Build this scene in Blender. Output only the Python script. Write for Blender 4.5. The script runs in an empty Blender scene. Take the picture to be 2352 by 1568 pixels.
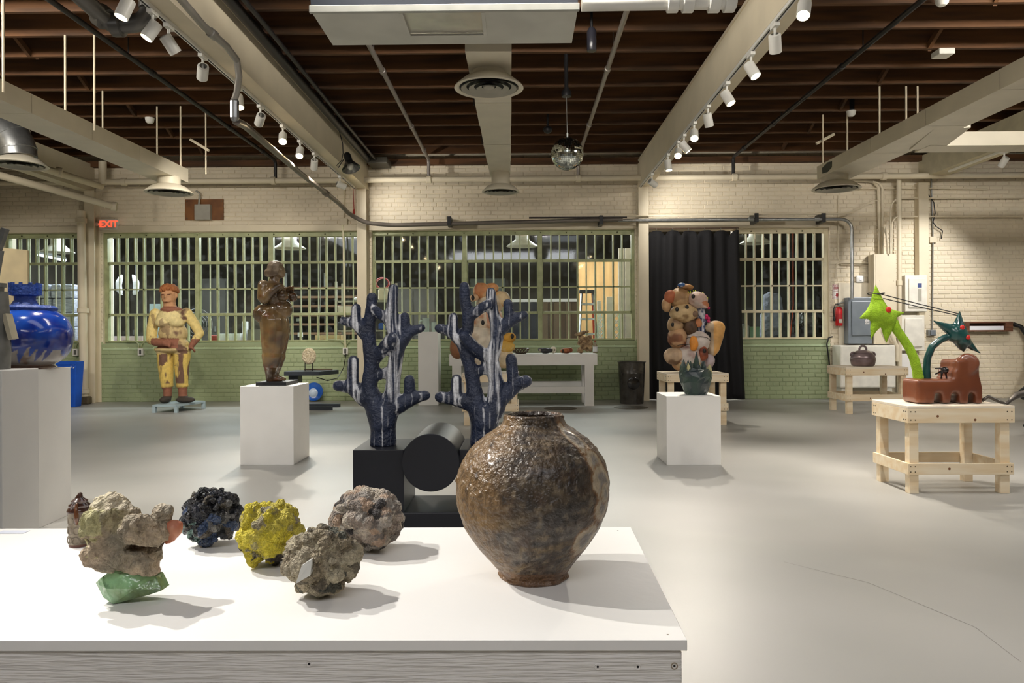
import bpy, bmesh, math, random
from mathutils import Vector, Matrix, noise, Euler
R_ = math.radians
rnd = random.Random(7)
sc = bpy.context.scene
col = sc.collection
# ------------------------------------------------------------------ camera
F = 1700.0; CX, CY = 1176.0, 768.0; CAMH = 1.08
YAW, ROLL = R_(0.6), R_(-0.30)
cyw, syw, cr, sr = math.cos(YAW), math.sin(YAW), math.cos(ROLL), math.sin(ROLL)
Mw = Matrix(((cr, -sr, 0), (sr, cr, 0), (0, 0, 1))) @ Matrix(((1, 0, 0), (0, 0, -1), (0, 1, 0))) @ Matrix(((cyw, syw, 0), (-syw, cyw, 0), (0, 0, 1)))
MwT = Mw.transposed()
CAM = Vector((0, 0, CAMH))
cd = bpy.data.cameras.new('camera'); cam = bpy.data.objects.new('camera', cd); col.objects.link(cam)
cd.sensor_width = 36; cd.lens = F / 2352 * 36; cd.shift_y = -16 / 2352; cd.clip_start = 0.05; cd.clip_end = 200
rb = Matrix((Mw[0], -Mw[1], -Mw[2])).transposed()
cam.matrix_world = Matrix.Translation(CAM) @ rb.to_4x4()
sc.camera = cam

def ray(px, py): return MwT @ Vector(((px - CX) / F, (py - CY) / F, 1))
def at(px, py, Y):
    d = ray(px, py); return CAM + d * (Y / d.y)
def flo(px, py, z=0.0):
    d = ray(px, py); return CAM + d * ((z - CAMH) / d.z)
def atz(px, py, z): return flo(px, py, z)

# ------------------------------------------------------------------ world, big lights, exposure
def lin(c):
    return tuple((v / 255 / 12.92) if v / 255 <= .04045 else ((v / 255 + .055) / 1.055) ** 2.4 for v in c)
w = bpy.data.worlds.new('world'); sc.world = w; w.use_nodes = True
w.node_tree.nodes['Background'].inputs[0].default_value = (.9, .95, 1, 1)
w.node_tree.nodes['Background'].inputs[1].default_value = .02
sc.view_settings.view_transform = 'Standard'; sc.view_settings.look = 'None'
sc.view_settings.gamma = 1; sc.view_settings.use_curve_mapping = False
sc.view_settings.exposure = 0.1
def area(name, loc, rot, size, sy, power, colr):
    l = bpy.data.lights.new(name, 'AREA'); l.shape = 'RECTANGLE'; l.size = size; l.size_y = sy; l.energy = power; l.color = colr
    o = bpy.data.objects.new(name, l); col.objects.link(o); o.location = loc; o.rotation_euler = rot; return o
# added fill lights without fittings: hall, back wall, and workshop behind the windows
area('hall_fill', (0.0, 3.2, 3.86), (R_(10), 0, 0), 3.4, .8, 14, (.92, .95, 1))
area('hall_fill', (0.0, -1.6, 3.86), (R_(20), 0, 0), 5.0, .8, 85, (.98, .97, 1))
area('hall_fill', (-5.2, 2.5, 3.86), (R_(15), 0, 0), 1.0, 4.0, 36, (.94, .96, 1))
area('hall_fill', (5.2, 2.5, 3.86), (R_(15), 0, 0), 1.0, 4.0, 30, (.92, .95, 1))
for _x, _p in ((-5.4, 130), (-.3, 105), (5.0, 110)): area('wall_fill', (_x, 4.9, 3.84), (R_(64), 0, 0), 2.2, .3, _p, (1, .94, .85))
area('workshop_fill', (-4.4, 14.4, 3.3), (R_(-20), 0, 0), 4.0, .6, 260, (.95, .98, 1))
area('workshop_fill', (1.6, 14.6, 3.3), (R_(-20), 0, 0), 4.0, .6, 240, (1, .97, .92))
area('workshop_fill', (-7.4, 13.4, 3.3), (0, 0, 0), 1.2, .4, 60, (.9, .95, 1))
sc.cycles.max_bounces = 5; sc.cycles.diffuse_bounces = 3; sc.cycles.glossy_bounces = 2; sc.cycles.transmission_bounces = 4; sc.cycles.transparent_max_bounces = 12
sc.cycles.use_adaptive_sampling = True; sc.cycles.adaptive_threshold = .05; sc.cycles.caustics_reflective = False; sc.cycles.caustics_refractive = False
# ------------------------------------------------------------------ materials
MATS = {}
def mat(name, c, rough=.6, metal=0, var=.07, vs=6, bump=0, bs=30, c2=None, spec=.5, coat=0, emit=None, es=0, aniso=None, detail=2, alpha=None, trans=0, ramp=None):
    if name in MATS: return MATS[name]
    m = bpy.data.materials.new(name); m.use_nodes = True; nt = m.node_tree; N = nt.nodes; L = nt.links
    p = N['Principled BSDF']; p.inputs['Roughness'].default_value = rough; p.inputs['Metallic'].default_value = metal
    p.inputs['Specular IOR Level'].default_value = spec; p.inputs['Coat Weight'].default_value = coat
    if coat: p.inputs['Coat Roughness'].default_value = .12
    if trans: p.inputs['Transmission Weight'].default_value = trans
    a = lin(c); b = lin(c2) if c2 else tuple(v * (1 - var) for v in a)
    if not c2: a = tuple(min(1, v * (1 + var)) for v in a)
    tc = N.new('ShaderNodeTexCoord'); mp = N.new('ShaderNodeMapping'); L.new(tc.outputs['Object'], mp.inputs[0])
    if aniso: mp.inputs['Scale'].default_value = aniso
    n = N.new('ShaderNodeTexNoise'); n.inputs['Scale'].default_value = vs; n.inputs['Detail'].default_value = detail
    L.new(mp.outputs[0], n.inputs['Vector'])
    r = N.new('ShaderNodeValToRGB'); r.color_ramp.elements[0].color = (*a, 1); r.color_ramp.elements[1].color = (*b, 1)
    lo, hi = ramp or (.35, .65)
    r.color_ramp.elements[0].position = lo; r.color_ramp.elements[1].position = hi
    L.new(n.outputs['Fac'], r.inputs[0]); L.new(r.outputs[0], p.inputs['Base Color'])
    if bump:
        n2 = N.new('ShaderNodeTexNoise'); n2.inputs['Scale'].default_value = bs; n2.inputs['Detail'].default_value = 2
        L.new(mp.outputs[0], n2.inputs['Vector'])
        bp = N.new('ShaderNodeBump'); bp.inputs['Strength'].default_value = bump; bp.inputs['Distance'].default_value = .02
        L.new(n2.outputs['Fac'], bp.inputs['Height']); L.new(bp.outputs[0], p.inputs['Normal'])
    if emit:
        p.inputs['Emission Color'].default_value = (*lin(emit), 1); p.inputs['Emission Strength'].default_value = es
    MATS[name] = m; return m
def matcol(name, rough=.6, var=.12, vs=20, bump=0, bs=40, spec=.5, coat=0, metal=0):
    """own colours of a painted or glazed piece, stored per vertex in 'Col'"""
    m = mat(name, (200, 200, 200), rough, metal, bump=bump, bs=bs, spec=spec, coat=coat, vs=vs)
    nt = m.node_tree; N = nt.nodes; L = nt.links; p = N['Principled BSDF']
    at_ = N.new('ShaderNodeAttribute'); at_.attribute_name = 'Col'
    r = [x for x in N if x.type == 'VALTORGB'][0]
    r.color_ramp.elements[0].color = (1, 1, 1, 1); k = 1 - var; r.color_ramp.elements[1].color = (k, k, k, 1)
    mx = N.new('ShaderNodeMix'); mx.data_type = 'RGBA'; mx.blend_type = 'MULTIPLY'; mx.inputs[0].default_value = 1
    L.new(at_.outputs['Color'], mx.inputs[6]); L.new(r.outputs[0], mx.inputs[7]); L.new(mx.outputs[2], p.inputs['Base Color'])
    return m
def matglass(name, tint=(.9, .95, .95), gloss=.035):
    m = bpy.data.materials.new(name); m.use_nodes = True; nt = m.node_tree; N = nt.nodes; L = nt.links
    for x in list(N):
        if x.type != 'OUTPUT_MATERIAL': N.remove(x)
    o = N['Material Output']; t = N.new('ShaderNodeBsdfTransparent'); t.inputs[0].default_value = (*tint, 1)
    g = N.new('ShaderNodeBsdfGlossy'); g.inputs['Roughness'].default_value = .04; g.inputs[0].default_value = (.9, .9, .9, 1)
    mx = N.new('ShaderNodeMixShader'); mx.inputs[0].default_value = gloss
    n = N.new('ShaderNodeTexNoise'); n.inputs['Scale'].default_value = 9; n.inputs['Detail'].default_value = 2
    tc = N.new('ShaderNodeTexCoord'); L.new(tc.outputs['Object'], n.inputs['Vector'])
    mr = N.new('ShaderNodeMapRange'); mr.inputs[1].default_value = .5; mr.inputs[2].default_value = .8; mr.inputs[3].default_value = 0; mr.inputs[4].default_value = .07
    d = N.new('ShaderNodeBsdfDiffuse'); d.inputs[0].default_value = (.55, .6, .66, 1)
    mx2 = N.new('ShaderNodeMixShader'); L.new(n.outputs['Fac'], mr.inputs[0]); L.new(mr.outputs[0], mx2.inputs[0])
    L.new(t.outputs[0], mx.inputs[1]); L.new(g.outputs[0], mx.inputs[2]); L.new(mx.outputs[0], mx2.inputs[1]); L.new(d.outputs[0], mx2.inputs[2])
    L.new(mx2.outputs[0], o.inputs[0]); MATS[name] = m; return m

# ------------------------------------------------------------------ mesh helpers
WO = {}
def wo(p): return WO.get(p.name, Vector((0, 0, 0))) if p else Vector((0, 0, 0))
def tag(o, label=None, cat=None, group=None, kind=None):
    if label: o['label'] = label
    if cat: o['category'] = cat
    if group: o['group'] = group
    if kind: o['kind'] = kind
    return o
def thing(name, loc, label, cat, group=None):
    o = bpy.data.objects.new(name, None); col.objects.link(o); o.location = loc; o.empty_display_size = .1
    WO[o.name] = Vector(loc); return tag(o, label, cat, group)
def frame_of(d):
    d = d.normalized(); u = Vector((0, 0, 1)) if abs(d.z) < .9 else Vector((1, 0, 0))
    a = d.cross(u).normalized(); return a, d.cross(a).normalized()
class MB:
    def __init__(s): s.v = []; s.f = []
    def add(s, vs, fs):
        n = len(s.v); s.v += [Vector(x) for x in vs]; s.f += [tuple(i + n for i in f) for f in fs]; return s
    def box(s, x0, x1, y0, y1, z0, z1, M=None):
        vs = [Vector((x, y, z)) for z in (z0, z1) for y in (y0, y1) for x in (x0, x1)]
        if M: vs = [M @ v for v in vs]
        return s.add(vs, [(0, 2, 3, 1), (4, 5, 7, 6), (0, 1, 5, 4), (2, 6, 7, 3), (0, 4, 6, 2), (1, 3, 7, 5)])
    def cbox(s, c, dx, dy, dz, M=None):
        c = Vector(c); T = Matrix.Translation(c) @ (M.to_4x4() if M else Matrix.Identity(4))
        return s.box(-dx / 2, dx / 2, -dy / 2, dy / 2, -dz / 2, dz / 2, T)
    def rings(s, rings, cap=True):
        n = len(rings[0]); b = len(s.v)
        for r in rings: s.v += [Vector(x) for x in r]
        for i in range(len(rings) - 1):
            for j in range(n):
                k = (j + 1) % n; s.f.append((b + i * n + j, b + i * n + k, b + (i + 1) * n + k, b + (i + 1) * n + j))
        if cap:
            s.f.append(tuple(b + j for j in reversed(range(n)))); e = b + (len(rings) - 1) * n; s.f.append(tuple(e + j for j in range(n)))
        return s
    def tube(s, pts, r, n=10, cap=True):
        pts = [Vector(p) for p in pts]; rs = r if isinstance(r, (list, tuple)) else [r] * len(pts); out = []
        a = None
        for i, p in enumerate(pts):
            d = (pts[min(i + 1, len(pts) - 1)] - pts[max(i - 1, 0)]).normalized()
            if a is None: a, b = frame_of(d)
            else:
                a = (a - d * a.dot(d)).normalized(); b = d.cross(a)
            # widen at bends
            out.append([p + (a * math.cos(t) + b * math.sin(t)) * rs[i] for t in [2 * math.pi * k / n for k in range(n)]])
        return s.rings(out, cap)
    def lathe(s, prof, c, n=32, cap=True, axis=None, sx=1, sy=1):
        c = Vector(c); out = []
        if axis is not None:
            ax = Vector(axis).normalized(); a, b = frame_of(ax)
        else: ax, a, b = Vector((0, 0, 1)), Vector((1, 0, 0)), Vector((0, 1, 0))
        for r, z in prof: out.append([c + ax * z + a * (r * sx * math.cos(2 * math.pi * k / n)) + b * (r * sy * math.sin(2 * math.pi * k / n)) for k in range(n)])
        return s.rings(out, cap)
    def cap(s, p0, p1, r0, r1, n=12):
        p0, p1 = Vector(p0), Vector(p1); d = p1 - p0; L = d.length
        if L < 1e-6: d = Vector((0, 0, 1e-4)); L = 1e-4
        d.normalize(); a, b = frame_of(d); out = []
        for k in range(1, 5):
            t = -math.pi / 2 + k * math.pi / 8; out.append((p0 + d * r0 * math.sin(t), r0 * math.cos(t)))
        for k in range(0, 4):
            t = k * math.pi / 8; out.append((p1 + d * r1 * math.sin(t), r1 * math.cos(t)))
        return s.rings([[c + (a * math.cos(2 * math.pi * k / n) + b * math.sin(2 * math.pi * k / n)) * r for k in range(n)] for c, r in out])
    def ell(s, c, rx, ry, rz, n=16, M=None):
        c = Vector(c); out = []
        for k in range(1, 10):
            t = -math.pi / 2 + k * math.pi / 10
            ring = [Vector((rx * math.cos(t) * math.cos(2 * math.pi * j / n), ry * math.cos(t) * math.sin(2 * math.pi * j / n), rz * math.sin(t))) for j in range(n)]
            if M: ring = [M @ v for v in ring]
            out.append([c + v for v in ring])
        return s.rings(out)
    def prism(s, poly, y0, y1):
        """poly in (x,z), extruded along y"""
        n = len(poly); vs = [(x, y0, z) for x, z in poly] + [(x, y1, z) for x, z in poly]
        fs = [tuple(range(n)), tuple(reversed(range(n, 2 * n)))] + [(i, n + i, n + (i + 1) % n, (i + 1) % n) for i in range(n)]
        return s.add(vs, fs)
    def prismz(s, poly, z0, z1):
        n = len(poly); vs = [(x, y, z0) for x, y in poly] + [(x, y, z1) for x, y in poly]
        fs = [tuple(reversed(range(n))), tuple(range(n, 2 * n))] + [(i, (i + 1) % n, n + (i + 1) % n, n + i) for i in range(n)]
        return s.add(vs, fs)
    def mesh(s, name, org=Vector((0, 0, 0))):
        me = bpy.data.meshes.new(name); me.from_pydata([tuple(v - org) for v in s.v], [], s.f); me.validate()
        bm = bmesh.new(); bm.from_mesh(me); bmesh.ops.recalc_face_normals(bm, faces=bm.faces); bm.to_mesh(me); bm.free(); me.update(); return me
    def build(s, name, m, parent=None, smooth=None, bevel=0, kind=None, loc=None):
        if parent: org = wo(parent)
        elif loc is not None: org = Vector(loc)
        else:
            xs = [v.x for v in s.v]; ys = [v.y for v in s.v]; zs = [v.z for v in s.v]
            org = Vector(((min(xs) + max(xs)) / 2, (min(ys) + max(ys)) / 2, min(zs)))
        me = s.mesh(name, org); o = bpy.data.objects.new(name, me); col.objects.link(o)
        me.materials.append(m)
        if parent: o.parent = parent; WO[o.name] = org
        else: o.location = org; WO[o.name] = org
        if smooth:
            for p in me.polygons: p.use_smooth = True
            if smooth != 'all': me.set_sharp_from_angle(angle=R_(smooth))
        if bevel:
            b = o.modifiers.new('bevel', 'BEVEL'); b.width = bevel; b.segments = 2; b.limit_method = 'ANGLE'; b.angle_limit = R_(40)
        if kind: o['kind'] = kind
        return o
def struct(mb, name, m, parent=None, **k):
    o = mb.build(name, m, parent, **k)
    if not parent: o['kind'] = 'structure'
    return o
def inst(me, name, loc, parent, rot=None, scale=None):
    o = bpy.data.objects.new(name, me); col.objects.link(o); o.parent = parent
    o.location = Vector(loc) - wo(parent)
    if rot: o.rotation_euler = rot
    if scale: o.scale = scale
    WO[o.name] = Vector(loc); return o
def setcol(me, fn):
    at_ = me.color_attributes.new('Col', 'FLOAT_COLOR', 'POINT'); buf = []
    for v in me.vertices:
        c = fn(v.co); buf += [c[0], c[1], c[2], 1]
    at_.data.foreach_set('color', buf)
def blob(mb, name, m, parent, voxel, smooth=4, colfn=None, disp=None, label=None, flat=False):
    """melt overlapping closed pieces into one continuous skin"""
    org = wo(parent); me = mb.mesh(name, org); t = bpy.data.objects.new('tmp', me); col.objects.link(t)
    md = t.modifiers.new('r', 'REMESH'); md.mode = 'VOXEL'; md.voxel_size = voxel
    if smooth: s_ = t.modifiers.new('s', 'SMOOTH'); s_.factor = .5; s_.iterations = smooth
    dg = bpy.context.evaluated_depsgraph_get(); dg.update()
    nm = bpy.data.meshes.new_from_object(t.evaluated_get(dg)); bpy.data.objects.remove(t); bpy.data.meshes.remove(me)
    nm.name = name
    if disp:
        nr = [v.normal.copy() for v in nm.vertices]
        for v, n_ in zip(nm.vertices, nr): v.co += n_ * disp(v.co)
        nm.update()
    o = bpy.data.objects.new(name, nm); col.objects.link(o); nm.materials.clear(); nm.materials.append(m)
    for p in nm.polygons: p.use_smooth = not flat
    if colfn: setcol(nm, colfn)
    if parent: o.parent = parent
    WO[o.name] = org
    if label: o['label'] = label
    return o
def inside(p, poly):
    x, y = p; c = False; j = len(poly) - 1
    for i in range(len(poly)):
        xi, yi = poly[i]; xj, yj = poly[j]
        if (yi > y) != (yj > y) and x < (xj - xi) * (y - yi) / (yj - yi) + xi: c = not c
        j = i
    return c
def sdist(p, poly):
    b = 1e9; x, y = p
    for i in range(len(poly)):
        x0, y0 = poly[i]; x1, y1 = poly[(i + 1) % len(poly)]; dx, dy = x1 - x0, y1 - y0
        t = max(0, min(1, ((x - x0) * dx + (y - y0) * dy) / (dx * dx + dy * dy + 1e-12)))
        b = min(b, math.hypot(x - x0 - t * dx, y - y0 - t * dy))
    return b
def inflate(mb, poly, y, step, T, k=1.0, xf=None):
    """fill an outline (x,z) with balls so that it swells like clay"""
    xs = [p[0] for p in poly]; zs = [p[1] for p in poly]; z = min(zs)
    while z < max(zs):
        x = min(xs)
        while x < max(xs):
            if inside((x, z), poly):
                d = sdist((x, z), poly)
                if d > step * .35:
                    r = d; ry = min(d, T) * k
                    c = Vector((x, y, z)); mb.ell(xf(c) if xf else c, r, ry, r, 10)
            x += step
        z += step
    return mb
def text(name, body, size, loc, rot, m, parent, ext=.002, align='CENTER', bold=0):
    cu = bpy.data.curves.new('t', 'FONT'); cu.body = body; cu.size = size; cu.extrude = ext; cu.align_x = align; cu.align_y = 'CENTER'; cu.offset = bold; cu.resolution_u = 3
    t = bpy.data.objects.new('t', cu); col.objects.link(t); dg = bpy.context.evaluated_depsgraph_get(); dg.update()
    me = bpy.data.meshes.new_from_object(t.evaluated_get(dg)); bpy.data.objects.remove(t); me.materials.clear(); me.materials.append(m)
    o = bpy.data.objects.new(name, me); col.objects.link(o)
    if parent: o.parent = parent
    o.location = Vector(loc) - wo(parent); o.rotation_euler = rot; WO[o.name] = Vector(loc); return o
def fbm(p, s, o=3): return noise.fractal(Vector(p) * s, 1.0, 2.0, o)
def mixc(a, b, t):
    t = max(0, min(1, t)); return tuple(a[i] * (1 - t) + b[i] * t for i in range(3))

CREAM = mat('cream_paint', (222, 210, 184), .55, var=.04, vs=3)
CREAMBRICK = mat('cream_brick_paint', (226, 214, 190), .6, var=.05, vs=2.5)
GREENBRICK = mat('green_brick_paint', (160, 172, 134), .55, var=.07, vs=2.0)
GREEN = mat('green_steel_paint', (164, 170, 128), .45, var=.14, vs=9)
BARPAINT = mat('cream_bar_paint', (232, 226, 196), .4, var=.05, vs=9)
WHITE = mat('white_paint', (240, 238, 234), .5, var=.02, vs=4)
WHITEMET = mat('white_enamel', (232, 230, 222), .35, var=.03, vs=6)
DUCT = mat('painted_duct', (222, 214, 194), .45, var=.05, vs=3)
GREY = mat('grey_metal', (150, 152, 150), .4, .6, var=.1, vs=12)
DARKPIPE = mat('dark_pipe', (62, 56, 54), .5, .4, var=.15, vs=10)
GALV = mat('galvanised', (170, 172, 172), .32, .85, var=.12, vs=14)
BLACK = mat('black_paint', (24, 25, 28), .5, var=.1, vs=8)
BLACKMET = mat('black_metal', (34, 34, 36), .4, .3, var=.1, vs=10)
DARKWOOD = mat('dark_joist_wood', (102, 66, 34), .75, vs=2.2, aniso=(.5, 2, 5), c2=(66, 42, 20))
DECK = mat('dark_deck', (34, 20, 12), .85, var=.2, vs=3)
PINE = mat('pine', (240, 224, 196), .55, vs=3.2, aniso=(1, 6, 6), c2=(230, 206, 168))
PINEW = mat('pine_top', (236, 224, 206), .55, vs=2.6, aniso=(1, 7, 7), c2=(226, 210, 186))
KNOT = mat('knot', (120, 78, 48), .7)
SCREW = mat('screw', (96, 84, 66), .4, .5)
GLASS = matglass('window_glass')
RED = mat('signal_red', (190, 24, 28), .35)
PAPER = mat('white_paper', (236, 238, 242), .7, var=.02)
LABELGREY = mat('label_grey', (176, 172, 158), .6)
DARKINT = mat('workshop_dark', (74, 70, 62), .85, var=.3, vs=1.2)
RUBBER = mat('black_rubber', (22, 21, 22), .45)
# ------------------------------------------------------------------ the hall: floor, walls, ceiling
D = 12.16
def wx(px, py=700): return at(px, py, D).x
def wz(py, px=1200): return at(px, py, D).z
XL, XR, YB, YF = -9.6, 9.6, -3.6, 17.2
ZT = 4.24
FLOORM = mat('polished_concrete', (172, 170, 166), .40, vs=.55, c2=(152, 151, 147), detail=3, spec=.45)
_nt = FLOORM.node_tree
struct(MB().box(XL, XR, YB, D + .3, -.12, 0), 'floor', FLOORM)
crack = [flo(1800, 1290), flo(1995, 1338), flo(2240, 1440), flo(2345, 1520)]
j = MB()
for a, b in zip(crack[:-1], crack[1:]):
    d = (b - a).normalized(); s = Vector((-d.y, d.x, 0)) * .0012
    j.add([a - s + Vector((0, 0, .0006)), b - s + Vector((0, 0, .0006)), b + s + Vector((0, 0, .0006)), a + s + Vector((0, 0, .0006))], [(0, 1, 2, 3)])
o = j.build('floor_crack', mat('crack_dark', (128, 124, 118), .8), bpy.data.objects['floor'])
# openings in the back wall  (x0,x1,z0,z1)
zs, zt, zl = wz(784), wz(528), wz(510)
ops = [(wx(8), wx(178), zs, zt), (wx(236), wx(828), zs, zt), (wx(855), wx(1459), zs, zt), (wx(1487), wx(1692), 0, zt), (wx(1694), wx(1906), zs, zt)]
xg = wx(1906)
wall = MB()
edges = sorted(set([XL, XR] + [v for o_ in ops for v in o_[:2]]))
lowm, upm = MB(), MB()
for a, b in zip(edges[:-1], edges[1:]):
    m_ = (a + b) / 2; op = [o_ for o_ in ops if o_[0] < m_ < o_[1]]
    if op:
        if op[0][2] > 0: lowm.box(a, b, D + .004, D + .32, 0, zs)
        upm.box(a, b, D + .004, D + .32, zt, ZT)
    else:
        if b <= xg + .01: lowm.box(a, b, D + .004, D + .32, 0, zs)
        upm.box(a, b, D + .004, D + .32, zs if b <= xg + .01 else 0, ZT)
wall_b = struct(upm, 'wall_back', CREAMBRICK, loc=(0, D, 0))
lowm.build('green_dado', GREENBRICK, wall_b)
# bricks: common bond, header course every sixth row
CH = .0708; JN = .009
bm_s = MB(); br = []
def blocked(x0, x1, z0, z1):
    segs = [(x0, x1)]
    for a, b, c, d in ops:
        if z1 > c + .01 and z0 < d - .01:
            ns = []
            for s0, s1 in segs:
                if s1 <= a or s0 >= b: ns.append((s0, s1)); continue
                if s0 < a: ns.append((s0, a))
                if s1 > b: ns.append((b, s1))
            segs = ns
    if z0 < zs and any(p < xg < q for p, q in segs): segs = [t for p, q in segs for t in (((p, xg), (xg, q)) if p < xg < q else ((p, q),))]
    return [(p, q) for p, q in segs if q - p > .03]
row = 0; z = 0
while z < 4.0:
    L_ = .1055 if row % 6 == 3 else .211; x = -9.0 + (L_ / 2 if row % 2 else 0)
    while x < 8.9:
        for s0, s1 in blocked(x, x + L_, z, z + CH): br.append((s0 + JN / 2, s1 - JN / 2, z + JN / 2, z + CH - JN / 2))
        x += L_
    z += CH; row += 1
def brick_mb(mb, x0, x1, y0, y1, z0, z1, c=.006):
    vs = [(x0, y1, z0), (x1, y1, z0), (x1, y1, z1), (x0, y1, z1), (x0 + c, y0, z0 + c), (x1 - c, y0, z0 + c), (x1 - c, y0, z1 - c), (x0 + c, y0, z1 - c)]
    return mb.add(vs, [(4, 5, 6, 7), (0, 1, 5, 4), (1, 2, 6, 5), (2, 3, 7, 6), (3, 0, 4, 7)])
zone = [(wx(1706), wx(1905), 0, wz(792)), (wx(2130), wx(2350), wz(700), wz(440)), (wx(1040), wx(1450), wz(498), wz(440)), (wx(500), wx(780), wz(905), wz(790))]
BL = .211 - JN; BH = CH - JN
bme = {}
for nm, mm in (('brick', CREAMBRICK), ('green_brick', GREENBRICK)):
    q = brick_mb(MB(), -BL / 2, BL / 2, -.006, .004, -BH / 2, BH / 2); me = q.mesh(nm); me.materials.append(mm); bme[nm] = me
rest = {'c': MB(), 'g': MB()}; cnt = 0
for x0, x1, z0, z1 in br:
    cxx, czz = (x0 + x1) / 2, (z0 + z1) / 2; gr = czz < zs and cxx < xg
    full = abs((x1 - x0) - BL) < .001
    if full and cnt < 300 and any(a < cxx < b and c < czz < d for a, b, c, d in zone):
        o = inst(bme['green_brick' if gr else 'brick'], 'brick', (cxx, D + rnd.uniform(-.0015, .0015), czz), wall_b, rot=(rnd.uniform(-.012, .012), 0, rnd.uniform(-.008, .008))); cnt += 1
    else:
        e = rnd.uniform(-.002, .002); brick_mb(rest['g' if gr else 'c'], x0, x1, D - .006 + e, D + .004, z0, z1)
rest['c'].build('bricks', CREAMBRICK, wall_b, kind='stuff'); rest['g'].build('green_bricks', GREENBRICK, wall_b, kind='stuff')
# steel lintels over the openings, chipped cream band
lb = MB()
for px0, px1 in ((0, 205), (236, 826), (848, 1462), (1487, 1905)): lb.box(wx(px0), wx(px1), D - .03, D + .05, wz(527), wz(513))
lb.build('lintel', CREAM, wall_b)
# side and rear walls of the hall (out of view)
struct(MB().box(XL - .2, XL, YB, D + .3, 0, ZT), 'wall_left', CREAM)
struct(MB().box(XR, XR + .2, YB, D + .3, 0, ZT), 'wall_right', CREAM)
struct(MB().box(XL - .2, XR + .2, YB - .2, YB, 0, ZT), 'wall_rear', CREAM)
# workshop behind the windows
struct(MB().box(XL, XR, D + .3, YF, -.12, 0), 'floor_workshop', mat('workshop_floor', (92, 88, 82), .6))
struct(MB().box(XL, XR, YF, YF + .1, 0, ZT), 'wall_workshop', DARKINT)
struct(MB().box(XL, XR, D + .32, YF, 3.7, 3.8), 'ceiling_workshop', DARKINT)
struct(MB().box(XL - .1, XL, D + .3, YF, 0, ZT), 'wall_workshop_left', DARKINT)
struct(MB().box(XR, XR + .1, D + .3, YF, 0, ZT), 'wall_workshop_right', DARKINT)

# ceiling: deck and joists
ceil = struct(MB().box(XL - .2, XR + .2, YB - .2, D + .3, ZT, ZT + .1), 'ceiling', DECK)
JZ = 3.95
jm = MB().box(XL, XR, -.022, .022, 0, ZT - JZ).mesh('joist'); jm.materials.append(DARKWOOD)
jy = []; y = 11.71
while y > -3.4:
    inst(jm, 'joist', (0, y, JZ), ceil); jy.append(y); y -= .52
bmesh_a = None
for X in (-5.0, 4.15, -7.6, 7.2):
    for k, y in enumerate(jy[:-1]):
        q = MB(); a = Vector((X + (.04 if k % 2 else 0), y - .022, JZ + .02)); b = Vector((X + (.04 if k % 2 else 0), y - .498, JZ + .25))
        if k % 2: a.z, b.z = b.z, a.z
        d = b - a; L_ = d.length
        rot = d.to_track_quat('Y', 'Z').to_matrix()
        q.cbox((a + b) / 2, .035, L_, .06, rot); q.build('bridging', DARKWOOD, ceil)
ledge = MB().box(XL, XR, D - .12, D, 3.86, 3.95); ledge.build('wall_plate', DARKWOOD, ceil)

# columns and beams
def colm(px0, px1, y0=D - .2, zt_=3.45):
    return MB().box(wx(px0), wx(px1), y0, D, 0, zt_)
XB1 = (at(821, 436, D).x, at(848, 436, D).x); XB2 = (at(1463, 434, D).x, at(1487, 434, D).x); ZB = wz(435)
for k, (a, b) in enumerate(((826, 848), (1463, 1486), (210, 233))):
    q = MB(); x0, x1 = wx(a), wx(b); q.box(x0, x1, D - .2, D - .18, 0, ZB); q.box(x0, x1, D - .02, D - .004, 0, ZB); q.box((x0 + x1) / 2 - .02, (x0 + x1) / 2 + .02, D - .19, D - .01, 0, ZB)
    struct(q, 'column', CREAM, bevel=.004)
q = MB(); x0, x1 = wx(2101), wx(2123); q.box(x0, x1, D - .14, D - .004, 1.2, 3.5); struct(q, 'column', CREAM)
def beam(x0, x1, y0=YB, y1=D):
    q = MB(); q.box(x0, x1, y0, y1, ZB, ZB + .028); q.box(x0, x1, y0, y1, 3.88, 3.91)
    xm = x1 - .03 if x1 < 0 else x0 + .03
    q.box(min(xm, xm), xm + .001, y0, y1, ZB, 3.9)
    q.box((x0 + .012), (x1 - .012), y0, y1, ZB + .02, 3.89)
    return q
struct(beam(*XB1), 'beam', CREAM, bevel=.004); struct(beam(*XB2), 'beam', CREAM, bevel=.004)
# outer beams near both picture edges
pL = at(215, 425, D); struct(MB().box(pL.x - .16, pL.x + .02, YB, D, ZB + .0, 3.91), 'beam', CREAM)
pR = at(2112, 385, D); struct(MB().box(pR.x - .02, pR.x + .3, YB, D, ZB + .12, 3.94), 'beam', mat('olive_cream_paint', (196, 188, 160), .5))

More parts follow.
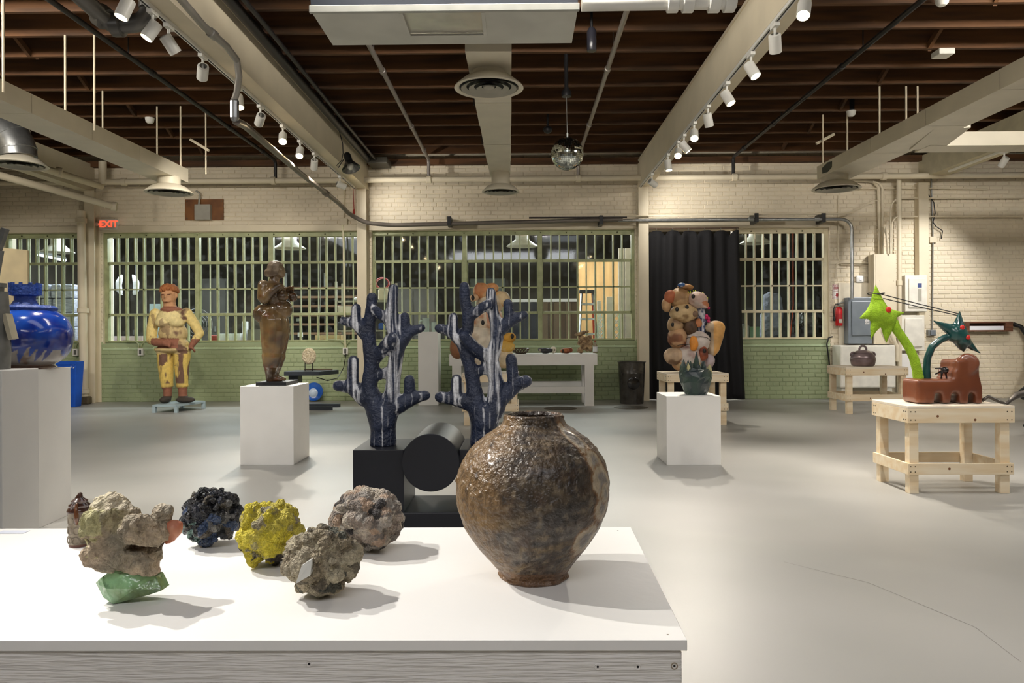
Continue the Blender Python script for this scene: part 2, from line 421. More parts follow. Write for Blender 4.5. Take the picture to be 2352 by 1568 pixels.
# ------------------------------------------------------------------ windows with steel sashes, panes and bars
def zrow(py): return wz(py, 1150)
ROWZ = [zrow(778), zrow(718), zrow(659), zrow(598), zrow(539)]
WHITEBAR = mat('rust_primer_bar', (170, 108, 76), .6, var=.2)
def window(idx, o_, units, paint, bars):
    x0, x1, z0, z1 = o_
    q = MB(); yf = D + .10
    # outer frame and mullions
    q.box(x0, x1, yf - .03, yf + .04, ROWZ[4] + .005, z1); q.box(x0, x1, yf - .03, yf + .04, ROWZ[0] - .03, ROWZ[0])
    us = [(wx(a), wx(b)) for a, b, _ in units]
    prev = x0
    for a, b in us: q.box(prev, a, yf - .04, yf + .05, ROWZ[0] - .03, z1); prev = b
    q.box(prev, x1, yf - .04, yf + .05, ROWZ[0] - .03, z1)
    W = struct(q, f'window_{idx}', paint, loc=((x0 + x1) / 2, yf, z0))
    W['label'] = ['', 'barred steel window at far left behind blue vessel', 'wide green barred window behind the standing figures', 'wide green barred window behind the branching sculpture', 'cream barred window right of the black curtain'][idx]
    # sloping sill
    MB().prism([(0, 0)] * 0 or [(0, 0), (1, 0), (1, 1)], 0, 1)
    s = MB(); zsil = zs
    s.add([(x0, D - .012, zsil - .075), (x1, D - .012, zsil - .075), (x1, D + .11, ROWZ[0] - .02), (x0, D + .11, ROWZ[0] - .02), (x0, D + .11, zsil - .1), (x1, D + .11, zsil - .1), (x1, D - .012, zsil - .1), (x0, D - .012, zsil - .1)], [(0, 1, 2, 3), (3, 2, 5, 4), (0, 7, 6, 1), (4, 5, 6, 7), (0, 3, 4, 7), (1, 6, 5, 2)])
    s.build('sill', mat('pale_green_sill', (186, 204, 166), .5), W)
    for (a, b), (_, _, n) in zip(us, units):
        wd = (b - a) / n
        for r in (1, 3): MB().box(a, b, yf - .02, yf + .03, ROWZ[r] - .022, ROWZ[r] + .022).build('rail', paint, W, bevel=.004)
        MB().box(a, b, yf - .012, yf + .02, ROWZ[2] - .011, ROWZ[2] + .011).build('muntin', paint, W)
        for e in (a, b): MB().box(e - .016, e + .016, yf - .02, yf + .03, ROWZ[1], ROWZ[3]).build('stile', paint, W)
        for k in range(1, n):
            x = a + k * wd
            MB().box(x - .011, x + .011, yf - .012, yf + .012, ROWZ[3] + .02, ROWZ[4] + .004).build('muntin', paint, W)
            MB().box(x - .011, x + .011, yf - .012, yf + .012, ROWZ[0], ROWZ[1] - .02).build('muntin', paint, W)
            if k % 2 == 0: MB().box(x - .012, x + .012, yf - .012, yf + .014, ROWZ[1] + .02, ROWZ[3] - .02).build('muntin', paint, W)
            mm = bars
            if idx == 2 and k in (8, 9) and a < wx(300): mm = WHITEBAR if False else bars
            MB().tube([(x, yf + .06, ROWZ[0] - .02), (x, yf + .06, ROWZ[4] + .02)], .012, 8).build('security_bar', mm, W, smooth=40)
        for r in range(4):
            nn = n if r in (0, 3) else (n + 1) // 2
            for k in range(nn):
                ww = (b - a) / nn; xx0, xx1 = a + k * ww, a + (k + 1) * ww
                e = .006
                MB().box(xx0 + e, xx1 - e, yf + .018 + rnd.uniform(-.002, .002), yf + .022, ROWZ[r] + .008, ROWZ[r + 1] - .008).build('pane', GLASS, W)
    bolt = MB()
    for px in range(int(units[0][0]) + 30, int(units[-1][1]), 59): bolt.lathe([(.012, 0), (.012, .012), (.006, .018)], (wx(px), yf - .03, (ROWZ[4] + z1) / 2), 8, axis=(0, -1, 0))
    bolt.build('bolt_row', mat('dark_green_bolt', (84, 86, 52), .5), W, kind='stuff')
    return W
window(1, ops[0], [(15, 175, 8)], GREEN, BARPAINT)
window(2, ops[1], [(243, 445, 10), (454, 614, 8), (625, 827, 10)], GREEN, BARPAINT)
window(3, ops[2], [(859, 1062, 10), (1072, 1236, 8), (1246, 1452, 10)], GREEN, BARPAINT)
CREAMST = mat('cream_steel_paint', (226, 216, 184), .45, var=.06, vs=8)
window(4, ops[4], [(1699, 1897, 10)], CREAMST, BARPAINT)
# ------------------------------------------------------------------ track lights
SPOT_E = 165.0
LAMPON = mat('lit_lens', (255, 240, 210), .5, emit=(255, 226, 176), es=45)
LAMPOFF = mat('unlit_lens', (150, 148, 140), .3)
def track(x, y0, y1, label):
    t = thing('light_track', (x, (y0 + y1) / 2, ZB - .03), label, 'light track')
    MB().box(x - .018, x + .018, y0, y1, ZB - .028, ZB - .001).build('rail', WHITEMET, t)
    MB().box(x - .005, x + .005, y0, y1, ZB - .031, ZB - .027).build('slot', BLACKMET, t)
    return t
XT1, XT2 = XB1[0] + .02, XB2[0] + .02
track(XT1, -3.0, 11.9, 'white lighting track under the left ceiling beam'); track(XT2, -3.0, 11.9, 'white lighting track under the right ceiling beam')
def head(x, y, tgt, label, lit=1.0, size=54, z0=None, c=(1, .92, .80)):
    zz = (z0 or ZB) - .03; t = thing('track_light', (x, y, zz - .12), label, 'track light', 'track lights under the ceiling beams')
    MB().box(x - .02, x + .02, y - .055, y + .055, zz - .03, zz).build('adapter', WHITEMET, t, bevel=.003)
    MB().tube([(x, y, zz - .03), (x, y, zz - .115)], .011, 8).build('stem', WHITEMET, t, smooth=40)
    p = Vector((x, y, zz - .13)); d = (Vector(tgt) - p).normalized()
    MB().lathe([(.030, -.055), (.044, -.05), (.046, -.04), (.046, .085), (.041, .086), (.041, .07), (.0, .07)], p, 20, axis=d, cap=False).build('body', WHITEMET, t, smooth=40)
    MB().lathe([(.039, .071), (.038, .075), (.001, .076)], p, 20, axis=d).build('lens', LAMPON if lit else LAMPOFF, t)
    if lit:
        l = bpy.data.lights.new('track_spot', 'SPOT'); l.energy = SPOT_E * lit; l.color = c; l.spot_size = R_(size); l.spot_blend = .75; l.shadow_soft_size = .03
        o = bpy.data.objects.new('track_spot', l); col.objects.link(o); o.parent = t; o.location = p + d * .1 - wo(t); o.rotation_euler = d.to_track_quat('-Z', 'Y').to_euler()
NEU = (1, .96, .90)
def hp(px, py): return atz(px, py, ZB - .16).y
LH = [(318, 15, (-3.4, 4.4, .9), .8, 60), (383, 66, (-4.4, 4.5, 0), .7, 54), (413, 97, (-1.0, 8, 0), 0, 54), (489, 162, (-4.9, 10.6, .9), 1.3, 50), (557, 230, (-2.1, 6.2, .8), 1, 54),
      (616, 272, (-5.4, 12.0, 1.0), 1.2, 66), (657, 315, (-1.9, 5.6, .2), 1.9, 56), (697, 348, (-2.4, 6.4, 0), 1.7, 60), (735, 375, (-3.6, 12.1, .9), .8, 80)]
RH = [(1825, 18, (.9, 3.2, 0), 1.1, 60), (1757, 95, (3, 8, 0), 0, 54), (1703, 158, (3.0, 5.2, .7), 1.3, 50), (1647, 222, (3.4, 5.8, 0), 1.2, 62), (1610, 272, (3, 9, 0), 0, 54),
      (1580, 308, (1.5, 6.0, .6), 1.5, 50), (1556, 335, (4.6, 8.5, 0), 1.0, 66), (1545, 350, (1.0, 5.8, 0), 1.5, 60), (1522, 377, (2.2, 9.4, 1.0), .8, 56)]
ordn = ['nearest', 'second', 'third', 'fourth', 'fifth', 'sixth', 'seventh', 'eighth', 'farthest']
for (px, py, tg, lit, sz), n_ in zip(LH, ordn): head(XT1, hp(px, py), tg, f'white cylinder track light, {n_} in view on the left beam', lit, sz)
for (px, py, tg, lit, sz), n_ in zip(RH, ordn): head(XT2, hp(px, py), tg, f'white cylinder track light, {n_} in view on the right beam', lit, sz)
# the same tracks run on overhead, mostly out of the picture
for x, y, tg, lit, sz, n_ in ((XT1, 3.7, (-2.6, 5.4, 0), .8, 66, 'one'), (XT1, 2.75, (-.6, 1.75, .6), 1.75, 54, 'two'), (XT1, 1.9, (.05, 1.7, .6), 1.7, 50, 'three'), (XT1, .6, (-.6, 3.8, .9), .9, 40, 'four'),
                       (XT2, 3.9, (3.0, 5.0, .3), .8, 66, 'one'), (XT2, 2.6, (3.2, 2.4, 0), .45, 76, 'two'), (XT2, 1.2, (2.6, 3.8, 0), .45, 70, 'three'), (XT2, .4, (.2, 3.8, .9), .7, 50, 'four'), (XT1, 10.9, (-1.0, 12.1, 2.8), .3, 120, 'five'), (XT2, 10.9, (3.4, 12.1, 2.6), .4, 120, 'five')):  # the wide rear pair is added to wash the back wall
    head(x, y, tg, f'white track light number {n_} of the run mostly above the frame, {"left" if x < 0 else "right"} beam', lit, sz, c=NEU)
# short track by the right-hand beam
XT3 = pR.x + .1
t3 = thing('light_track', (XT3, 7, ZB + .08), 'short white lighting track on the far right beam', 'light track'); MB().box(XT3 - .018, XT3 + .018, 2, 11.5, ZB + .09, ZB + .118).build('rail', WHITEMET, t3)
for y, tg, lit, n_ in ((10.2, (6.4, 12.1, 1.6), 1.3, 'at the back'), (8.0, (5.2, 9.6, .6), 1.2, 'second from the back'), (6.0, (7.4, 12.1, 1.2), 1.4, 'third from the back'), (4.4, (4.2, 4.6, 0), .8, 'nearest')):
    head(XT3, y, tg, f'white track light on the far right track, {n_}', lit, 70, z0=ZB + .12, c=(1, .97, .93))

# ------------------------------------------------------------------ ducts and diffusers
def diffuser(t, c, r, h):
    x, y, z = c
    MB().lathe([(r * .48, h), (r * .48, .09), (r * .5, .085)], c, 32, cap=False).build('neck', DUCT, t, smooth=30)
    MB().lathe([(r * .5, .10), (r * .72, .075), (r * .98, .012), (r, 0), (r * .93, -.006), (r * .86, .004), (r * .84, .03)], c, 40, cap=False).build('outer_cone', DUCT, t, smooth=50)
    for k, q in enumerate((.80, .58, .36)):
        MB().lathe([(r * q, -.006), (r * (q - .03), -.003), (r * (q - .15), .012), (r * (q - .13), .018), (r * (q + .005), .0)], c, 36, cap=False).build('ring', mat('diffuser_grey', (168, 164, 150), .4), t, smooth=50)
    MB().lathe([(.001, .0), (r * .16, .004), (r * .17, .02), (.001, .03)], c, 24).build('centre_disc', mat('diffuser_grey', (168, 164, 150)), t, smooth=50)
    MB().lathe([(r * .86, .026), (r * .3, .03), (.001, .03)], c, 24, cap=False).build('throat', BLACKMET, t)
def seam(mb, p0, p1, n, w, h): pass
# middle duct
zb = 3.28
a0, a1 = atz(1068, 118, zb), atz(1175, 118, zb); b0, b1 = atz(1126, 405, zb), atz(1172, 405, zb)
t = thing('ceiling_duct', ((a0.x + b0.x) / 2, 7.5, zb), 'tapering cream duct with two round diffusers down the middle', 'air duct')
hh = .26; q = MB()
ya, yb = a0.y, b0.y
cuts = [0, .28, .45, .62, .8, 1]
for k in range(5):
    f0, f1 = cuts[k] + (.0012 if k else 0), cuts[k + 1]; ex = .004 if k % 2 else 0
    def L(u, P, Q): return P.lerp(Q, u)
    l0, l1, r0, r1 = L(f0, a0, b0), L(f1, a0, b0), L(f0, a1, b1), L(f1, a1, b1)
    vs = [(l0.x - ex, l0.y, zb - ex), (r0.x + ex, r0.y, zb - ex), (r1.x + ex, r1.y, zb - ex), (l1.x - ex, l1.y, zb - ex)]
    vs += [(x, y, zb + hh) for x, y, z in vs]
    MB().add(vs, [(0, 1, 2, 3), (4, 7, 6, 5), (0, 4, 5, 1), (1, 5, 6, 2), (2, 6, 7, 3), (3, 7, 4, 0)]).build('duct_section', DUCT, t)
c1 = at(1123, 203, 6.2); diffuser(t, c1, .29, zb - c1.z + .01)
c2 = at(1150, 441, 10.05); diffuser(t, c2, .257, zb - c2.z + .01)
for f in (.3, .62): 
    p = a0.lerp(b0, f); MB().tube([(p.x - .02, p.y, zb), (p.x - .02, p.y, JZ)], .006, 6).build('hanger_rod', DARKPIPE, t)
# hanging plenum with reflector
zp = 3.28
n0, n1, f0, f1 = atz(714, 28, zp), atz(1326, 28, zp), atz(766, 104, zp), atz(1312, 106, zp)
t = thing('hanging_plenum', ((n0.x + n1.x) / 2, (n0.y + f0.y) / 2, zp), 'large white metal plenum box hung under the joists at top centre', 'air unit')
X0, X1, Y0, Y1 = (n0.x + f0.x) / 2, (n1.x + f1.x) / 2, n0.y, f0.y
rx0, rx1 = atz(930, 55, zp).x, atz(1112, 55, zp).x; ry0, ry1 = atz(1000, 25, zp).y + .02, atz(1000, 82, zp).y
PL = mat('dusty_white_metal', (206, 205, 196), .5, var=.06, vs=3)
q = MB(); q.box(X0, rx0, Y0, Y1, zp, zp + .015).box(rx1, X1, Y0, Y1, zp, zp + .015).box(rx0, rx1, Y0, ry0, zp, zp + .015).box(rx0, rx1, ry1, Y1, zp, zp + .015); q.build('bottom_panel', PL, t)
MB().box(X0, X1, Y1 - .02, Y1, zp + .015, zp + .5).build('back_panel', PL, t); MB().box(X0, X0 + .02, Y0, Y1, zp + .015, zp + .5).build('side_panel', PL, t); MB().box(X1 - .02, X1, Y0, Y1, zp + .015, zp + .5).build('side_panel', PL, t)
MB().box(X0 - .01, X1 + .01, Y0 - .03, Y0, zp - .015, zp + .035).build('lip', mat('lip_grey', (176, 176, 168), .4), t, bevel=.004); MB().box(X0, X1, Y0 - .02, Y0, zp + .035, zp + .5).build('front_panel', mat('dark_front', (52, 56, 64), .4), t)
MB().box(rx0 - .03, rx1 + .03, ry0, ry1 + .02, zp + .02, zp + .028).build('reflector', mat('foil', (244, 240, 228), .3, .85, bump=.5, bs=6), t)
for a in (rx0, rx1): MB().box(a - .012, a + .012, ry0, ry1, zp - .008, zp + .03).build('opening_flange', PL, t)
for a in (X0 + .05, X1 - .05):
    for b in (Y0 + .04, Y1 - .04): MB().tube([(a, b, zp + .5), (a, b, JZ + .05)], .006, 6).build('hanger_rod', DARKPIPE, t)
# right duct with branch
def skewbox(P, Q, w, h):
    """box duct from P to Q (bottom left edge), width along +x"""
    vs = [P, P + Vector((w, 0, 0)), P + Vector((w, 0, h)), P + Vector((0, 0, h)), Q, Q + Vector((w, 0, 0)), Q + Vector((w, 0, h)), Q + Vector((0, 0, h))]
    return MB().add(vs, [(0, 1, 2, 3), (7, 6, 5, 4), (0, 4, 5, 1), (1, 5, 6, 2), (2, 6, 7, 3), (3, 7, 4, 0)])
zr = 3.12
P = atz(1876, 412, zr); Q = atz(2352, 178, zr); Q.x = P.x + (Q.x - P.x); e_ = (P - Q).normalized(); Q2 = Q - e_ * 4.5
t = thing('ceiling_duct', (P.x, 7, zr), 'cream rectangular duct rising to the right edge, with side branch', 'air duct')
ks = [0, .17, .3, .43, .56, .7, .85, 1]; wr, hr = .42, .17
for a, b in zip(ks[:-1], ks[1:]): skewbox(P.lerp(Q2, a + .0008), P.lerp(Q2, b), wr, hr).build('duct_section', DUCT, t)
c = at(1921, 434, P.y - .25); diffuser(t, c, .30, zr - c.z + .01)
# chipped paint patch
pp = P.lerp(Q2, .035); MB().prism([(0, 0)] * 0 or [(-.02, 0), (.08, -.03), (.11, .06), (.06, .13), (-.03, .1), (-.06, .05)], -.002, .002)
dv = (Q2 - P).normalized()
q = MB(); q.add([pp + dv * u + Vector((-.0025, 0, .06 + v)) for u, v in ((-.12, -.02), (.05, -.035), (.16, .0), (.17, .075), (.04, .09), (-.13, .055))], [(0, 1, 2, 3, 4, 5)]); q.build('bare_patch', mat('bare_grey', (74, 78, 70), .7), t)
# branch: angled leg then level run to the right
B0 = atz(2062, 360, zr); s0 = Vector((P.lerp(Q2, .3).x + wr, P.lerp(Q2, .3).y, zr))
k0 = Vector((s0.x - .1, s0.y + .1, zr)); k1 = at(2128, 408, k0.y + .75); k1.z = zr - .02; k2 = Vector((9.4, k1.y, zr - .02))
def poly_duct(pts, w, h, name):
    vs = []
    for i, p in enumerate(pts):
        d = (pts[min(i + 1, len(pts) - 1)] - pts[max(0, i - 1)]); d.z = 0; d.normalize(); n = Vector((-d.y, d.x, 0))
        vs += [p - n * w / 2, p + n * w / 2, p + n * w / 2 + Vector((0, 0, h)), p - n * w / 2 + Vector((0, 0, h))]
    fs = []
    for i in range(len(pts) - 1):
        for j_ in range(4): fs.append((4 * i + j_, 4 * i + (j_ + 1) % 4, 4 * i + 4 + (j_ + 1) % 4, 4 * i + 4 + j_))
    fs += [(3, 2, 1, 0), tuple(4 * (len(pts) - 1) + j_ for j_ in range(4))]
    return MB().add(vs, fs)
poly_duct([k0, k1], .34, .15, '').build('duct_branch', DUCT, t)
poly_duct([k1 - Vector((.05, 0, 0)), k1 + Vector((1.0, 0, 0))], .3, .15, '').build('duct_section', DUCT, t)
poly_duct([k1 + Vector((1.003, 0, 0)), k2], .306, .153, '').build('duct_section', DUCT, t)
for px, py0, py1 in ((2020, 195, 325), (2081, 195, 290), (1890, 283, 395), (1946, 282, 360), (2108, 330, 395)):
    dd = P.y - 1.2 if px > 2000 else P.y - .1
    a, b = at(px, py0, dd), at(px, py1, dd); MB().tube([(a.x, a.y, JZ), (b.x, b.y, zr + .1)], .011, 6).build('hanger_rod', CREAM, t)
a, b = at(1875, 330, P.y - .05), at(1916, 308, P.y - .05); MB().tube([a, b], .02, 6).build('hanger_bar', CREAM, t)
# left duct
zl_ = 3.02
P = atz(368, 420, zl_); E1 = atz(0, 270, zl_); Q2 = E1 + (E1 - P).normalized() * 4.0
t = thing('ceiling_duct', (P.x, 7, zl_), 'cream rectangular duct rising to the left edge with one diffuser', 'air duct')
wl = at(433, 422, P.y).x - P.x; hl = .17
for a, b in zip(ks[:-1], ks[1:]): skewbox(P.lerp(Q2, a + .0008), P.lerp(Q2, b), wl, hl).build('duct_section', DUCT, t)
c = at(388, 443, P.y - .3); diffuser(t, c, .28, zl_ - c.z + .01)
for px, py0, py1, yy in ((8, 140, 212, 5.6), (150, 180, 275, 7.0), (217, 180, 300, 7.0), (236, 275, 312, 8.6), (361, 300, 370, 9.2), (415, 315, 395, 9.2), (473, 345, 400, 9.4)):
    a, b = at(px, py0, yy), at(px, py1, yy); MB().tube([(a.x, a.y, JZ), (b.x, b.y, min(b.z, 3.3))], .010, 6).build('hanger_rod', CREAM, t)
a, b = at(437, 320, 9.4), at(480, 346, 9.4); MB().tube([a, b], .018, 6).build('hanger_bar', CREAM, t)
# spiral duct with diffuser, far left
c = at(45, 380, 8.6); t = thing('spiral_duct', c, 'bare metal spiral duct elbow with round diffuser at left edge', 'air duct')
pts = []; rad = []
for k in range(9):
    u = k / 8 * math.pi / 2; pts.append(c + Vector((-.42 * (1 - math.cos(u)) - .02, 0, .1 + .42 * math.sin(u)))); rad.append(.2)
pts.append(pts[-1] + Vector((-.55, 0, 0))); rad.append(.2)
MB().tube(pts, rad, 24).build('elbow', GALV, t, smooth=40)
for p in pts[2:9:2]: pass
for k in (1, 3, 5, 7):
    u = k / 8 * math.pi / 2; ax = Vector((-math.sin(u), 0, math.cos(u))); MB().lathe([(.2, -.01), (.207, -.006), (.207, .006), (.2, .01)], pts[k], 24, axis=ax, cap=False).build('duct_seam', GALV, t)
diffuser(t, c, .30, .12)

# ------------------------------------------------------------------ pipes
def pipe(name, pts, r, m, label, cat='pipe', clamps=(), n=12, couplings=()):
    pts = [Vector(p) for p in pts]; c = sum(pts, Vector()) / len(pts); zmin = min(p.z for p in pts)
    t = thing(name, (c.x, c.y, zmin), label, cat)
    MB().tube(pts, r, n).build('tube', m, t, smooth=50)
    for p in clamps:
        p = Vector(p); q = MB(); q.tube([p, Vector((p.x, p.y, ZT))], .006, 6); q.build('hanger', m, t)
    for p, d in couplings: MB().lathe([(r * 1.1, -.04), (r * 1.35, -.035), (r * 1.35, .035), (r * 1.1, .04)], p, n, axis=d).build('coupling', m, t, smooth=40)
    return t
def bend(a, b, c, r, n=6):
    """round the corner at b"""
    a, b, c = Vector(a), Vector(b), Vector(c); d0 = (a - b).normalized(); d1 = (c - b).normalized(); out = []
    for k in range(n + 1):
        u = k / n; out.append((b + d0 * r) * (1 - u) ** 2 + b * 2 * u * (1 - u) + (b + d1 * r) * u ** 2)
    return out
zm = at(1000, 412, D - .28).z; ym = D - .28
mp_ = pipe('sprinkler_main', [(-9.5, ym, zm), (9.5, ym, zm)], .047, CREAM, 'long cream sprinkler main along the brick wall', couplings=[((at(px, 412, ym).x, ym, zm), (1, 0, 0)) for px in (285, 628, 985, 1328, 1687, 2030)])
PIPEM = [mat('brown_pipe', (112, 98, 90), .45, .4), mat('grey_pipe', (150, 142, 136), .4, .4), mat('steel_pipe', (168, 160, 152), .32, .7), mat('black_pipe', (46, 44, 44), .45, .4)]
for X, nm, mm in ((-3.92, 'black sprinkler branch pipe crossing joists at upper left', PIPEM[3]), (-1.45, 'grey sprinkler branch pipe left of the central duct', PIPEM[1]), (.95, 'shiny sprinkler branch pipe right of the mirror ball', PIPEM[2]), (3.43, 'black sprinkler branch pipe crossing joists at upper right', PIPEM[3])):
    pts = [(X, YB + .1, 3.9)] + bend((X, YB, 3.9), (X, ym, 3.9), (X, ym, zm), .08) + [(X, ym, zm + .03)]
    pipe('sprinkler_pipe', pts, .026, mm, nm, couplings=[((X, y, 3.9), (0, 1, 0)) for y in (7.9, 10.0, 11.3, 5.0)], clamps=[(X, y, 3.92) for y in (7.4, 9.7)])
# drop pipes at far left
t = pipe('drain_pipe', [at(184, 470, D - .32) * 1, flo(196, 915) * 1 + Vector((0, 0, .06))] and [Vector((at(186, 470, D - .32).x, D - .32, 3.1)), Vector((at(192, 600, D - .32).x, D - .32, .12))], .062, CREAM, 'thick cream standpipe beside the leftmost column', couplings=[((at(186, 470, D - .32).x, D - .32, 2.95), (0, 0, 1)), ((at(190, 600, D - .32).x, D - .32, 1.5), (0, 0, 1)), ((at(192, 600, D - .32).x, D - .32, .2), (0, 0, 1))])
MB().cbox((at(192, 600, D - .32).x, D - .34, .06), .22, .12, .12).build('valve_foot', mat('rusty_valve', (96, 84, 64), .7, var=.3), t, bevel=.02)
pipe('water_pipe', [at(-10, 400, 9.6), at(262, 474, 10.9)], .05, CREAM, 'cream pipe sloping down at left above exit sign', couplings=[(at(262, 474, 10.9), (1, .4, -.1))])
pipe('water_pipe', [at(95, 385, 9.6), at(232, 428, D - .3)], .05, CREAM, 'cream pipe joining the main at upper left', couplings=[(at(135, 395, 10.1), (1, .6, -.2))])
pipe('riser_pipe', [Vector((at(236, 400, D - .3).x, D - .3, 3.9)), Vector((at(236, 430, D - .3).x, D - .3, zm - .05))], .06, CREAM, 'short cream riser pipe above the leftmost column')
# black pipes running beside the left beam
for dx, r, nm in ((.08, .05, 'thick dark pipe running along the left beam'), (.20, .022, 'thin dark conduit along the left beam')):
    X = XB1[1] + dx; pipe('dark_pipe', [(X, YB + .1, 3.86), (X, D - .14, 3.86)], r, PIPEM[3], nm)
# big grey elbow pipe, top left
yy = 5.6
pipe('vent_pipe', [at(150, -40, 5.0), at(240, 42, 5.35)] + bend(at(240, 42, 5.35), at(262, 62, 5.4), at(300, 52, 5.4), .06) + bend(at(262, 62, 5.4), at(345, 50, 5.4), at(345, -10, 5.4), .14) + [at(347, -60, 5.4)], .062, mat('vent_grey', (104, 102, 98), .35, .5), 'fat grey vent pipe with elbows at top left', couplings=[(at(235, 38, 5.34), (1, 0, -.8)), (at(270, 58, 5.4), (1, 0, 0)), (at(347, 10, 5.4), (0, 0, 1))])
# white plastic pipe at top right of the plenum
yw = 5.15
t = pipe('white_pipe', [at(1336, 7, yw), at(1690, 2, yw)], .055, WHITEMET, 'white plastic drain pipe above the right of the plenum', couplings=[(at(1545, 4, yw), (1, 0, 0)), (at(1580, 4, yw), (1, 0, 0)), (at(1640, 4, yw), (1, 0, 0)), (at(1675, 3, yw), (1, 0, 0))])
# conduit: along left beam, drop to box, across to the wall and on to the right
GC = mat('grey_conduit', (158, 154, 146), .38, .5); 
c0 = [Vector((XB1[0] + .10, 4.4, ZB - .05)), Vector((XB1[0] + .10, 6.1, ZB - .06))]
bx = at(539, 252, 6.3)
pts = [atz(400, -20, ZB - .05), atz(468, 60, ZB - .05), atz(520, 106, ZB - .06), at(544, 138, 6.17), at(549, 175, 6.22), at(544, 212, 6.27), bx + Vector((0, 0, .09))]
t = pipe('electrical_conduit', pts, .028, GC, 'grey conduit bending down off the left beam to a fitting', couplings=[(atz(488, 78, ZB - .055), (.1, 1, 0))])
MB().cbox(bx, .075, .07, .2).build('conduit_body', GALV, t, bevel=.03)
GC2 = mat('dark_conduit', (112, 104, 96), .4, .4)
yc = D - .245
pts = [bx + Vector((0, .03, -.09)), at(562, 288, 6.8), at(690, 398, 9.3), at(745, 440, 10.6), at(780, 468, 11.3), at(803, 492, 11.7), at(840, 512, yc - .1), at(900, 517, yc), at(1430, 504, yc)]
pts2 = pts[:1]
for i in range(1, len(pts) - 1): pts2 += bend(pts[i - 1], pts[i], pts[i + 1], min(.12, (pts[i] - pts[i - 1]).length * .4, (pts[i + 1] - pts[i]).length * .4), 4)
pipe('electrical_conduit', pts2 + [pts[-1]], .034, GC2, 'dark conduit sagging from the ceiling and along the wall', couplings=[(at(748, 443, 10.65), (.5, 1, -.4))])
yr = yc - .02
pts = [at(1420, 506, yc), at(1925, 503, yr)] + bend(at(1925, 503, yr), at(1957, 503, yr), at(1957, 690, yr), .2) + [at(1957, 686, yr)]
pipe('electrical_conduit', pts, .026, GALV, 'shiny conduit above right window dropping to the grey panel', couplings=[(at(1725, 503, yr), (1, 0, 0)), (at(1876, 503, yr), (1, 0, 0))])
pipe('electrical_conduit', [at(1215, 500, yc), at(1440, 499, yc)], .015, DARKPIPE, 'thin brown conduit above the middle window')
pipe('electrical_conduit', [at(1440, 496, yc), at(1938, 491, yc)] + bend(at(1940, 491, yc), at(1975, 480, yc), at(2003, 462, yc), .05) + [at(2003, 461, yc), at(2018, 460, yc)], .012, CREAM, 'thin cream conduit stepping up beside the right window')
st = MB()
for px, py in ((1035, 513), (1377, 511), (1726, 506), (1877, 506)):
    p = at(px, py, D - .02); tag(MB().box(p.x - .03, p.x + .03, D - .29, D - .006, p.z - .07, p.z + .075).build('conduit_bracket', BLACKMET), f'black steel bracket holding the wall conduits, {["leftmost", "second from left", "third from left", "rightmost"][(1035, 1377, 1726, 1877).index(px)]} of four', 'bracket', 'conduit brackets over the windows')
# ------------------------------------------------------------------ hanging things
# mirror ball
yb_ = 7.6; c = at(1303, 353, yb_); r = 37 / F * yb_
t = thing('mirror_ball', (c.x, c.y, c.z - r), 'mirror ball of small square facets hung from joists', 'mirror ball')
MIR = mat('mirror_facets', (216, 222, 216), .06, 1.0, var=.12, vs=30)
bm_ = bmesh.new(); bmesh.ops.create_uvsphere(bm_, u_segments=48, v_segments=28, radius=r)
r2 = random.Random(3); q = MB()
for f in bm_.faces:
    if len(f.verts) == 4:
        cc = f.calc_center_median(); vs = [c + cc + (v.co - cc) * .9 for v in f.verts]
        n_ = (f.normal + Vector((r2.uniform(-1, 1), r2.uniform(-1, 1), r2.uniform(-1, 1))) * .06).normalized(); cw = c + cc
        vs = [v - n_ * (v - cw).dot(n_) + f.normal * .002 for v in vs]; q.add(vs, [(0, 1, 2, 3)])
bm_.free(); q.build('facets', MIR, t, kind='stuff')
MB().ell(c, r * .985, r * .985, r * .985, 32).build('core', mat('ball_core', (90, 92, 86), .4, .5), t, smooth='all')
mo = at(1301, 212, yb_); MB().lathe([(.05, -.045), (.05, 0), (.02, .05), (.02, ZT - mo.z)], mo, 20).build('motor', BLACKMET, t, smooth=40)
MB().tube([mo - Vector((0, 0, .04)), (c.x, c.y, c.z + r)], .004, 6).build('chain', GREY, t)
MB().lathe([(.012, 0), (.012, .05), (.004, .055)], (c.x, c.y, c.z + r - .005), 10).build('hook', GREY, t)
# dangling clamp lamp
yl = 9.9; p = at(802, 372, yl); t = thing('clamp_lamp', p, 'black clamp lamp with metal reflector dangling from the left beam', 'lamp')
d = Vector((.35, -.3, -1)).normalized()
MB().lathe([(.035, -.08), (.04, -.01), (.055, 0), (.12, .10), (.125, .105), (.115, .098), (.05, .01)], p, 24, axis=d, cap=False).build('reflector', mat('lamp_foil', (120, 120, 116), .2, .9), t, smooth=50)
MB().cap(p - d * .10, p - d * .02, .05, .05).build('socket', BLACKMET, t, smooth='all')
MB().ell(p + d * .06, .045, .045, .06).build('bulb', mat('bulb_glass', (210, 208, 196), .15), t, smooth='all')
MB().tube([at(775, 285, yl), at(787, 330, yl), at(788, 352, yl), at(785, 368, yl), at(773, 380, yl), at(777, 385, yl), at(790, 365, yl)], .006, 6).build('cable', RUBBER, t, smooth='all')
tp = at(775, 285, yl); MB().tube([tp, (tp.x, tp.y, ZT)], .006, 6).build('cable_top', RUBBER, t)
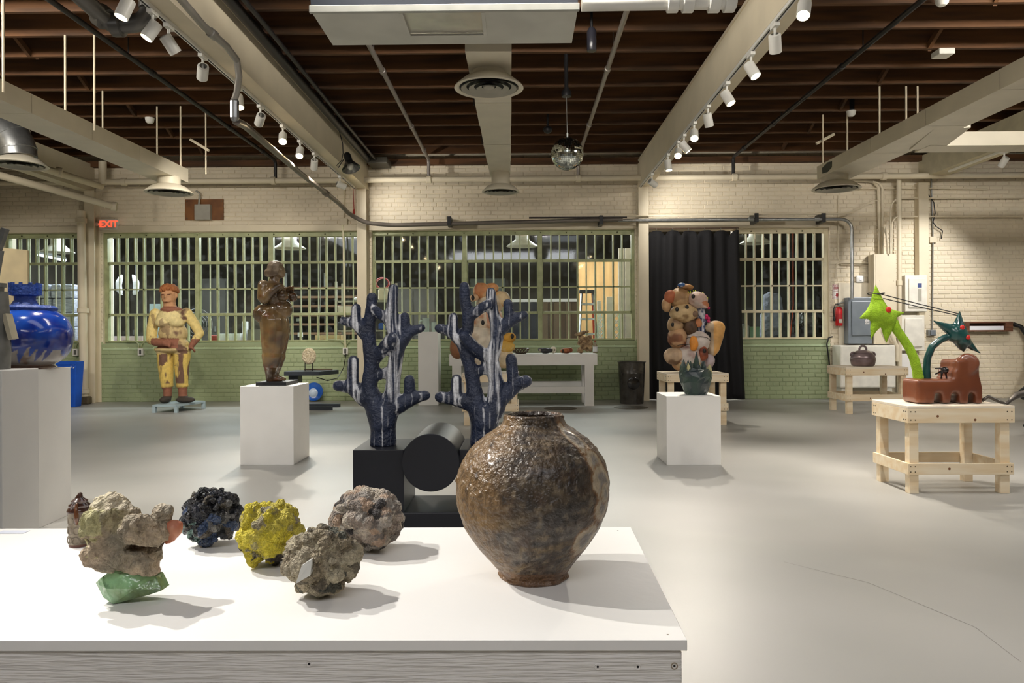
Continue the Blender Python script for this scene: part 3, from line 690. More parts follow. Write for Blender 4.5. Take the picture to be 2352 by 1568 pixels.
# red cords on the pipe near the left column
p0 = at(813, 412, D - .33); t = thing('red_rope', at(814, 500, D - .33), 'knotted red cord tied round the sprinkler main by the column', 'cord')
rc = mat('red_rope', (150, 44, 36), .8)
for dx in (-.02, .02): MB().tube([p0 + Vector((dx, 0, 0)), at(814, 480, D - .33) + Vector((dx * .4, 0, 0)), at(814, 502, D - .33)], .006, 6).build('strand', rc, t)
MB().ell(at(813, 487, D - .33), .022, .022, .05).build('knot', rc, t, smooth='all')
# small ceiling sensors
for px, py, yy, nm in ((344, 278, 8.9, 'small white sensor fixed under the joists above left duct'), (2166, 125, 7.4, 'square white sensor on the joists at upper right'), (1955, 262, 8.6, 'round white sensor with black box under right joists'), (2164, 5, 6.0, 'small white detector on the joist at the top right edge')):
    p = atz(px, py, JZ - .04); t = thing('ceiling_sensor', p, nm, 'sensor')
    if px == 2166: MB().cbox(p + Vector((0, 0, .01)), .16, .16, .06).build('case', WHITEMET, t, bevel=.01)
    else: MB().lathe([(.03, -.03), (.05, -.01), (.06, .04)], p, 20).build('case', WHITEMET, t, smooth=40)
    MB().box(p.x - .03, p.x + .03, p.y - .03, p.y + .03, p.z + .03, ZT).build('mount', BLACKMET, t)
p = atz(1359, 95, 3.78); t = thing('hanging_cylinder', p, 'small black cylinder spot unlit under the joists', 'lamp'); MB().lathe([(.042, -.09), (.045, -.085), (.045, .09), (.03, .12)], p, 20).build('body', mat('smoky_case', (44, 44, 52), .25), t, smooth=40); MB().tube([p + Vector((0, 0, .1)), (p.x, p.y, ZT)], .012, 8).build('stem', BLACKMET, t)
p = atz(1258, 298, 3.8); t = thing('hanging_cylinder', p, 'tiny black speaker under the joists left of mirror ball', 'speaker'); MB().ell(p, .06, .06, .05).build('body', BLACKMET, t, smooth='all'); MB().tube([p, (p.x, p.y, ZT)], .015, 8).build('stem', BLACKMET, t)
# flat metal boxes at the wall head
p = at(870, 372, D - .35); tag(MB().cbox((p.x, D - .3, p.z), .32, .4, .1).build('junction_box', mat('dark_box', (86, 82, 72), .5, .3), bevel=.01), 'dark flat box at the wall head beside left beam', 'junction box')
# ------------------------------------------------------------------ things on the back wall
def wbox(px0, px1, py0, py1, y1=None, dep=.1):
    y1 = y1 or D; y0 = y1 - dep; a = at(px0, py0, y0); b = at(px1, py1, y0); return a.x, b.x, y0, y1, b.z, a.z
# exit sign
x0, x1, y0, y1, z0, z1 = wbox(226, 268, 503, 527, dep=.07)
t = thing('exit_sign', ((x0 + x1) / 2, D, z0), 'white box EXIT sign with glowing red letters beside left column', 'exit sign')
MB().box(x0, x1, y0, y1, z0, z1).build('case', WHITEMET, t, bevel=.01)
GL = mat('glow_red', (255, 90, 60), .5, emit=(255, 96, 66), es=1.0)
text('lettering', 'EXIT', .15, ((x0 + x1) / 2 + .018, y0 - .003, (z0 + z1) / 2), (R_(90), 0, 0), GL, t, .002, bold=.004)
text('arrow', '<', .12, (x0 + .025, y0 - .003, (z0 + z1) / 2), (R_(90), 0, 0), GL, t, .002)
for xx in (x0 - .02, x1 + .03): MB().lathe([(.02, 0), (.03, .04), (.03, .05)], (xx, D - .05, (z0 + z1) / 2), 12, axis=(0, -1, 0)).build('lamp_lug', WHITEMET, t)
# plywood plate with grey box
x0, x1, y0, y1, z0, z1 = wbox(425, 513, 458, 505, dep=.03)
t = thing('plywood_plate', ((x0 + x1) / 2, D, z0), 'brown plywood plate with grey electrical box on brick', 'plate')
MB().box(x0, x1, y0, y1, z0, z1).build('board', mat('brown_ply', (138, 88, 40), .6, vs=4, c2=(104, 62, 26)), t)
a = wbox(446, 482, 469, 504, y1=y0, dep=.08); MB().box(*a).build('box', mat('putty_box', (160, 156, 144), .5), t, bevel=.006)
MB().tube([at(457, 470, D - .06), at(459, 445, D - .06), at(450, 437, D - .1)], .018, 8).build('conduit', mat('putty_box', (160, 156, 144)), t)
for sx in (x0 + .03, x1 - .03):
    for sz in (z0 + .03, z1 - .03): MB().lathe([(.012, 0), (.012, .006)], (sx, y0, sz), 8, axis=(0, -1, 0)).build('screw', SCREW, t)
# square junction box with conduit between windows
x0, x1, y0, y1, z0, z1 = wbox(781, 797, 501, 516, dep=.06); t = thing('junction_box', ((x0 + x1) / 2, D, z0), 'cream junction box with vertical conduit left of centre column', 'junction box')
MB().box(x0, x1, y0, y1, z0, z1).build('case', CREAM, t, bevel=.006)
MB().tube([at(787, 516, D - .03), at(789, 560, D - .03), at(793, 800, D - .03)], .014, 8).build('conduit', BARPAINT, t)
MB().tube([at(790, 501, D - .03), at(791, 425, D - .03)], .011, 8).build('riser', CREAM, t)
# wall sockets with conduits under the windows
for k, (px, py, nm) in enumerate(((793, 806, 'metal socket box under window left of branching sculpture'), (322, 808, 'white socket box on green dado left of standing man'), (172, 809, 'white socket box on green dado behind blue bin'))):
    x0, x1, y0, y1, z0, z1 = wbox(px - 6, px + 6, py - 8, py + 8, dep=.06); t = thing('wall_socket', ((x0 + x1) / 2, D, z0), nm, 'socket')
    MB().box(x0, x1, y0, y1, z0, z1).build('box', WHITEMET, t, bevel=.004); MB().box(x0 + .025, x1 - .025, y0 - .004, y0, z0 + .02, z1 - .02).build('outlet', mat('outlet_grey', (90, 90, 86), .5), t)
    for s_ in (-1, 1):
        p = [at(px + s_ * 2, py - 8, D - .03), at(px + s_ * 4, py - 18, D - .03), at(px + s_ * 12, py - 25, D - .03), at(px + s_ * 40, py - 26, D - .03)]; MB().tube(p, .010, 8).build('conduit', GREEN, t, smooth='all')
# black flex from the socket to the small black table
tag(MB().tube([at(795, 812, D - .07), at(789, 845, D - .2), at(775, 868, 11.3), at(752, 874, 11.0), at(727, 866, 10.95)], .007, 6).build('power_flex', RUBBER, smooth='all'), 'thin black flex looping from socket to small black table', 'cable')
# black curtain on rings
x0, x1 = wx(1487), wx(1692); zt_c = wz(532); n_ = 120
t = thing('curtain', ((x0 + x1) / 2, D - .1, 0), 'floor-length black curtain hanging in the doorway', 'curtain')
v = []; rows = 26
for i in range(rows + 1):
    u = i / rows
    for k in range(n_ + 1):
        s_ = k / n_; x = x0 + .005 + (x1 - x0 - .01 + .10 * u) * s_
        sc_ = abs(math.sin(s_ * math.pi * 5.5)); zz = zt_c - (.02 + .10 * sc_ ** 1.5) * (1 - u) ** 8; zz = zz * (1 - u) + .012 * u if i else zz
        zz = (zt_c - (.015 + .085 * (1 - sc_) ** 2)) * (1 - u) + .014 * u
        yy = D - .13 + .045 * math.sin(s_ * 44 + .8 * math.sin(3 * u)) * (.45 + .55 * u) + .025 * math.sin(s_ * 17 + 2 * u)
        v.append((x, yy, zz))
fs = [(i * (n_ + 1) + k, i * (n_ + 1) + k + 1, (i + 1) * (n_ + 1) + k + 1, (i + 1) * (n_ + 1) + k) for i in range(rows) for k in range(n_)]
o = MB().add(v, fs).build('cloth', mat('black_cloth', (20, 19, 22), .85, bump=.1, bs=200), t, smooth='all'); md = o.modifiers.new('thick', 'SOLIDIFY'); md.thickness = .006
MB().tube([(x0 + .01, D - .12, zt_c + .02), (x1, D - .12, zt_c + .02)], .012, 8).build('rod', mat('rod_brown', (82, 64, 50), .5), t)
for k in range(6):
    xx = x0 + (x1 - x0) * (k + .5) / 5.6; MB().lathe([(.018, -.004), (.022, 0), (.018, .004), (.014, 0)], (xx, D - .12, zt_c + .005), 12, axis=(1, 0, 0), cap=False).build('ring', GREY, t)
# fire sign + extinguisher
x0, x1, y0, y1, z0, z1 = wbox(1912, 1933, 653, 686, dep=.012); t = thing('fire_sign', ((x0 + x1) / 2, D, z0), 'red and white striped fire extinguisher sign with arrow', 'sign')
MB().box(x0, x1, y0, y1, z0, z1).build('plate', mat('sign_white', (238, 232, 228), .5), t)
dr = mat('sign_red', (150, 26, 34), .5); q = MB(); w_, h_ = x1 - x0, z1 - z0
for k in range(8):
    a = x0 + w_ * k / 8; q.add([(a, y0 - .001, z1), (a + w_ / 16, y0 - .001, z1), (a + w_ / 16 - .012, y0 - .001, z1 - h_ * .1), (a - .012 if k else a, y0 - .001, z1 - h_ * .1)], [(0, 1, 2, 3)]); q.add([(a, y0 - .001, z0 + h_ * .09), (a + w_ / 16, y0 - .001, z0 + h_ * .09), (a + w_ / 16 - .01 if k else a + .008, y0 - .001, z0), (a, y0 - .001, z0)], [(0, 1, 2, 3)])
for k in range(9):
    b = z0 + h_ * (.1 + .8 * k / 9)
    for xx in (x0, x1 - w_ * .09): q.add([(xx, y0 - .001, b), (xx + w_ * .09, y0 - .001, b + .01), (xx + w_ * .09, y0 - .001, b + .022), (xx, y0 - .001, b + .012)], [(0, 1, 2, 3)])
xm = (x0 + x1) / 2; q.add([(xm - .018, y0 - .001, z0 + h_ * .38), (xm + .018, y0 - .001, z0 + h_ * .38), (xm + .018, y0 - .001, z0 + h_ * .27), (xm + .04, y0 - .001, z0 + h_ * .27), (xm, y0 - .001, z0 + h_ * .12), (xm - .04, y0 - .001, z0 + h_ * .27), (xm - .018, y0 - .001, z0 + h_ * .27)], [(0, 1, 2, 3, 4, 5, 6)])
q.build('print', dr, t)
text('word', 'FIRE', .062, (xm, y0 - .002, z0 + h_ * .74), (R_(90), 0, 0), dr, t, .0005, bold=.002); text('word', 'EXTINGUISHER', .0165, (xm, y0 - .002, z0 + h_ * .53), (R_(90), 0, 0), dr, t, .0005)
c = at(1927, 748, D - .08); t = thing('fire_extinguisher', c, 'red fire extinguisher with black hose below striped sign', 'extinguisher')
hh = at(1927, 704, D - .08).z - c.z; r = .056
MB().lathe([(r * .9, 0), (r, .012), (r, hh * .86), (r * .8, hh * .95), (r * .35, hh)], c, 24).build('cylinder', RED, t, smooth=40)
MB().lathe([(r * 1.01, hh * .3), (r * 1.01, hh * .62)], c, 24, cap=False).build('label_band', mat('label_red', (168, 30, 36), .4), t, smooth=40); MB().cbox(c + Vector((0, -r - .001, hh * .25)), .05, .004, .06).build('sticker', LABELGREY, t)
MB().lathe([(.018, hh), (.018, hh + .05)], c, 10).build('valve', GREY, t); MB().cbox(c + Vector((.03, 0, hh + .065)), .13, .02, .014, Euler((0, -.25, 0)).to_matrix()).build('handle', GREY, t); MB().cbox(c + Vector((.03, 0, hh + .03)), .11, .02, .01, Euler((0, .15, 0)).to_matrix()).build('lever', GREY, t)
MB().tube([c + Vector((-.01, -.01, hh + .03)), c + Vector((-.06, -.01, hh + .04)), c + Vector((-.09, -.01, hh - .04)), c + Vector((-.085, -.01, hh * .45))], .010, 8).build('hose', RUBBER, t, smooth='all'); MB().cap(c + Vector((-.083, -.01, hh * .45)), c + Vector((-.08, -.01, hh * .3)), .013, .018).build('nozzle', RUBBER, t, smooth='all')
# backing board behind the electrical gear
x0, x1, y0, y1, z0, z1 = wbox(1926, 2108, 650, 918, dep=.03); tag(MB().box(x0, x1, D - .032, D - .009, .03, z1).build('backing_board', mat('cream_board', (224, 214, 192), .55)), 'cream painted backing board behind the electrical panels', 'board')
# grey breaker panel
x0, x1, y0, y1, z0, z1 = wbox(1948, 2004, 683, 789, y1=D - .03, dep=.17); t = thing('breaker_cabinet', ((x0 + x1) / 2, D - .03, z0), 'grey steel breaker panel left of the green star', 'electrical panel')
PG = mat('panel_grey', (126, 134, 142), .4, .2); MB().box(x0, x1, y0, y1, z0, z1).build('cabinet', PG, t, bevel=.008)
MB().box(x0 + .05, x1 - .02, y0 - .02, y0, z0 + .13, z1 - .06).build('door', PG, t, bevel=.012); MB().box(x1 - .13, x1 - .06, y0 - .026, y0 - .018, (z0 + z1) / 2 - .06, (z0 + z1) / 2 + .05).build('latch', mat('latch_white', (226, 226, 222), .4), t)
text('lettering', 'ON', .04, (x1 - .095, y0 - .028, (z0 + z1) / 2 + .02), (R_(90), 0, 0), BLACK, t, .001); text('lettering', 'OFF', .036, (x1 - .095, y0 - .028, (z0 + z1) / 2 - .03), (R_(90), 0, 0), BLACK, t, .001)
# tall cream trunking box
x0, x1, y0, y1, z0, z1 = wbox(2007, 2059, 583, 790, y1=D - .03, dep=.2); t = thing('trunking_box', ((x0 + x1) / 2, D - .03, z0), 'tall cream steel trunking box fed by conduits from above', 'electrical box'); MB().box(x0, x1, y0, y1, z0, z1).build('case', CREAM, t, bevel=.006)
for sx in (.1, .32): MB().lathe([(.014, 0), (.012, .008)], (x0 + sx, y0, z1 - .43), 10, axis=(0, -1, 0)).build('screw', CREAM, t)
MB().box(x0 + .03, x1 - .005, y0 - .004, y0, z0 + .02, z1 - .02).build('cover', CREAM, t)
for k, ps in enumerate((((2018, 415), (2021, 440), (2021, 583)), ((2005, 417), (2025, 420), (2029, 450), (2027, 583)), ((2030, 520), (2038, 545), (2039, 583)), ((2060, 498), (2049, 503), (2048, 583)), ((2058, 458), (2046, 468), (2045, 583)))):
    yy = D - .07 - .05 * k; P_ = [at(a, b, yy) for a, b in ps]; pts = [P_[0]] + (bend(P_[0], P_[1], P_[2], .1) if len(P_) > 2 else []) + [P_[-1]]
    if k == 0: pts = [at(1952, 414, yy), at(2005, 416, yy), at(2018, 430, yy), P_[-1]]
    pipe('electrical_conduit', pts, (.026, .017, .017, .012, .012)[k], CREAM, ['wide cream conduit, leftmost into the trunking box', 'cream conduit second from left into the trunking box', 'cream conduit kinked into the middle of trunking box', 'cream conduit rightmost into the trunking box', 'cream conduit second from right into trunking box'][k])
pipe('electrical_conduit', [at(2058, 455, D - .1), at(2352, 454, D - .1)], .012, CREAM, 'thin cream conduit, upper level line across right brick wall')
pipe('electrical_conduit', [at(2060, 497, D - .1), at(2352, 497, D - .1)], .011, CREAM, 'thin cream conduit, lower level line across right brick wall')
pipe('electrical_conduit', [at(1965, 433, D - .06), at(2150, 432, D - .06), at(2268, 434, D - .06)], .013, CREAM, 'cream conduit above, ending midway over right wall')
pipe('standpipe', [at(2065, 408, D - .16), at(2066, 905, D - .16)], .036, CREAM, 'vertical cream pipe right of the trunking box', couplings=[(at(2065, 650, D - .16), (0, 0, 1))])
pipe('electrical_conduit', [at(1920, 640, D - .03), at(1920, 618, D - .03)] + bend(at(1920, 618, D - .03), at(1922, 604, D - .03), at(1935, 604, D - .03), .05) + [at(2006, 604, D - .03)], .013, CREAM, 'cream conduit turning down above the fire sign')
pipe('electrical_conduit', [at(1926, 450, D - .03), at(1925, 590, D - .03), at(1932, 608, D - .03), at(2006, 609, D - .03)], .010, CREAM, 'thin cream conduit looping beside the right window')
pipe('electrical_conduit', [at(2139, 410, D - .04), at(2143, 550, D - .04), at(2141, 762, D - .04)], .010, GREY, 'long thin vertical conduit down to a grey socket')
tag(MB().tube([at(2110, 455, D - .06), at(2130, 444, D - .07), at(2145, 465, D - .07), at(2148, 490, D - .07), at(2143, 510, D - .06), at(2150, 520, D - .07), at(2165, 530, D - .07), at(2162, 548, D - .06)], .008, 6).build('black_cable', RUBBER, smooth='all'), 'black cable looping beside the thin vertical conduit', 'cable')
a = wbox(2136, 2152, 543, 557, dep=.05); tag(MB().box(*a).build('junction_box', CREAM, bevel=.008), 'small cream junction box on the thin vertical conduit', 'junction box')
a = wbox(2132, 2150, 757, 771, dep=.07); t = thing('wall_socket', ((a[0] + a[1]) / 2, D, a[4]), 'grey metal socket box at foot of thin conduit', 'socket'); MB().box(*a).build('box', GREY, t, bevel=.006); MB().box(a[0] + .03, a[1] - .01, a[2] - .02, a[2], a[4] + .01, a[5] - .01).build('cover', PG, t, bevel=.006)
# cream breaker cabinets
def cab(px0, px1, py0, py1, label, dep=.16, lab=False):
    x0, x1, y0, y1, z0, z1 = wbox(px0, px1, py0, py1, y1=D - .034, dep=dep); t = thing('breaker_cabinet', ((x0 + x1) / 2, D, z0), label, 'electrical panel')
    CW = mat('cabinet_cream', (234, 230, 218), .4); MB().box(x0, x1, y0, y1, z0, z1).build('cabinet', CW, t, bevel=.01); MB().box(x0 + .05, x1 - .04, y0 - .025, y0, z0 + .06, z1 - .05).build('door', CW, t, bevel=.02)
    if lab:
        xm = x0 + (x1 - x0) * .62; MB().box(xm - .032, xm + .032, y0 - .028, y0 - .024, z1 - .2, z1 - .13).build('badge', mat('badge_blue', (70, 84, 130), .5), t); MB().box(xm - .028, xm + .028, y0 - .028, y0 - .024, z0 + .16, z1 - .22).build('label_strip', LABELGREY, t)
    return t
cab(2079, 2130, 632, 715, 'cream breaker cabinet with a blue badge, upper right of the star', lab=True); cab(2070, 2124, 724, 805, 'cream breaker cabinet below the badged one', .14)
x0, x1, y0, y1, z0, z1 = wbox(1930, 2058, 793, 890, y1=D - .03, dep=.32); t = thing('low_cabinet', ((x0 + x1) / 2, D - .2, z0), 'wide cream cabinet standing behind the lidded pot table', 'cabinet'); MB().box(x0, x1, y0, y1, z0, z1).build('case', mat('cabinet_cream', (234, 230, 218)), t, bevel=.02)
for xx in (x0 + .08, x1 - .08): MB().box(xx - .04, xx + .04, y0 + .05, y1, 0, z0 + .01).build('foot', mat('cabinet_cream', (234, 230, 218)), t)
x0, x1, y0, y1, z0, z1 = wbox(2070, 2110, 812, 900, y1=D - .034, dep=.12); tag(MB().box(x0, x1, y0, y1, z0, z1).build('white_box', WHITE, bevel=.01), 'white cabinet low on the wall behind the palm sculpture', 'electrical panel')
pipe('water_pipe', [at(2036, 745, D - .3), at(2060, 795, D - .3), at(2060, 830, D - .3)], .03, CREAM, 'short cream pipe slanting behind the green star')
x0, x1, y0, y1, z0, z1 = wbox(1967, 1987, 632, 649, dep=.06); t = thing('alarm', ((x0 + x1) / 2, D, z0), 'rounded white alarm sounder above the grey panel', 'alarm'); MB().box(x0, x1, y0, y1, z0, z1).build('case', WHITE, t, bevel=.03); MB().lathe([(.03, 0), (.025, .01)], ((x0 + x1) / 2, y0, (z0 + z1) / 2), 16, axis=(0, -1, 0)).build('light', PAPER, t)
# coat of cables behind the pot table, black cord by the window
tag(MB().tube([at(1912, 773, D - .05), at(1903, 776, D - .06), at(1899, 790, D - .06), at(1903, 820, D - .06), at(1906, 845, D - .05), at(1908, 905, D - .05)], .012, 8).build('black_cable', RUBBER, smooth='all'), 'black cable hanging down beside the right window', 'cable')
# wooden wall shelf box with white lining
x0, x1, y0, y1, z0, z1 = wbox(2218, 2327, 739, 761, dep=.16); t = thing('wall_box', ((x0 + x1) / 2, D, z0), 'long shallow brown wooden box on wall with white lining', 'shelf')
WB = mat('walnut', (118, 76, 52), .55, vs=5, c2=(90, 56, 38), aniso=(1, 6, 6)); x0 = wx(2205)
for a in ((x0, x1, y0, y1, z1 - .02, z1), (x0, x1, y0, y1, z0, z0 + .025), (x0, x0 + .06, y0, y1, z0 + .025, z1 - .02), (x1 - .12, x1, y0, y1, z0 + .025, z1 - .02), (x0, x1, y1 - .02, y1, z0, z1)): MB().box(*a).build('board', WB, t)
MB().box(x0 + .07, x1 - .13, y0 + .03, y0 + .05, z0 + .025, z0 + .09).build('lining', PAPER, t)
hz_ = [at(2327, 744, D - .1), at(2345, 750, D - .12), at(2362, 775, D - .15), at(2372, 830, D - .3), at(2362, 900, 11.2)]
tag(MB().tube(hz_, .035, 10).build('black_hose', RUBBER, smooth='all'), 'thick black hose hanging from the wooden wall box', 'hose')
# floor drains, nearly flush
for px, py, rx, nm in ((1287, 938, 38, 'dark round iron drain cover in front of white bench'), (1449, 936, 39, 'round perforated drain cover in front of the black can')):
    c = flo(px, py); r = rx / F * c.y; t = thing('drain_cover', c, nm, 'drain cover'); MB().lathe([(r, 0), (r, .004), (r * .97, .006)], c, 40).build('rim', mat('drain_iron', (104, 94, 80), .6, .3), t)
    MB().lathe([(r * .93, .004), (r * .93, .009), (.001, .01)], c, 40).build('grate', mat('drain_grate', (116, 108, 94), .5, .3, vs=60, c2=(60, 54, 46)), t)
# ------------------------------------------------------------------ workshop seen through the windows
def pend(px, py, yy, label):
    c = at(px, py, yy); t = thing('pendant_lamp', c, label, 'pendant lamp', 'workshop pendant lamps'); r = 36 / F * yy
    E_ = mat('enamel_white', (226, 226, 214), .35); MB().lathe([(r, 0), (r * .98, .012), (r * .55, .10), (r * .42, .14), (r * .42, .30), (r * .3, .34), (r * .1, .36)], c, 28, cap=False).build('shade', E_, t, smooth=50); MB().lathe([(r * .95, .012), (r * .5, .09), (.001, .1)], c, 24, cap=False).build('lining', mat('enamel_inside', (196, 190, 168), .5), t, smooth=50)
    MB().tube([c + Vector((0, 0, .36)), (c.x, c.y, 3.7)], .012, 6).build('cord', BLACKMET, t)
for px, py, yy, nm in ((666, 571, 13.6, 'white enamel pendant lamp behind the left window'), (1199, 566, 13.6, 'white enamel pendant lamp behind the middle window'), (1736, 559, 13.6, 'white enamel pendant lamp behind the right window')): pend(px, py, yy, nm)
pend(132, 580, 13.2, 'white enamel pendant lamp behind the far left window')
def wbx(name, px0, px1, py0, py1, yy, dep, m, label, cat, group=None, bevel=.0):
    a, b = at(px0, py0, yy), at(px1, py1, yy); return tag(MB().box(a.x, b.x, yy, yy + dep, b.z, a.z).build(name, m, bevel=bevel), label, cat, group)
t = thing('tube_light', at(118, 595, 13.4), 'slim bright tube light hanging behind the far left window', 'light'); MB().tube([at(86, 584, 13.3), at(150, 598, 13.9)], .025, 8).build('tube', mat('tube_glow', (255, 255, 255), .5, emit=(240, 246, 255), es=3), t); MB().tube([at(86, 580, 13.3), at(150, 594, 13.9)], .035, 4).build('housing', GREY, t); MB().tube([at(118, 588, 13.6), Vector((at(118, 588, 13.6).x, 13.6, 3.7))], .01, 6).build('rod', GREY, t)
# workbenches under the windows
def bench(px0, px1, py, yy, dep, label, m):
    a, b = at(px0, py, yy), at(px1, py, yy); t = thing('work_bench', ((a.x + b.x) / 2, yy + dep / 2, 0), label, 'workbench'); MB().box(a.x, b.x, yy, yy + dep, a.z - .05, a.z).build('top', m, t)
    for xx in (a.x + .05, b.x - .05):
        for y2 in (yy + .05, yy + dep - .05): MB().box(xx - .04, xx + .04, y2 - .04, y2 + .04, 0, a.z - .05).build('leg', m, t)
    return a.z
BW = mat('bench_wood', (120, 104, 84), .6)
zb1 = bench(236, 826, 784, 12.75, .8, 'long workbench behind the left window', BW); zb2 = bench(858, 1456, 784, 12.75, .8, 'long workbench behind the middle window', BW); zb4 = bench(1660, 1906, 782, 12.75, .8, 'workbench behind the right window', BW); zb0 = bench(-20, 180, 784, 12.75, .8, 'workbench behind the far left window', BW)
def on(name, px0, px1, pyt, yy, dep, z, m, label, cat, bevel=.004):
    a, b = at(px0, pyt, yy), at(px1, pyt, yy); return tag(MB().box(a.x, b.x, yy, yy + dep, z, max(a.z, z + .02)).build(name, m, bevel=bevel), label, cat)
CARD = mat('cardboard', (206, 180, 136), .7); PINK = mat('pale_pink_box', (226, 206, 214), .6)
on('storage_box', 262, 328, 772, 12.9, .3, zb1, PINK, 'pale pink box on bench behind the left window', 'box'); on('storage_box', 500, 552, 766, 12.9, .3, zb1, PAPER, 'white box on bench left of the bronze woman', 'box'); on('storage_box', 568, 600, 757, 13.0, .3, zb1, mat('grey_crate', (120, 116, 108), .7), 'grey printed crate behind the bronze woman', 'box')
on('storage_box', 723, 783, 770, 12.95, .25, zb1, CARD, 'low cardboard tray on bench beside the socket conduit', 'box'); on('bottle_box', 556, 566, 738, 13.1, .1, zb1, PAPER, 'slim white carton standing on bench left of woman', 'carton')
a = at(688, 783, 12.95); t = thing('spray_bottle', (a.x, 13.0, zb1), 'dark spray bottle on bench right of the woman', 'bottle'); MB().lathe([(.045, 0), (.045, .2), (.02, .26), (.02, .34)], (a.x, 13.0, zb1), 14).build('body', BLACKMET, t, smooth=40); MB().lathe([(.046, .06), (.046, .14)], (a.x, 13.0, zb1), 14, cap=False).build('label_band', PAPER, t)
MB().cbox((a.x - .02, 13.0, zb1 + .36), .09, .03, .05).build('trigger', GREY, t)
# white panel edge, two plaster shapes, fan
a, b = at(246, 548, 12.8), at(258, 548, 12.8); tag(MB().box(a.x, b.x, 12.8, 12.84, zb1, a.z).build('white_board', PAPER), 'bright white board standing in left corner of left window', 'board')
for px, nm in ((275, 'white plaster half face hanging, left of the pair'), (311, 'white plaster half face hanging, right of the pair')):
    q = MB(); c = at(px, 655, 13.6); s = 13.6 / F; sg = -1 if px < 300 else 1
    inflate(q, [(c.x + sg * x * s, c.z + z * s) for x, z in ((-10, 28), (0, 24), (10, 8), (9, -12), (0, -24), (-8, -26), (-5, 0))], 13.6, .03, .05); t = thing('plaster_mask', c, nm, 'mask'); blob(q, 'mask', PAPER, t, .02, 3); MB().tube([c + Vector((0, 0, .2)), (c.x, c.y, 3.7)], .004, 5).build('string', GREY, t)
c = at(452, 745, 13.0); r = 36 / F * 13; t = thing('fan', (c.x, c.y, zb1), 'round wire-cage fan on bench behind the standing man', 'fan')
for k in range(5): MB().lathe([(r * (1 - k * .2), -.008 - k * .012), (r * (1 - k * .2) + .006, -k * .012), (r * (1 - k * .2), .008 - k * .012)], c, 36, axis=(0, -1, 0), cap=False).build('cage_ring', GREY, t)
for k in range(4): MB().ell(c + Vector((r * .42 * math.cos(k * 1.571), .06, r * .42 * math.sin(k * 1.571))), r * .38, .01, r * .2, 10, Matrix.Rotation(-k * 1.571, 3, 'Y')).build('blade', mat('fan_blade', (60, 62, 66), .4), t, smooth='all')
MB().lathe([(.05, -.08), (.05, .1)], c, 16, axis=(0, -1, 0)).build('hub', GREY, t); MB().tube([c + Vector((0, .1, 0)), (c.x, c.y + .1, zb1)], .03, 8).build('stand', GREY, t)
on('red_cloth', 478, 500, 770, 13.05, .2, zb1, mat('brick_red', (176, 70, 54), .7), 'rust red bundle on bench right of the fan', 'bundle', .02)
wbx('blue_tub', 343, 371, 698, 745, 13.2, .2, mat('icy_blue', (196, 222, 240), .4), 'icy blue plastic tub behind standing man', 'tub') if False else on('blue_tub', 343, 371, 698, 13.2, .25, zb1, mat('icy_blue', (196, 222, 240), .4), 'icy blue plastic tub behind left of standing man', 'tub')
# metal shelving behind the column
def shelf(px0, px1, pys, yy, dep, label):
    a, b = at(px0, pys[0], yy), at(px1, pys[0], yy); t = thing('shelving', ((a.x + b.x) / 2, yy + dep / 2, 0), label, 'shelving'); zz = []
    for py in pys: z = at(px0, py, yy).z; zz.append(z); MB().box(a.x, b.x, yy, yy + dep, z - .03, z).build('shelf', mat('shelf_grey', (170, 166, 152), .5), t)
    for xx in (a.x, b.x):
        for y2 in (yy, yy + dep): MB().box(xx - .02, xx + .02, y2 - .02, y2 + .02, 0, a.z + .35).build('upright', mat('shelf_grey', (170, 166, 152)), t)
    return a.x, b.x, zz
sx0, sx1, sz = shelf(772, 900, (690, 720, 758), 13.7, .5, 'grey metal shelving behind the centre column')
ys = 13.72
for px0, px1, k, h, m_, nm in ((768, 812, 1, .14, mat('linen', (216, 208, 190), .8), 'folded pale cloth on middle shelf'), (868, 892, 0, .22, mat('cream_roll', (226, 214, 190), .8), 'cream rolled cloth on top shelf'), (812, 826, 0, .06, PAPER, 'small white carton on top shelf'), (868, 890, 2, .13, mat('royal_blue', (40, 86, 170), .4), 'royal blue tub on lower shelf'), (775, 800, 2, .16, mat('dark_tote', (56, 58, 62), .6), 'dark tote on lower shelf'), (845, 866, 1, .15, mat('grey_tote', (110, 112, 112), .6), 'grey tote on middle shelf')):
    a, b = at(px0, 700, ys), at(px1, 700, ys); tag(MB().box(a.x, b.x, ys, ys + .3, sz[k], sz[k] + h).build('shelf_item', m_, bevel=.03), nm + ' behind the column', 'storage')
c = at(877, 665, ys); q = thing('hose_coil', (c.x, ys + .1, sz[0] + .22), 'red and white coiled hose on the shelf behind branching sculpture', 'hose')
for k in range(3): MB().tube([Vector((c.x + .12 * math.cos(u), ys + .05 + .03 * k, sz[0] + .32 + .1 * math.sin(u))) for u in [i * math.pi / 8 for i in range(17)]], .014, 6).build('loop', mat('hose_red', (186, 56, 52), .5) if k != 1 else PAPER, q, smooth='all')
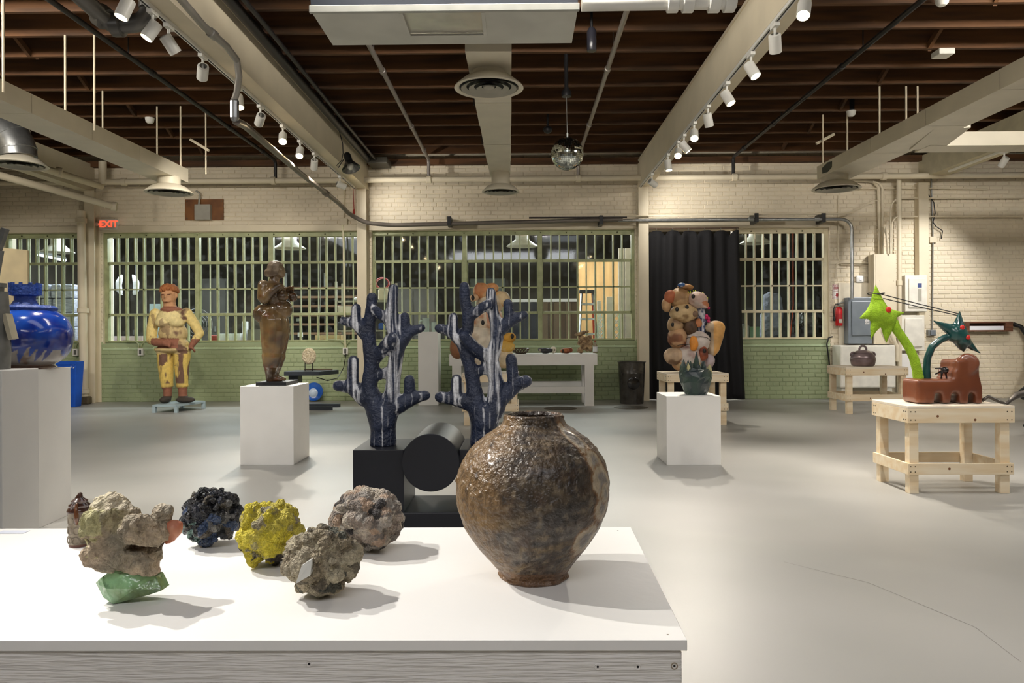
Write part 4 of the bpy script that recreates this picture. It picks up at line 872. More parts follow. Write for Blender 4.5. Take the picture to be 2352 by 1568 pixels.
# workshop table with white edge, plywood, ladder, boards
a, b = at(1166, 690, 14.6), at(1326, 690, 14.6); t = thing('work_counter', ((a.x + b.x) / 2, 14.8, 0), 'brown counter with a white top edge behind middle window', 'counter'); MB().box(a.x, b.x, 14.6, 15.2, a.z - .03, a.z + .03).build('top', PAPER, t)
n_ = 12
for k in range(n_):
    xx = a.x + (b.x - a.x) * k / n_; MB().box(xx, xx + (b.x - a.x) / n_ - .008, 14.63, 14.66, 0, a.z - .03).build('plank', mat('counter_brown' if k % 2 else 'counter_tan', (92, 74, 58) if k % 2 else (126, 108, 90), .6) if k > 5 else mat('navy_panel', (38, 46, 66), .6), t)
wbx('plywood_sheet', 1325, 1422, 598, 887, 15.6, .03, mat('ply_tan', (196, 158, 104), .6, vs=2, c2=(176, 136, 84), aniso=(4, 4, .6)), 'tall sheet of tan plywood leaning in the workshop', 'plywood')
for px0, px1, py0, nm in ((1421, 1434, 570, 'tall white board, left of two, behind middle window'), (1436, 1451, 570, 'tall white board, right of two, behind middle window'), (1394, 1408, 681, 'short pale board leaning beside ladder'), (1372, 1380, 690, 'slim pale blue board beside ladder')):
    a, b = at(px0, py0, 13.3), at(px1, py0, 13.3); tag(MB().box(a.x, b.x, 13.3, 13.36, zb2, a.z).build('white_board', mat('board_offwhite', (232, 224, 212), .5), bevel=.004), nm, 'board')
# step ladder
ly = 14.0; a = at(1349, 672, ly); t = thing('step_ladder', (a.x, ly, 0), 'aluminium step ladder with red rails behind middle window', 'ladder'); zt2 = a.z
for s_ in (-1, 1):
    MB().tube([(a.x + s_ * .11, ly, zt2), (a.x + s_ * .22, ly - .3, 0)], .022, 4).build('rail', GALV, t); MB().tube([(a.x + s_ * .10, ly + .05, zt2), (a.x + s_ * .2, ly + .45, 0)], .02, 4).build('rear_rail', mat('ladder_red', (196, 70, 44), .5), t)
MB().cbox((a.x, ly, zt2 + .02), .3, .22, .06).build('cap', mat('ladder_cap', (40, 40, 42), .5), t, bevel=.01)
for k in range(5):
    z = zt2 - .22 - k * .28; f = (zt2 - z) / zt2; MB().cbox((a.x, ly - .3 * f, z), .24 + .2 * f, .1, .04).build('step', GALV, t)
# lattice trims beside the ladder
for px, nm in ((1379, 'white diamond lattice strip left, on workshop bench'), (1416, 'white diamond lattice strip right, on workshop bench')):
    t = thing('lattice', at(px, 783, 13.1), nm, 'lattice'); c0 = at(px - 6, 780, 13.1); c1 = at(px + 6, 718, 13.1); w_ = (c1.x - c0.x) / 2; xm = (c0.x + c1.x) / 2
    for k in range(4):
        z = zb2 + .02 + (c1.z - zb2) * k / 4; h = (c1.z - zb2) / 4
        for s_ in (-1, 1): MB().tube([(xm - s_ * w_, 13.1, z), (xm + s_ * w_, 13.1, z + h)], .009, 4).build('slat', PAPER, t)
    for s_ in (-1, 1): MB().box(xm + s_ * w_ - .01, xm + s_ * w_ + .01, 13.09, 13.11, zb2, c1.z + .02).build('stile', mat('lattice_mint', (196, 222, 200), .5), t)
# piles behind the far left window
pw = mat('folded_white', (214, 218, 232), .7, vs=9, c2=(150, 156, 178), aniso=(1, 1, 14), bump=.4, bs=16); k_ = 0
for r_ in range(4):
    for c_ in range(4):
        px = 72 + c_ * 26 + r_ * 2; a, b = at(px, 640 + r_ * 34 + c_ * 3, 12.95), at(px + 23, 672 + r_ * 34 + c_ * 3, 12.95)
        z0_ = zb0 + (3 - r_) * .25; tag(MB().box(a.x, b.x, 12.85 + .02 * (r_ % 2), 13.3, z0_ + .002, z0_ + .245).build('folded_bundle', pw, bevel=.03), f'white folded sack, {["top", "second", "third", "bottom"][r_]} row, {["first", "second", "third", "fourth"][c_]} from left, far left window', 'sack', 'white sacks piled behind the far left window')
# right window: grey stone piece, wheel machine, black tray
c = at(1778, 782, 13.2); t = thing('stone_sculpture', (c.x, 13.3, zb4), 'rough blue-grey stone block behind the right window', 'sculpture'); q = MB(); s = 13.2 / F
inflate(q, [(c.x + x * s, zb4 + z * s) for x, z in ((-30, 0), (-26, 60), (-22, 105), (-5, 112), (22, 105), (26, 60), (18, 0))], 13.3, .05, .14); blob(q, 'stone', mat('blue_stone', (128, 134, 150), .8, bump=.8, bs=20, var=.2), t, .025, 1, disp=lambda p: .02 * fbm(p, 14))
c = at(1837, 732, 13.1); t = thing('wheel_machine', (c.x, 13.1, zb4), 'black spoked wheel machine on bench behind right window', 'machine'); r = 22 / F * 13.1
MB().lathe([(r, -.03), (r * 1.05, 0), (r, .03), (r * .8, .02), (r * .8, -.02)], c, 28, axis=(.5, -1, 0), cap=False).build('wheel', BLACKMET, t, smooth=40)
for k in range(6): MB().tube([c, c + Vector((r * .9 * math.cos(k * 1.047) * .9, r * .4 * math.cos(k * 1.047), r * .9 * math.sin(k * 1.047)))], .012, 6).build('spoke', GREY, t)
MB().tube([c, c + Vector((.3, .15, -.05))], .09, 16).build('drum', GREY, t, smooth=40); MB().cbox((c.x + .25, 13.2, zb4 + .06), .6, .3, .12).build('tray', BLACKMET, t, bevel=.02); MB().tube([(c.x + .1, 13.2, c.z), (c.x + .1, 13.2, zb4 + .1)], .04, 8).build('post', BLACKMET, t)
on('grinder', 1702, 1722, 745, 13.0, .2, zb4, GREY, 'small grey bench machine at left of right window', 'machine', .03); on('green_box', 1722, 1745, 750, 13.05, .2, zb4, mat('sage', (110, 140, 116), .6), 'sage green box at left of right window', 'box')
# racks at the back of the workshop
ry = 16.2; a, b = at(640, 620, ry), at(826, 620, ry); t = thing('plank_rack', ((a.x + b.x) / 2, ry + .3, 0), 'rack of stacked brown planks at the back, behind left window', 'rack')
for k in range(9): z = .5 + k * .2; MB().box(a.x + .03 * (k % 3), b.x - .05 * (k % 2), ry, ry + .5, z, z + .05).build('plank', mat('rack_plank', (112, 84, 58), .7), t)
for xx in (a.x, (a.x + b.x) / 2, b.x): MB().box(xx - .03, xx + .03, ry + .5, ry + .56, 0, 2.5).build('post', GREY, t)
for px0, px1, pyt, c_, nm in ((455, 520, 640, (84, 82, 76), 'grey steel locker at the back, left of the bronze woman'), (300, 380, 655, (70, 66, 60), 'dark cabinet at the back, left of the standing man'), (1080, 1160, 640, (66, 70, 62), 'olive locker at the back behind the branching sculptures'), (900, 1000, 660, (88, 84, 76), 'grey cabinet at the back, between the branching pair'), (1745, 1880, 650, (72, 74, 70), 'grey locker at the back behind the right window')):
    a, b = at(px0, pyt, 16.3), at(px1, pyt, 16.3); t = thing('locker', ((a.x + b.x) / 2, 16.5, 0), nm, 'locker'); mm = mat(nm, c_, .5); MB().box(a.x, b.x, 16.3, 16.8, 0, a.z).build('body', mm, t)
    for k in range(2): w2 = (b.x - a.x) / 2; d_ = MB().box(a.x + k * w2 + .02, a.x + (k + 1) * w2 - .02, 16.28, 16.3, .1, a.z - .06).build('door', mm, t); MB().box(a.x + k * w2 + .06, a.x + k * w2 + .09, 16.26, 16.28, a.z * .5, a.z * .5 + .12).build('handle', GREY, d_)
# hanging cords
for px, c_, nm in ((651, (196, 60, 44), 'red cord hanging behind the bronze woman'), (1822, (206, 84, 44), 'orange cord hanging behind the right window'), (736, (150, 150, 150), 'grey cord hanging behind the left window')):
    tag(MB().tube([Vector((at(px, 600, 13.0).x, 13.0, 3.69)), at(px, 700, 13.0), at(px - 8, 783, 13.0)], .008, 6).build('hanging_rope', mat(nm, c_, .6)), nm, 'cord')
# ------------------------------------------------------------------ plinths and tables
def plinth(x0, x1, y0, y1, h, label):
    return tag(MB().box(x0, x1, y0, y1, 0, h).build('plinth', WHITE, bevel=.003), label, 'plinth')
P1 = (flo(552, 1068), flo(674, 1068)); hP1 = at(600, 887, P1[0].y).z
plinth(P1[0].x, P1[1].x, P1[0].y, P1[0].y + .46, hP1, 'white plinth under the bronze woman')
P2 = (flo(1531.6, 1068), flo(1657, 1068)); hP2 = at(1600, 909.6, P2[0].y).z
plinth(P2[0].x, P2[1].x, P2[0].y, P2[0].y + .44, hP2, 'white plinth under the dark green jagged pot')
def wood_table(x0, x1, y0, y1, h, label, ap=.09, leg=.075, rail=(.13, .22), name='wooden_table', m=None, mt=None, screws=True, inset=.012):
    m = m or PINE; mt = mt or PINEW; t = thing(name, ((x0 + x1) / 2, (y0 + y1) / 2, 0), label, 'table'); tt = .018
    MB().box(x0, x1, y0, y1, h - tt, h).build('top', mt, t, bevel=.002)
    zt_, zb_ = h - tt, h - tt - ap
    MB().box(x0 + inset * 0, x1, y0, y0 + .022, zb_, zt_).build('apron', m, t, bevel=.002); MB().box(x0, x1, y1 - .022, y1, zb_, zt_).build('apron', m, t, bevel=.002)
    MB().box(x0, x0 + .022, y0 + .022, y1 - .022, zb_, zt_).build('apron', m, t, bevel=.002); MB().box(x1 - .022, x1, y0 + .022, y1 - .022, zb_, zt_).build('apron', m, t, bevel=.002)
    for sx in (0, 1):
        for sy in (0, 1):
            lx = x0 + .022 if sx == 0 else x1 - .022 - leg; ly = y0 + .022 if sy == 0 else y1 - .022 - leg
            MB().box(lx, lx + leg, ly, ly + leg, 0, zt_).build('leg', m, t, bevel=.002)
    r0, r1 = rail
    if rail:
        MB().box(x0 + .004, x1 - .004, y0 + .004, y0 + .022, r0, r1).build('rail', m, t, bevel=.002); MB().box(x0 + .004, x1 - .004, y1 - .022, y1 - .004, r0, r1).build('rail', m, t, bevel=.002)
        MB().box(x0 + .004, x0 + .022, y0 + .022, y1 - .022, r0, r1).build('rail', m, t, bevel=.002); MB().box(x1 - .022, x1 - .004, y0 + .022, y1 - .022, r0, r1).build('rail', m, t, bevel=.002)
    if screws:
        for xx in (x0 + .02, x0 + .05, x1 - .05, x1 - .02):
            for zz, yy in ((zb_ + .02, y0), (zt_ - .02, y0), (r0 + .02, y0 + .004), (r1 - .02, y0 + .004)):
                MB().lathe([(.0042, 0), (.0042, .0012)], (xx, yy, zz), 8, axis=(0, -1, 0)).build('screw', SCREW, t)
        for yy in (y0 + .03, y0 + .055, y1 - .055, y1 - .03):
            for zz in (zb_ + .02, zt_ - .02): MB().lathe([(.0042, 0), (.0042, .0012)], (x0, yy, zz), 8, axis=(-1, 0, 0)).build('screw', SCREW, t)
        for fx, zz in ((.28, zb_ + .045), (.63, zb_ + .02), (.39, r0 + .04)): MB().lathe([(.009, 0), (.007, .001)], (x0 + (x1 - x0) * fx, y0 if zz > .3 else y0 + .004, zz), 10, axis=(0, -1, 0)).build('knot', KNOT, t)
    return t
# table A (palm sculpture)
yA = flo(2088, 1134).y - .02; hA = at(2200, 932, yA).z; xA0, xA1 = at(2085, 940, yA).x, at(2331, 940, yA).x; yA1 = flo(2020, 1105).y + .06
wood_table(xA0, xA1, yA, yA1, hA, 'pine table nearest at right, under the palm sculpture', ap=.095, leg=.06, rail=(.13, .205))
yB_ = flo(1948, 951).y; hB = at(1950, 843, yB_).z; xB0 = at(1944, 850, yB_).x
wood_table(xB0, xB0 + .82, yB_, yB_ + .62, hB, 'pine table under the lidded pot by the fire sign', ap=.095, leg=.07, rail=(.17, .26))
yC = flo(1665, 976).y - .02; hC = at(1600, 857.5, yC).z; xC0, xC1 = at(1531, 860, yC).x, at(1674, 860, yC).x
wood_table(xC0, xC1, yC, yC + .62, hC, 'pine table under the stacked animals before the curtain', ap=.085, leg=.07, rail=(.17, .26))
yD = flo(1060, 978).y; hD = at(1100, 858, yD).z; xD0, xD1 = at(1060, 860, yD).x, at(1192, 860, yD).x
wood_table(xD0, xD1, yD, yD + .62, hD, 'pine table behind the right branching sculpture', ap=.085, leg=.07, rail=(.17, .26))
# white bench
yE = flo(1355, 932).y; hE = at(1200, 813, yE).z; xE0, xE1 = at(1032, 815, yE).x, at(1372, 815, yE).x
t = thing('display_bench', ((xE0 + xE1) / 2, yE + .3, 0), 'long white painted bench along the green wall', 'bench'); dE = .66
MB().box(xE0, xE1, yE, yE + dE, hE - .03, hE).build('top', WHITE, t, bevel=.003); MB().box(xE0, xE1, yE, yE + .03, hE - .17, hE - .03).build('apron', WHITE, t); MB().box(xE0, xE0 + .03, yE + .03, yE + dE, hE - .17, hE - .03).build('apron', WHITE, t); MB().box(xE1 - .03, xE1, yE + .03, yE + dE, hE - .17, hE - .03).build('apron', WHITE, t)
for xx in (xE0 + .04, xE1 - .19):
    for yy in (yE + .005, yE + dE - .14): MB().box(xx, xx + .14, yy, yy + .13, 0, hE - .03).build('leg', WHITE, t, bevel=.003)
MB().box(xE0 + .18, xE1 - .19, yE + .03, yE + .07, .19, .29).build('stretcher', WHITE, t); MB().box(xE0 + .18, xE1 - .19, yE + dE - .09, yE + dE - .05, .24, .34).build('stretcher', WHITE, t)
# tall white plinth with jug and beaker
yT = 11.35; xT0, xT1 = at(960, 760, yT).x, at(1006, 760, yT).x; hT = at(980, 762, yT).z
tag(MB().box(xT0, xT1, yT, yT + .4, 0, hT).build('plinth', WHITE, bevel=.004), 'tall white plinth carrying pale jug and beaker', 'plinth')
MINT = mat('pale_mint_glaze', (188, 208, 196), .35)
s = yT / F; c = at(978, 762, yT + .15); c.z = hT; t = thing('jug', c, 'pale mint jug with handle on the tall plinth', 'jug'); MB().lathe([(.05, 0), (.056, .1), (.052, .2), (.058, .215), (.05, .21), (.045, .02)], c, 24).build('body', MINT, t, smooth=50); MB().tube([c + Vector((-.05, 0, .18)), c + Vector((-.10, 0, .16)), c + Vector((-.105, 0, .08)), c + Vector((-.05, 0, .05))], .011, 8).build('handle', MINT, t, smooth='all')
c = at(997, 762, yT + .15); c.z = hT; t = thing('beaker', c, 'pale mint beaker on the tall plinth', 'beaker'); MB().lathe([(.035, 0), (.04, .15), (.036, .15), (.03, .02)], c, 20).build('body', MINT, t, smooth=50)
# ------------------------------------------------------------------ small ceramics on the bench
def bpt(px, dy): c = at(px, 800, yE + dy); c.z = hE; return c
c = bpt(1196, .18); t = thing('openwork_bowl', c, 'dark brown openwork bowl on the white bench', 'bowl'); OW = mat('dark_brown_glaze', (74, 58, 36), .3, coat=.4); r = .125
MB().lathe([(.06, 0), (.075, .012), (.07, .02), (.001, .02)], c, 24).build('base', OW, t, smooth=40); MB().lathe([(r, .075), (r + .012, .082), (r, .09), (r - .01, .082)], c, 28, cap=False).build('rim', OW, t, smooth=50)
for k in range(14): u = k * 2 * math.pi / 14; MB().tube([c + Vector((.07 * math.cos(u), .07 * math.sin(u), .01)), c + Vector((.11 * math.cos(u + .2), .11 * math.sin(u + .2), .04)), c + Vector((r * math.cos(u), r * math.sin(u), .08))], .01, 6).build('strap', OW, t, smooth='all')
def small(name, px, dy, prims, voxel, m, label, cat, sm=3, colfn=None, disp=None):
    c = bpt(px, dy); t = thing(name, c, label, cat); q = MB()
    for p in prims: q.ell(c + Vector(p[0]), *p[1])
    blob(q, 'body', m, t, voxel, sm, colfn, disp); return t, c
t, c = small('fish_vessel', 1253, .2, [((0, 0, .045), (.085, .05, .045)), ((-.07, 0, .06), (.05, .035, .03)), ((.07, 0, .05), (.04, .04, .035))], .008, mat('charcoal_glaze', (48, 48, 50), .4, bump=.5, bs=60), 'dark charcoal fish-like vessel on white bench', 'vessel'); MB().ell(c + Vector((-.085, -.03, .055)), .02, .008, .02).build('mouth', mat('light_lip', (150, 140, 124), .4), t, smooth='all')
t, c = small('skull_piece', 1271, .28, [((0, 0, .06), (.05, .05, .05)), ((0, -.03, .03), (.03, .03, .03))], .008, mat('bone', (226, 218, 196), .6, bump=.6, bs=50), 'small bone white skull-like piece on bench', 'sculpture')
for s_ in (-1, 1): MB().ell(c + Vector((s_ * .018, -.047, .055)), .011, .008, .012).build('eye_socket', mat('shadow_brown', (70, 54, 40), .8), t)
t, c = small('shell_vessel', 1301, .2, [((0, 0, .045), (.08, .055, .045)), ((.055, -.01, .055), (.045, .045, .04)), ((-.06, 0, .04), (.035, .04, .035))], .008, mat('terracotta_orange', (186, 112, 66), .5, c2=(120, 62, 38), vs=14, bump=.3), 'orange terracotta shell cluster on the white bench', 'vessel'); MB().ell(c + Vector((-.055, -.045, .04)), .02, .01, .03).build('opening', mat('shadow_brown', (70, 54, 40)), t); MB().ell(c + Vector((.06, -.045, .055)), .028, .012, .03).build('opening', mat('rust_dark', (122, 60, 34), .7), t)
q = MB(); c = bpt(1344, .2); t = thing('driftwood_piece', c, 'jagged pale brown layered ceramic like driftwood, right end of bench', 'sculpture'); rr = random.Random(5)
for k in range(26): q.ell(c + Vector((rr.uniform(-.10, .10), rr.uniform(-.06, .06), .03 + rr.random() * .24)), rr.uniform(.025, .06), rr.uniform(.02, .05), rr.uniform(.015, .05), 8, Euler((rr.random() * 3, rr.random() * 3, rr.random() * 3)).to_matrix())
for k in range(3): q.ell(c + Vector((-.08 + .03 * k, 0, .30 + .012 * k)), .09, .05, .025, 8, Euler((0, -.2, 0)).to_matrix())
blob(q, 'body', mat('driftwood', (196, 168, 128), .7, c2=(118, 92, 66), vs=16, bump=.6, bs=40), t, .012, 0, disp=lambda p: .010 * fbm(p, 30), flat=True)
c = bpt(1367, .5); t = thing('small_bottle', c, 'small labelled glass bottle at right end of bench', 'bottle'); MB().lathe([(.035, 0), (.036, .11), (.015, .15), (.015, .19)], c, 16).build('body', mat('clear_brown', (150, 140, 120), .15), t, smooth=40); MB().lathe([(.037, .02), (.037, .1)], c, 16, cap=False).build('label_band', PAPER, t); MB().lathe([(.017, .17), (.017, .2)], c, 12).build('cork', mat('cork', (150, 90, 60), .8), t)
# ------------------------------------------------------------------ ceramic can
c = flo(1451, 926); s = c.y / F; r0, r1 = 27 * s, 31 * s; hh = 96 * s; t = thing('ceramic_can', c, 'tall dark glazed can with black roundel beside the curtain', 'bin'); CG = mat('dark_glaze', (72, 68, 62), .22, coat=.5, bump=.25, bs=22, vs=8, c2=(50, 46, 42))
MB().lathe([(r0 * .97, 0), (r0, .02), (r1 * .965, hh * .72), (r1 * .985, hh * .73), (r1 * .97, hh * .745), (r1, hh * .97), (r1 * 1.05, hh * .985), (r1 * 1.05, hh), (r1 * .95, hh), (r1 * .9, hh * .5), (r0 * .8, .03)], c, 40).build('body', CG, t, smooth=40)
MB().lathe([(.095, -.004), (.095, .008), (.085, .011), (.001, .012)], c + Vector((0, -r1 * .95, hh * .5)), 32, axis=(0, -1, 0)).build('roundel', mat('black_gloss', (22, 20, 19), .15), t, smooth=40)
# ------------------------------------------------------------------ low black table with coral disc, blue dish
p0, p1 = at(652, 856, 10.75), at(752, 856, 10.75); zt_ = at(700, 853, 10.75).z; t = thing('black_side_table', ((p0.x + p1.x) / 2, 11.0, 0), 'low black cantilever table behind the bronze woman', 'table'); BT = mat('slate_black', (44, 50, 58), .45)
MB().prismz([(p0.x, 10.75), (p0.x + .52, 10.75), (p0.x + .68, 11.25), (p0.x + .02, 11.25)], zt_ - .06, zt_).build('top', BT, t, bevel=.003)
MB().box(p0.x + .02, p0.x + .16, 10.9, 11.12, .05, zt_ - .06).build('pedestal', BT, t); 
for yy in (10.66, 11.12): MB().box(p0.x + .02, p0.x + .72, yy, yy + .06, 0, .05).build('foot', BT, t)
tag(MB().box(p0.x + .18, p0.x + .6, 11.14, 11.2, zt_, zt_ + .02).build('stick', mat('bark_stick', (112, 96, 74), .8), bevel=.006), 'thin grey stick lying at back of the low black table', 'stick')
c = at(710, 818, 10.98); t = thing('coral_disc', (c.x, c.y, zt_), 'pale coral-textured disc held upright on two pins', 'sculpture'); q = MB(); s = 10.98 / F
inflate(q, [(c.x + 16.5 * s * math.cos(u), c.z + 20 * s * math.sin(u) * (.95 if math.sin(u) < -.3 else 1)) for u in [k * math.pi / 10 for k in range(20)]], c.y, .02, .025); blob(q, 'disc', mat('coral_cream', (222, 210, 182), .8, bump=1, bs=40, c2=(176, 160, 128), vs=45), t, .010, 1, disp=lambda p: .010 * noise.voronoi(p * 42)[0][0] - .004)
for dx in (-9, 8): MB().tube([(c.x + dx * s, c.y - .01, zt_), (c.x + dx * s, c.y - .01, zt_ + 26 * s)], .006, 6).build('pin', BLACKMET, t)
c = flo(720, 916); r = 20.5 * c.y / F; cc = Vector((c.x, D - .09, r + .02)); cc = at(721, 892, D - .1); cc.z = r + .012; t = thing('blue_dish', (cc.x, cc.y, 0), 'bright blue round dish standing on edge by the wall', 'dish'); MB().lathe([(.001, -.01), (r * .6, -.012), (r, .01), (r * .98, .02), (r * .6, .0), (.001, .002)], cc, 40, axis=(0, -1, .12)).build('dish', mat('cobalt_gloss', (24, 92, 190), .15, coat=.5), t, smooth=50)
q = MB(); q.lathe([(r * .5, .003), (r * .45, .009), (.001, .01)], cc + Vector((-.01, -.002, -.02)), 20, axis=(0, -1, .12)); q.build('painted_reflection', mat('painted_reflection', (190, 206, 226), .2), t, smooth=50)  # pale disc stands in for a white reflection on the dish
# ------------------------------------------------------------------ standing man on low blue platform
A, B_, C_, D_ = flo(350, 948), flo(404, 948), flo(472, 938), flo(419, 935); zpl = .115
t = thing('low_platform', ((A.x + C_.x) / 2, (A.y + C_.y) / 2, 0), 'low pale blue metal platform under the standing man', 'platform'); PB = mat('pale_blue_metal', (164, 182, 190), .45)
MB().prismz([(p.x, p.y) for p in (A, B_, C_, D_)], zpl - .03, zpl).build('top', PB, t)
for p in (A, B_, C_, D_):
    m_ = (A + C_) / 2; e = (m_ - p).normalized() * .03; MB().cbox((p.x + e.x, p.y + e.y, (zpl - .03) / 2), .045, .045, zpl - .03).build('leg', PB, t)
yM = (A.y + C_.y) / 2; s = yM / F / 4.75; cM = at(300 + 460 / 4.75, 700, yM); ox, oz = cM.x - 460 * s, zpl + 1400 * s
def mp(x, z, y=0): return Vector((ox + x * s, yM + y * s, oz - z * s))
t = thing('standing_man', (cM.x, yM, zpl), 'painted clay man, yellow clothes, hand on hip, on low blue platform', 'sculpture'); q = MB()
def cp(*pts):
    for a, b in zip(pts[:-1], pts[1:]): q.cap(mp(a[0], a[1], a[3] if len(a) > 3 else 0), mp(b[0], b[1], b[3] if len(b) > 3 else 0), a[2] * s, b[2] * s)
q.ell(mp(421, 215), 80 * s, 88 * s, 100 * s); q.ell(mp(421, 265, -8), 72 * s, 80 * s, 62 * s); cp((424, 290, 62), (430, 370, 70)); q.ell(mp(421, 238, -88), 12 * s, 22 * s, 26 * s); q.ell(mp(425, 296, -72), 34 * s, 16 * s, 10 * s)
for e_ in (-80, 80): q.ell(mp(421 + e_, 225), 14 * s, 20 * s, 32 * s)
q.ell(mp(388, 205, -76), 28 * s, 14 * s, 8 * s); q.ell(mp(455, 205, -76), 28 * s, 14 * s, 8 * s)
q.ell(mp(445, 378), 118 * s, 100 * s, 34 * s); q.ell(mp(445, 480), 165 * s, 115 * s, 120 * s); q.ell(mp(380, 520, -60), 85 * s, 70 * s, 60 * s); q.ell(mp(530, 520, -60), 85 * s, 70 * s, 60 * s); q.ell(mp(462, 640), 158 * s, 118 * s, 130 * s); q.ell(mp(465, 760), 170 * s, 125 * s, 80 * s); q.ell(mp(460, 815), 204 * s, 140 * s, 44 * s)
cp((270, 425, 62), (232, 580, 58), (235, 700, 55, -20)); cp((240, 710, 54, -30), (330, 735, 44, -110), (440, 740, 36, -150)); 
for k in range(4): cp((445, 725 + 14 * k, 13, -155), (490 + 8 * (k % 2), 722 + 18 * k, 11, -165), (515 - 5 * k, 735 + 18 * k, 9, -160))
cp((445, 735, 14, -165), (480, 705, 10, -172))
cp((610, 420, 62), (700, 540, 54), (755, 640, 48)); cp((755, 645, 46), (715, 725, 38, -40), (685, 785, 28, -60))
for k in range(4): cp((690, 785 + 5 * k, 12, -70 + 14 * k), (735 - 8 * k, 832 + 5 * k, 8, -70 + 14 * k))
cp((375, 850, 92), (380, 1020, 80), (392, 1205, 64)); cp((560, 850, 92), (556, 1020, 76), (560, 1205, 62)); q.ell(mp(395, 1212), 66 * s, 66 * s, 24 * s); q.ell(mp(562, 1212), 66 * s, 66 * s, 24 * s)
cp((400, 1225, 46), (398, 1330, 44)); cp((563, 1225, 48), (567, 1330, 46)); q.ell(mp(393, 1362, -40), 50 * s, 95 * s, 38 * s); q.ell(mp(605, 1365, -25), 108 * s, 62 * s, 35 * s); q.ell(mp(570, 1345, 0), 52 * s, 55 * s, 50 * s)
def mcol(p):
    x = (p.x + cM.x - ox) / s; z = (oz - zpl - p.z) / s; n1 = fbm((p.x, p.y, p.z), 6); n2 = fbm((p.x + 5, p.y, p.z * .35), 9)
    BR, RB, YE, CRM, DK, BK = lin((192, 144, 104)), lin((146, 94, 72)), lin((224, 194, 104)), lin((226, 208, 150)), lin((112, 82, 66)), lin((62, 54, 46))
    if z < 345: c = BR
    elif z < 412 - abs(x - 445) * .22 and 320 < x < 570: c = RB
    elif z < 858:
        c = CRM if 300 < x < 620 else mixc(CRM, YE, .5)
        if 320 < x < 620 and z > 560: c = mixc(c, lin((176, 146, 102)), .55)
        if n1 > .2 and x > 480 and 300 < x < 640: c = mixc(c, DK, (n1 - .2) * 3.5)
        if (z > 690 and 262 < x < 560 and z < 800 and p.y < -.09 and x > 275) or (x > 650 and z > 705): c = RB
        if n2 > .45: c = mixc(c, DK, .6)
    elif z < 1228:
        c = YE
        if z < 990 and n1 > -.1 and (340 < x < 430 or 500 < x < 600): c = DK
        if n2 > .12: c = mixc(c, DK, min(1, (n2 - .12) * 6) * (1 if z < 1180 else .3))
    elif z < 1322: c = RB
    else: c = BK
    return c
blob(q, 'body', matcol('painted_clay', .75, .15, 25, bump=.25, bs=50), t, .011, 2, mcol)
q = MB(); rr = random.Random(2)
for k in range(90):
    u = rr.random() * 2 * math.pi; h_ = rr.random(); q.ell(mp(421 + 84 * math.cos(u) * math.cos(h_ * 1.3), 182 - 74 * math.sin(h_ * 1.3), 90 * math.sin(u) * math.cos(h_ * 1.3)), 24 * s, 22 * s, 13 * s, 8, Euler((rr.random() * 3, rr.random() * 3, 0)).to_matrix())
q.ell(mp(421, 172), 74 * s, 80 * s, 58 * s); blob(q, 'hair', mat('clay_curls', (150, 92, 50), .8, bump=.4), t, .007, 0)
for x, z, w_ in ((388, 216, 20), (455, 216, 20), (425, 298, 24)): MB().ell(mp(x, z, -84 if z < 250 else -86), w_ * s, 6 * s, 4 * s).build('eye' if z < 250 else 'mouth', mat('face_line', (104, 66, 46), .8), t, smooth='all')
# ------------------------------------------------------------------ bronze woman
yW = P1[0].y + .24; s = yW / F / 4.75; cW = at(540 + 430 / 4.75, 700, yW); ox2, oz2 = cW.x - 430 * s, hP1 + .03 + 1432 * s
def mq(x, z, y=0): return Vector((ox2 + x * s, yW + y * s, oz2 - z * s))
t = thing('bronze_woman', (cW.x, yW, hP1), 'glossy bronze-glazed figure of a full-bodied woman on black base', 'sculpture')
bw = at(540 + 233 / 4.75, 882, yW - .15).x, at(540 + 565 / 4.75, 882, yW - .15).x
MB().box(bw[0] - .0, bw[1] + .0, yW - .17, yW + .17, hP1, hP1 + .03).build('base', BLACK, t, bevel=.002)
q = MB()
def cq(*pts):
    for a, b in zip(pts[:-1], pts[1:]): q.cap(mq(a[0], a[1], a[3] if len(a) > 3 else 0), mq(b[0], b[1], b[3] if len(b) > 3 else 0), a[2] * s, b[2] * s)
q.ell(mq(470, 225), 74 * s, 76 * s, 84 * s); q.ell(mq(500, 250), 44 * s, 52 * s, 62 * s); q.ell(mq(543, 238), 12 * s, 12 * s, 20 * s); q.ell(mq(525, 275), 22 * s, 30 * s, 24 * s); cq((440, 290, 52), (420, 370, 62))
q.ell(mq(405, 420), 105 * s, 130 * s, 85 * s); q.ell(mq(435, 520), 105 * s, 118 * s, 100 * s)
for sg in (-1, 1): cq((350, 395, 62, 115 * sg), (345, 520, 58, 130 * sg), (360, 545, 54, 125 * sg)); 
cq((365, 545, 54, -130), (450, 450, 46, -135), (520, 400, 36, -110)); cq((365, 545, 54, 130), (500, 460, 46, 120), (595, 420, 34, 60))
for k in range(4): cq((520, 392 + 10 * k, 13, -112), (562, 402 + 10 * k, 11, -95), (578, 425 + 8 * k, 9, -85))
for k in range(4): cq((600, 408 + 9 * k, 13, 40), (630, 405 + 12 * k, 11, 20), (636, 425 + 9 * k, 9, 5))
q.ell(mq(545, 512, -68), 62 * s, 60 * s, 56 * s); q.ell(mq(615, 512, 55), 50 * s, 58 * s, 54 * s)
q.ell(mq(520, 650), 105 * s, 135 * s, 108 * s); q.ell(mq(450, 650), 115 * s, 135 * s, 85 * s); q.ell(mq(348, 700, -60), 134 * s, 105 * s, 112 * s); q.ell(mq(348, 700, 60), 134 * s, 105 * s, 112 * s)
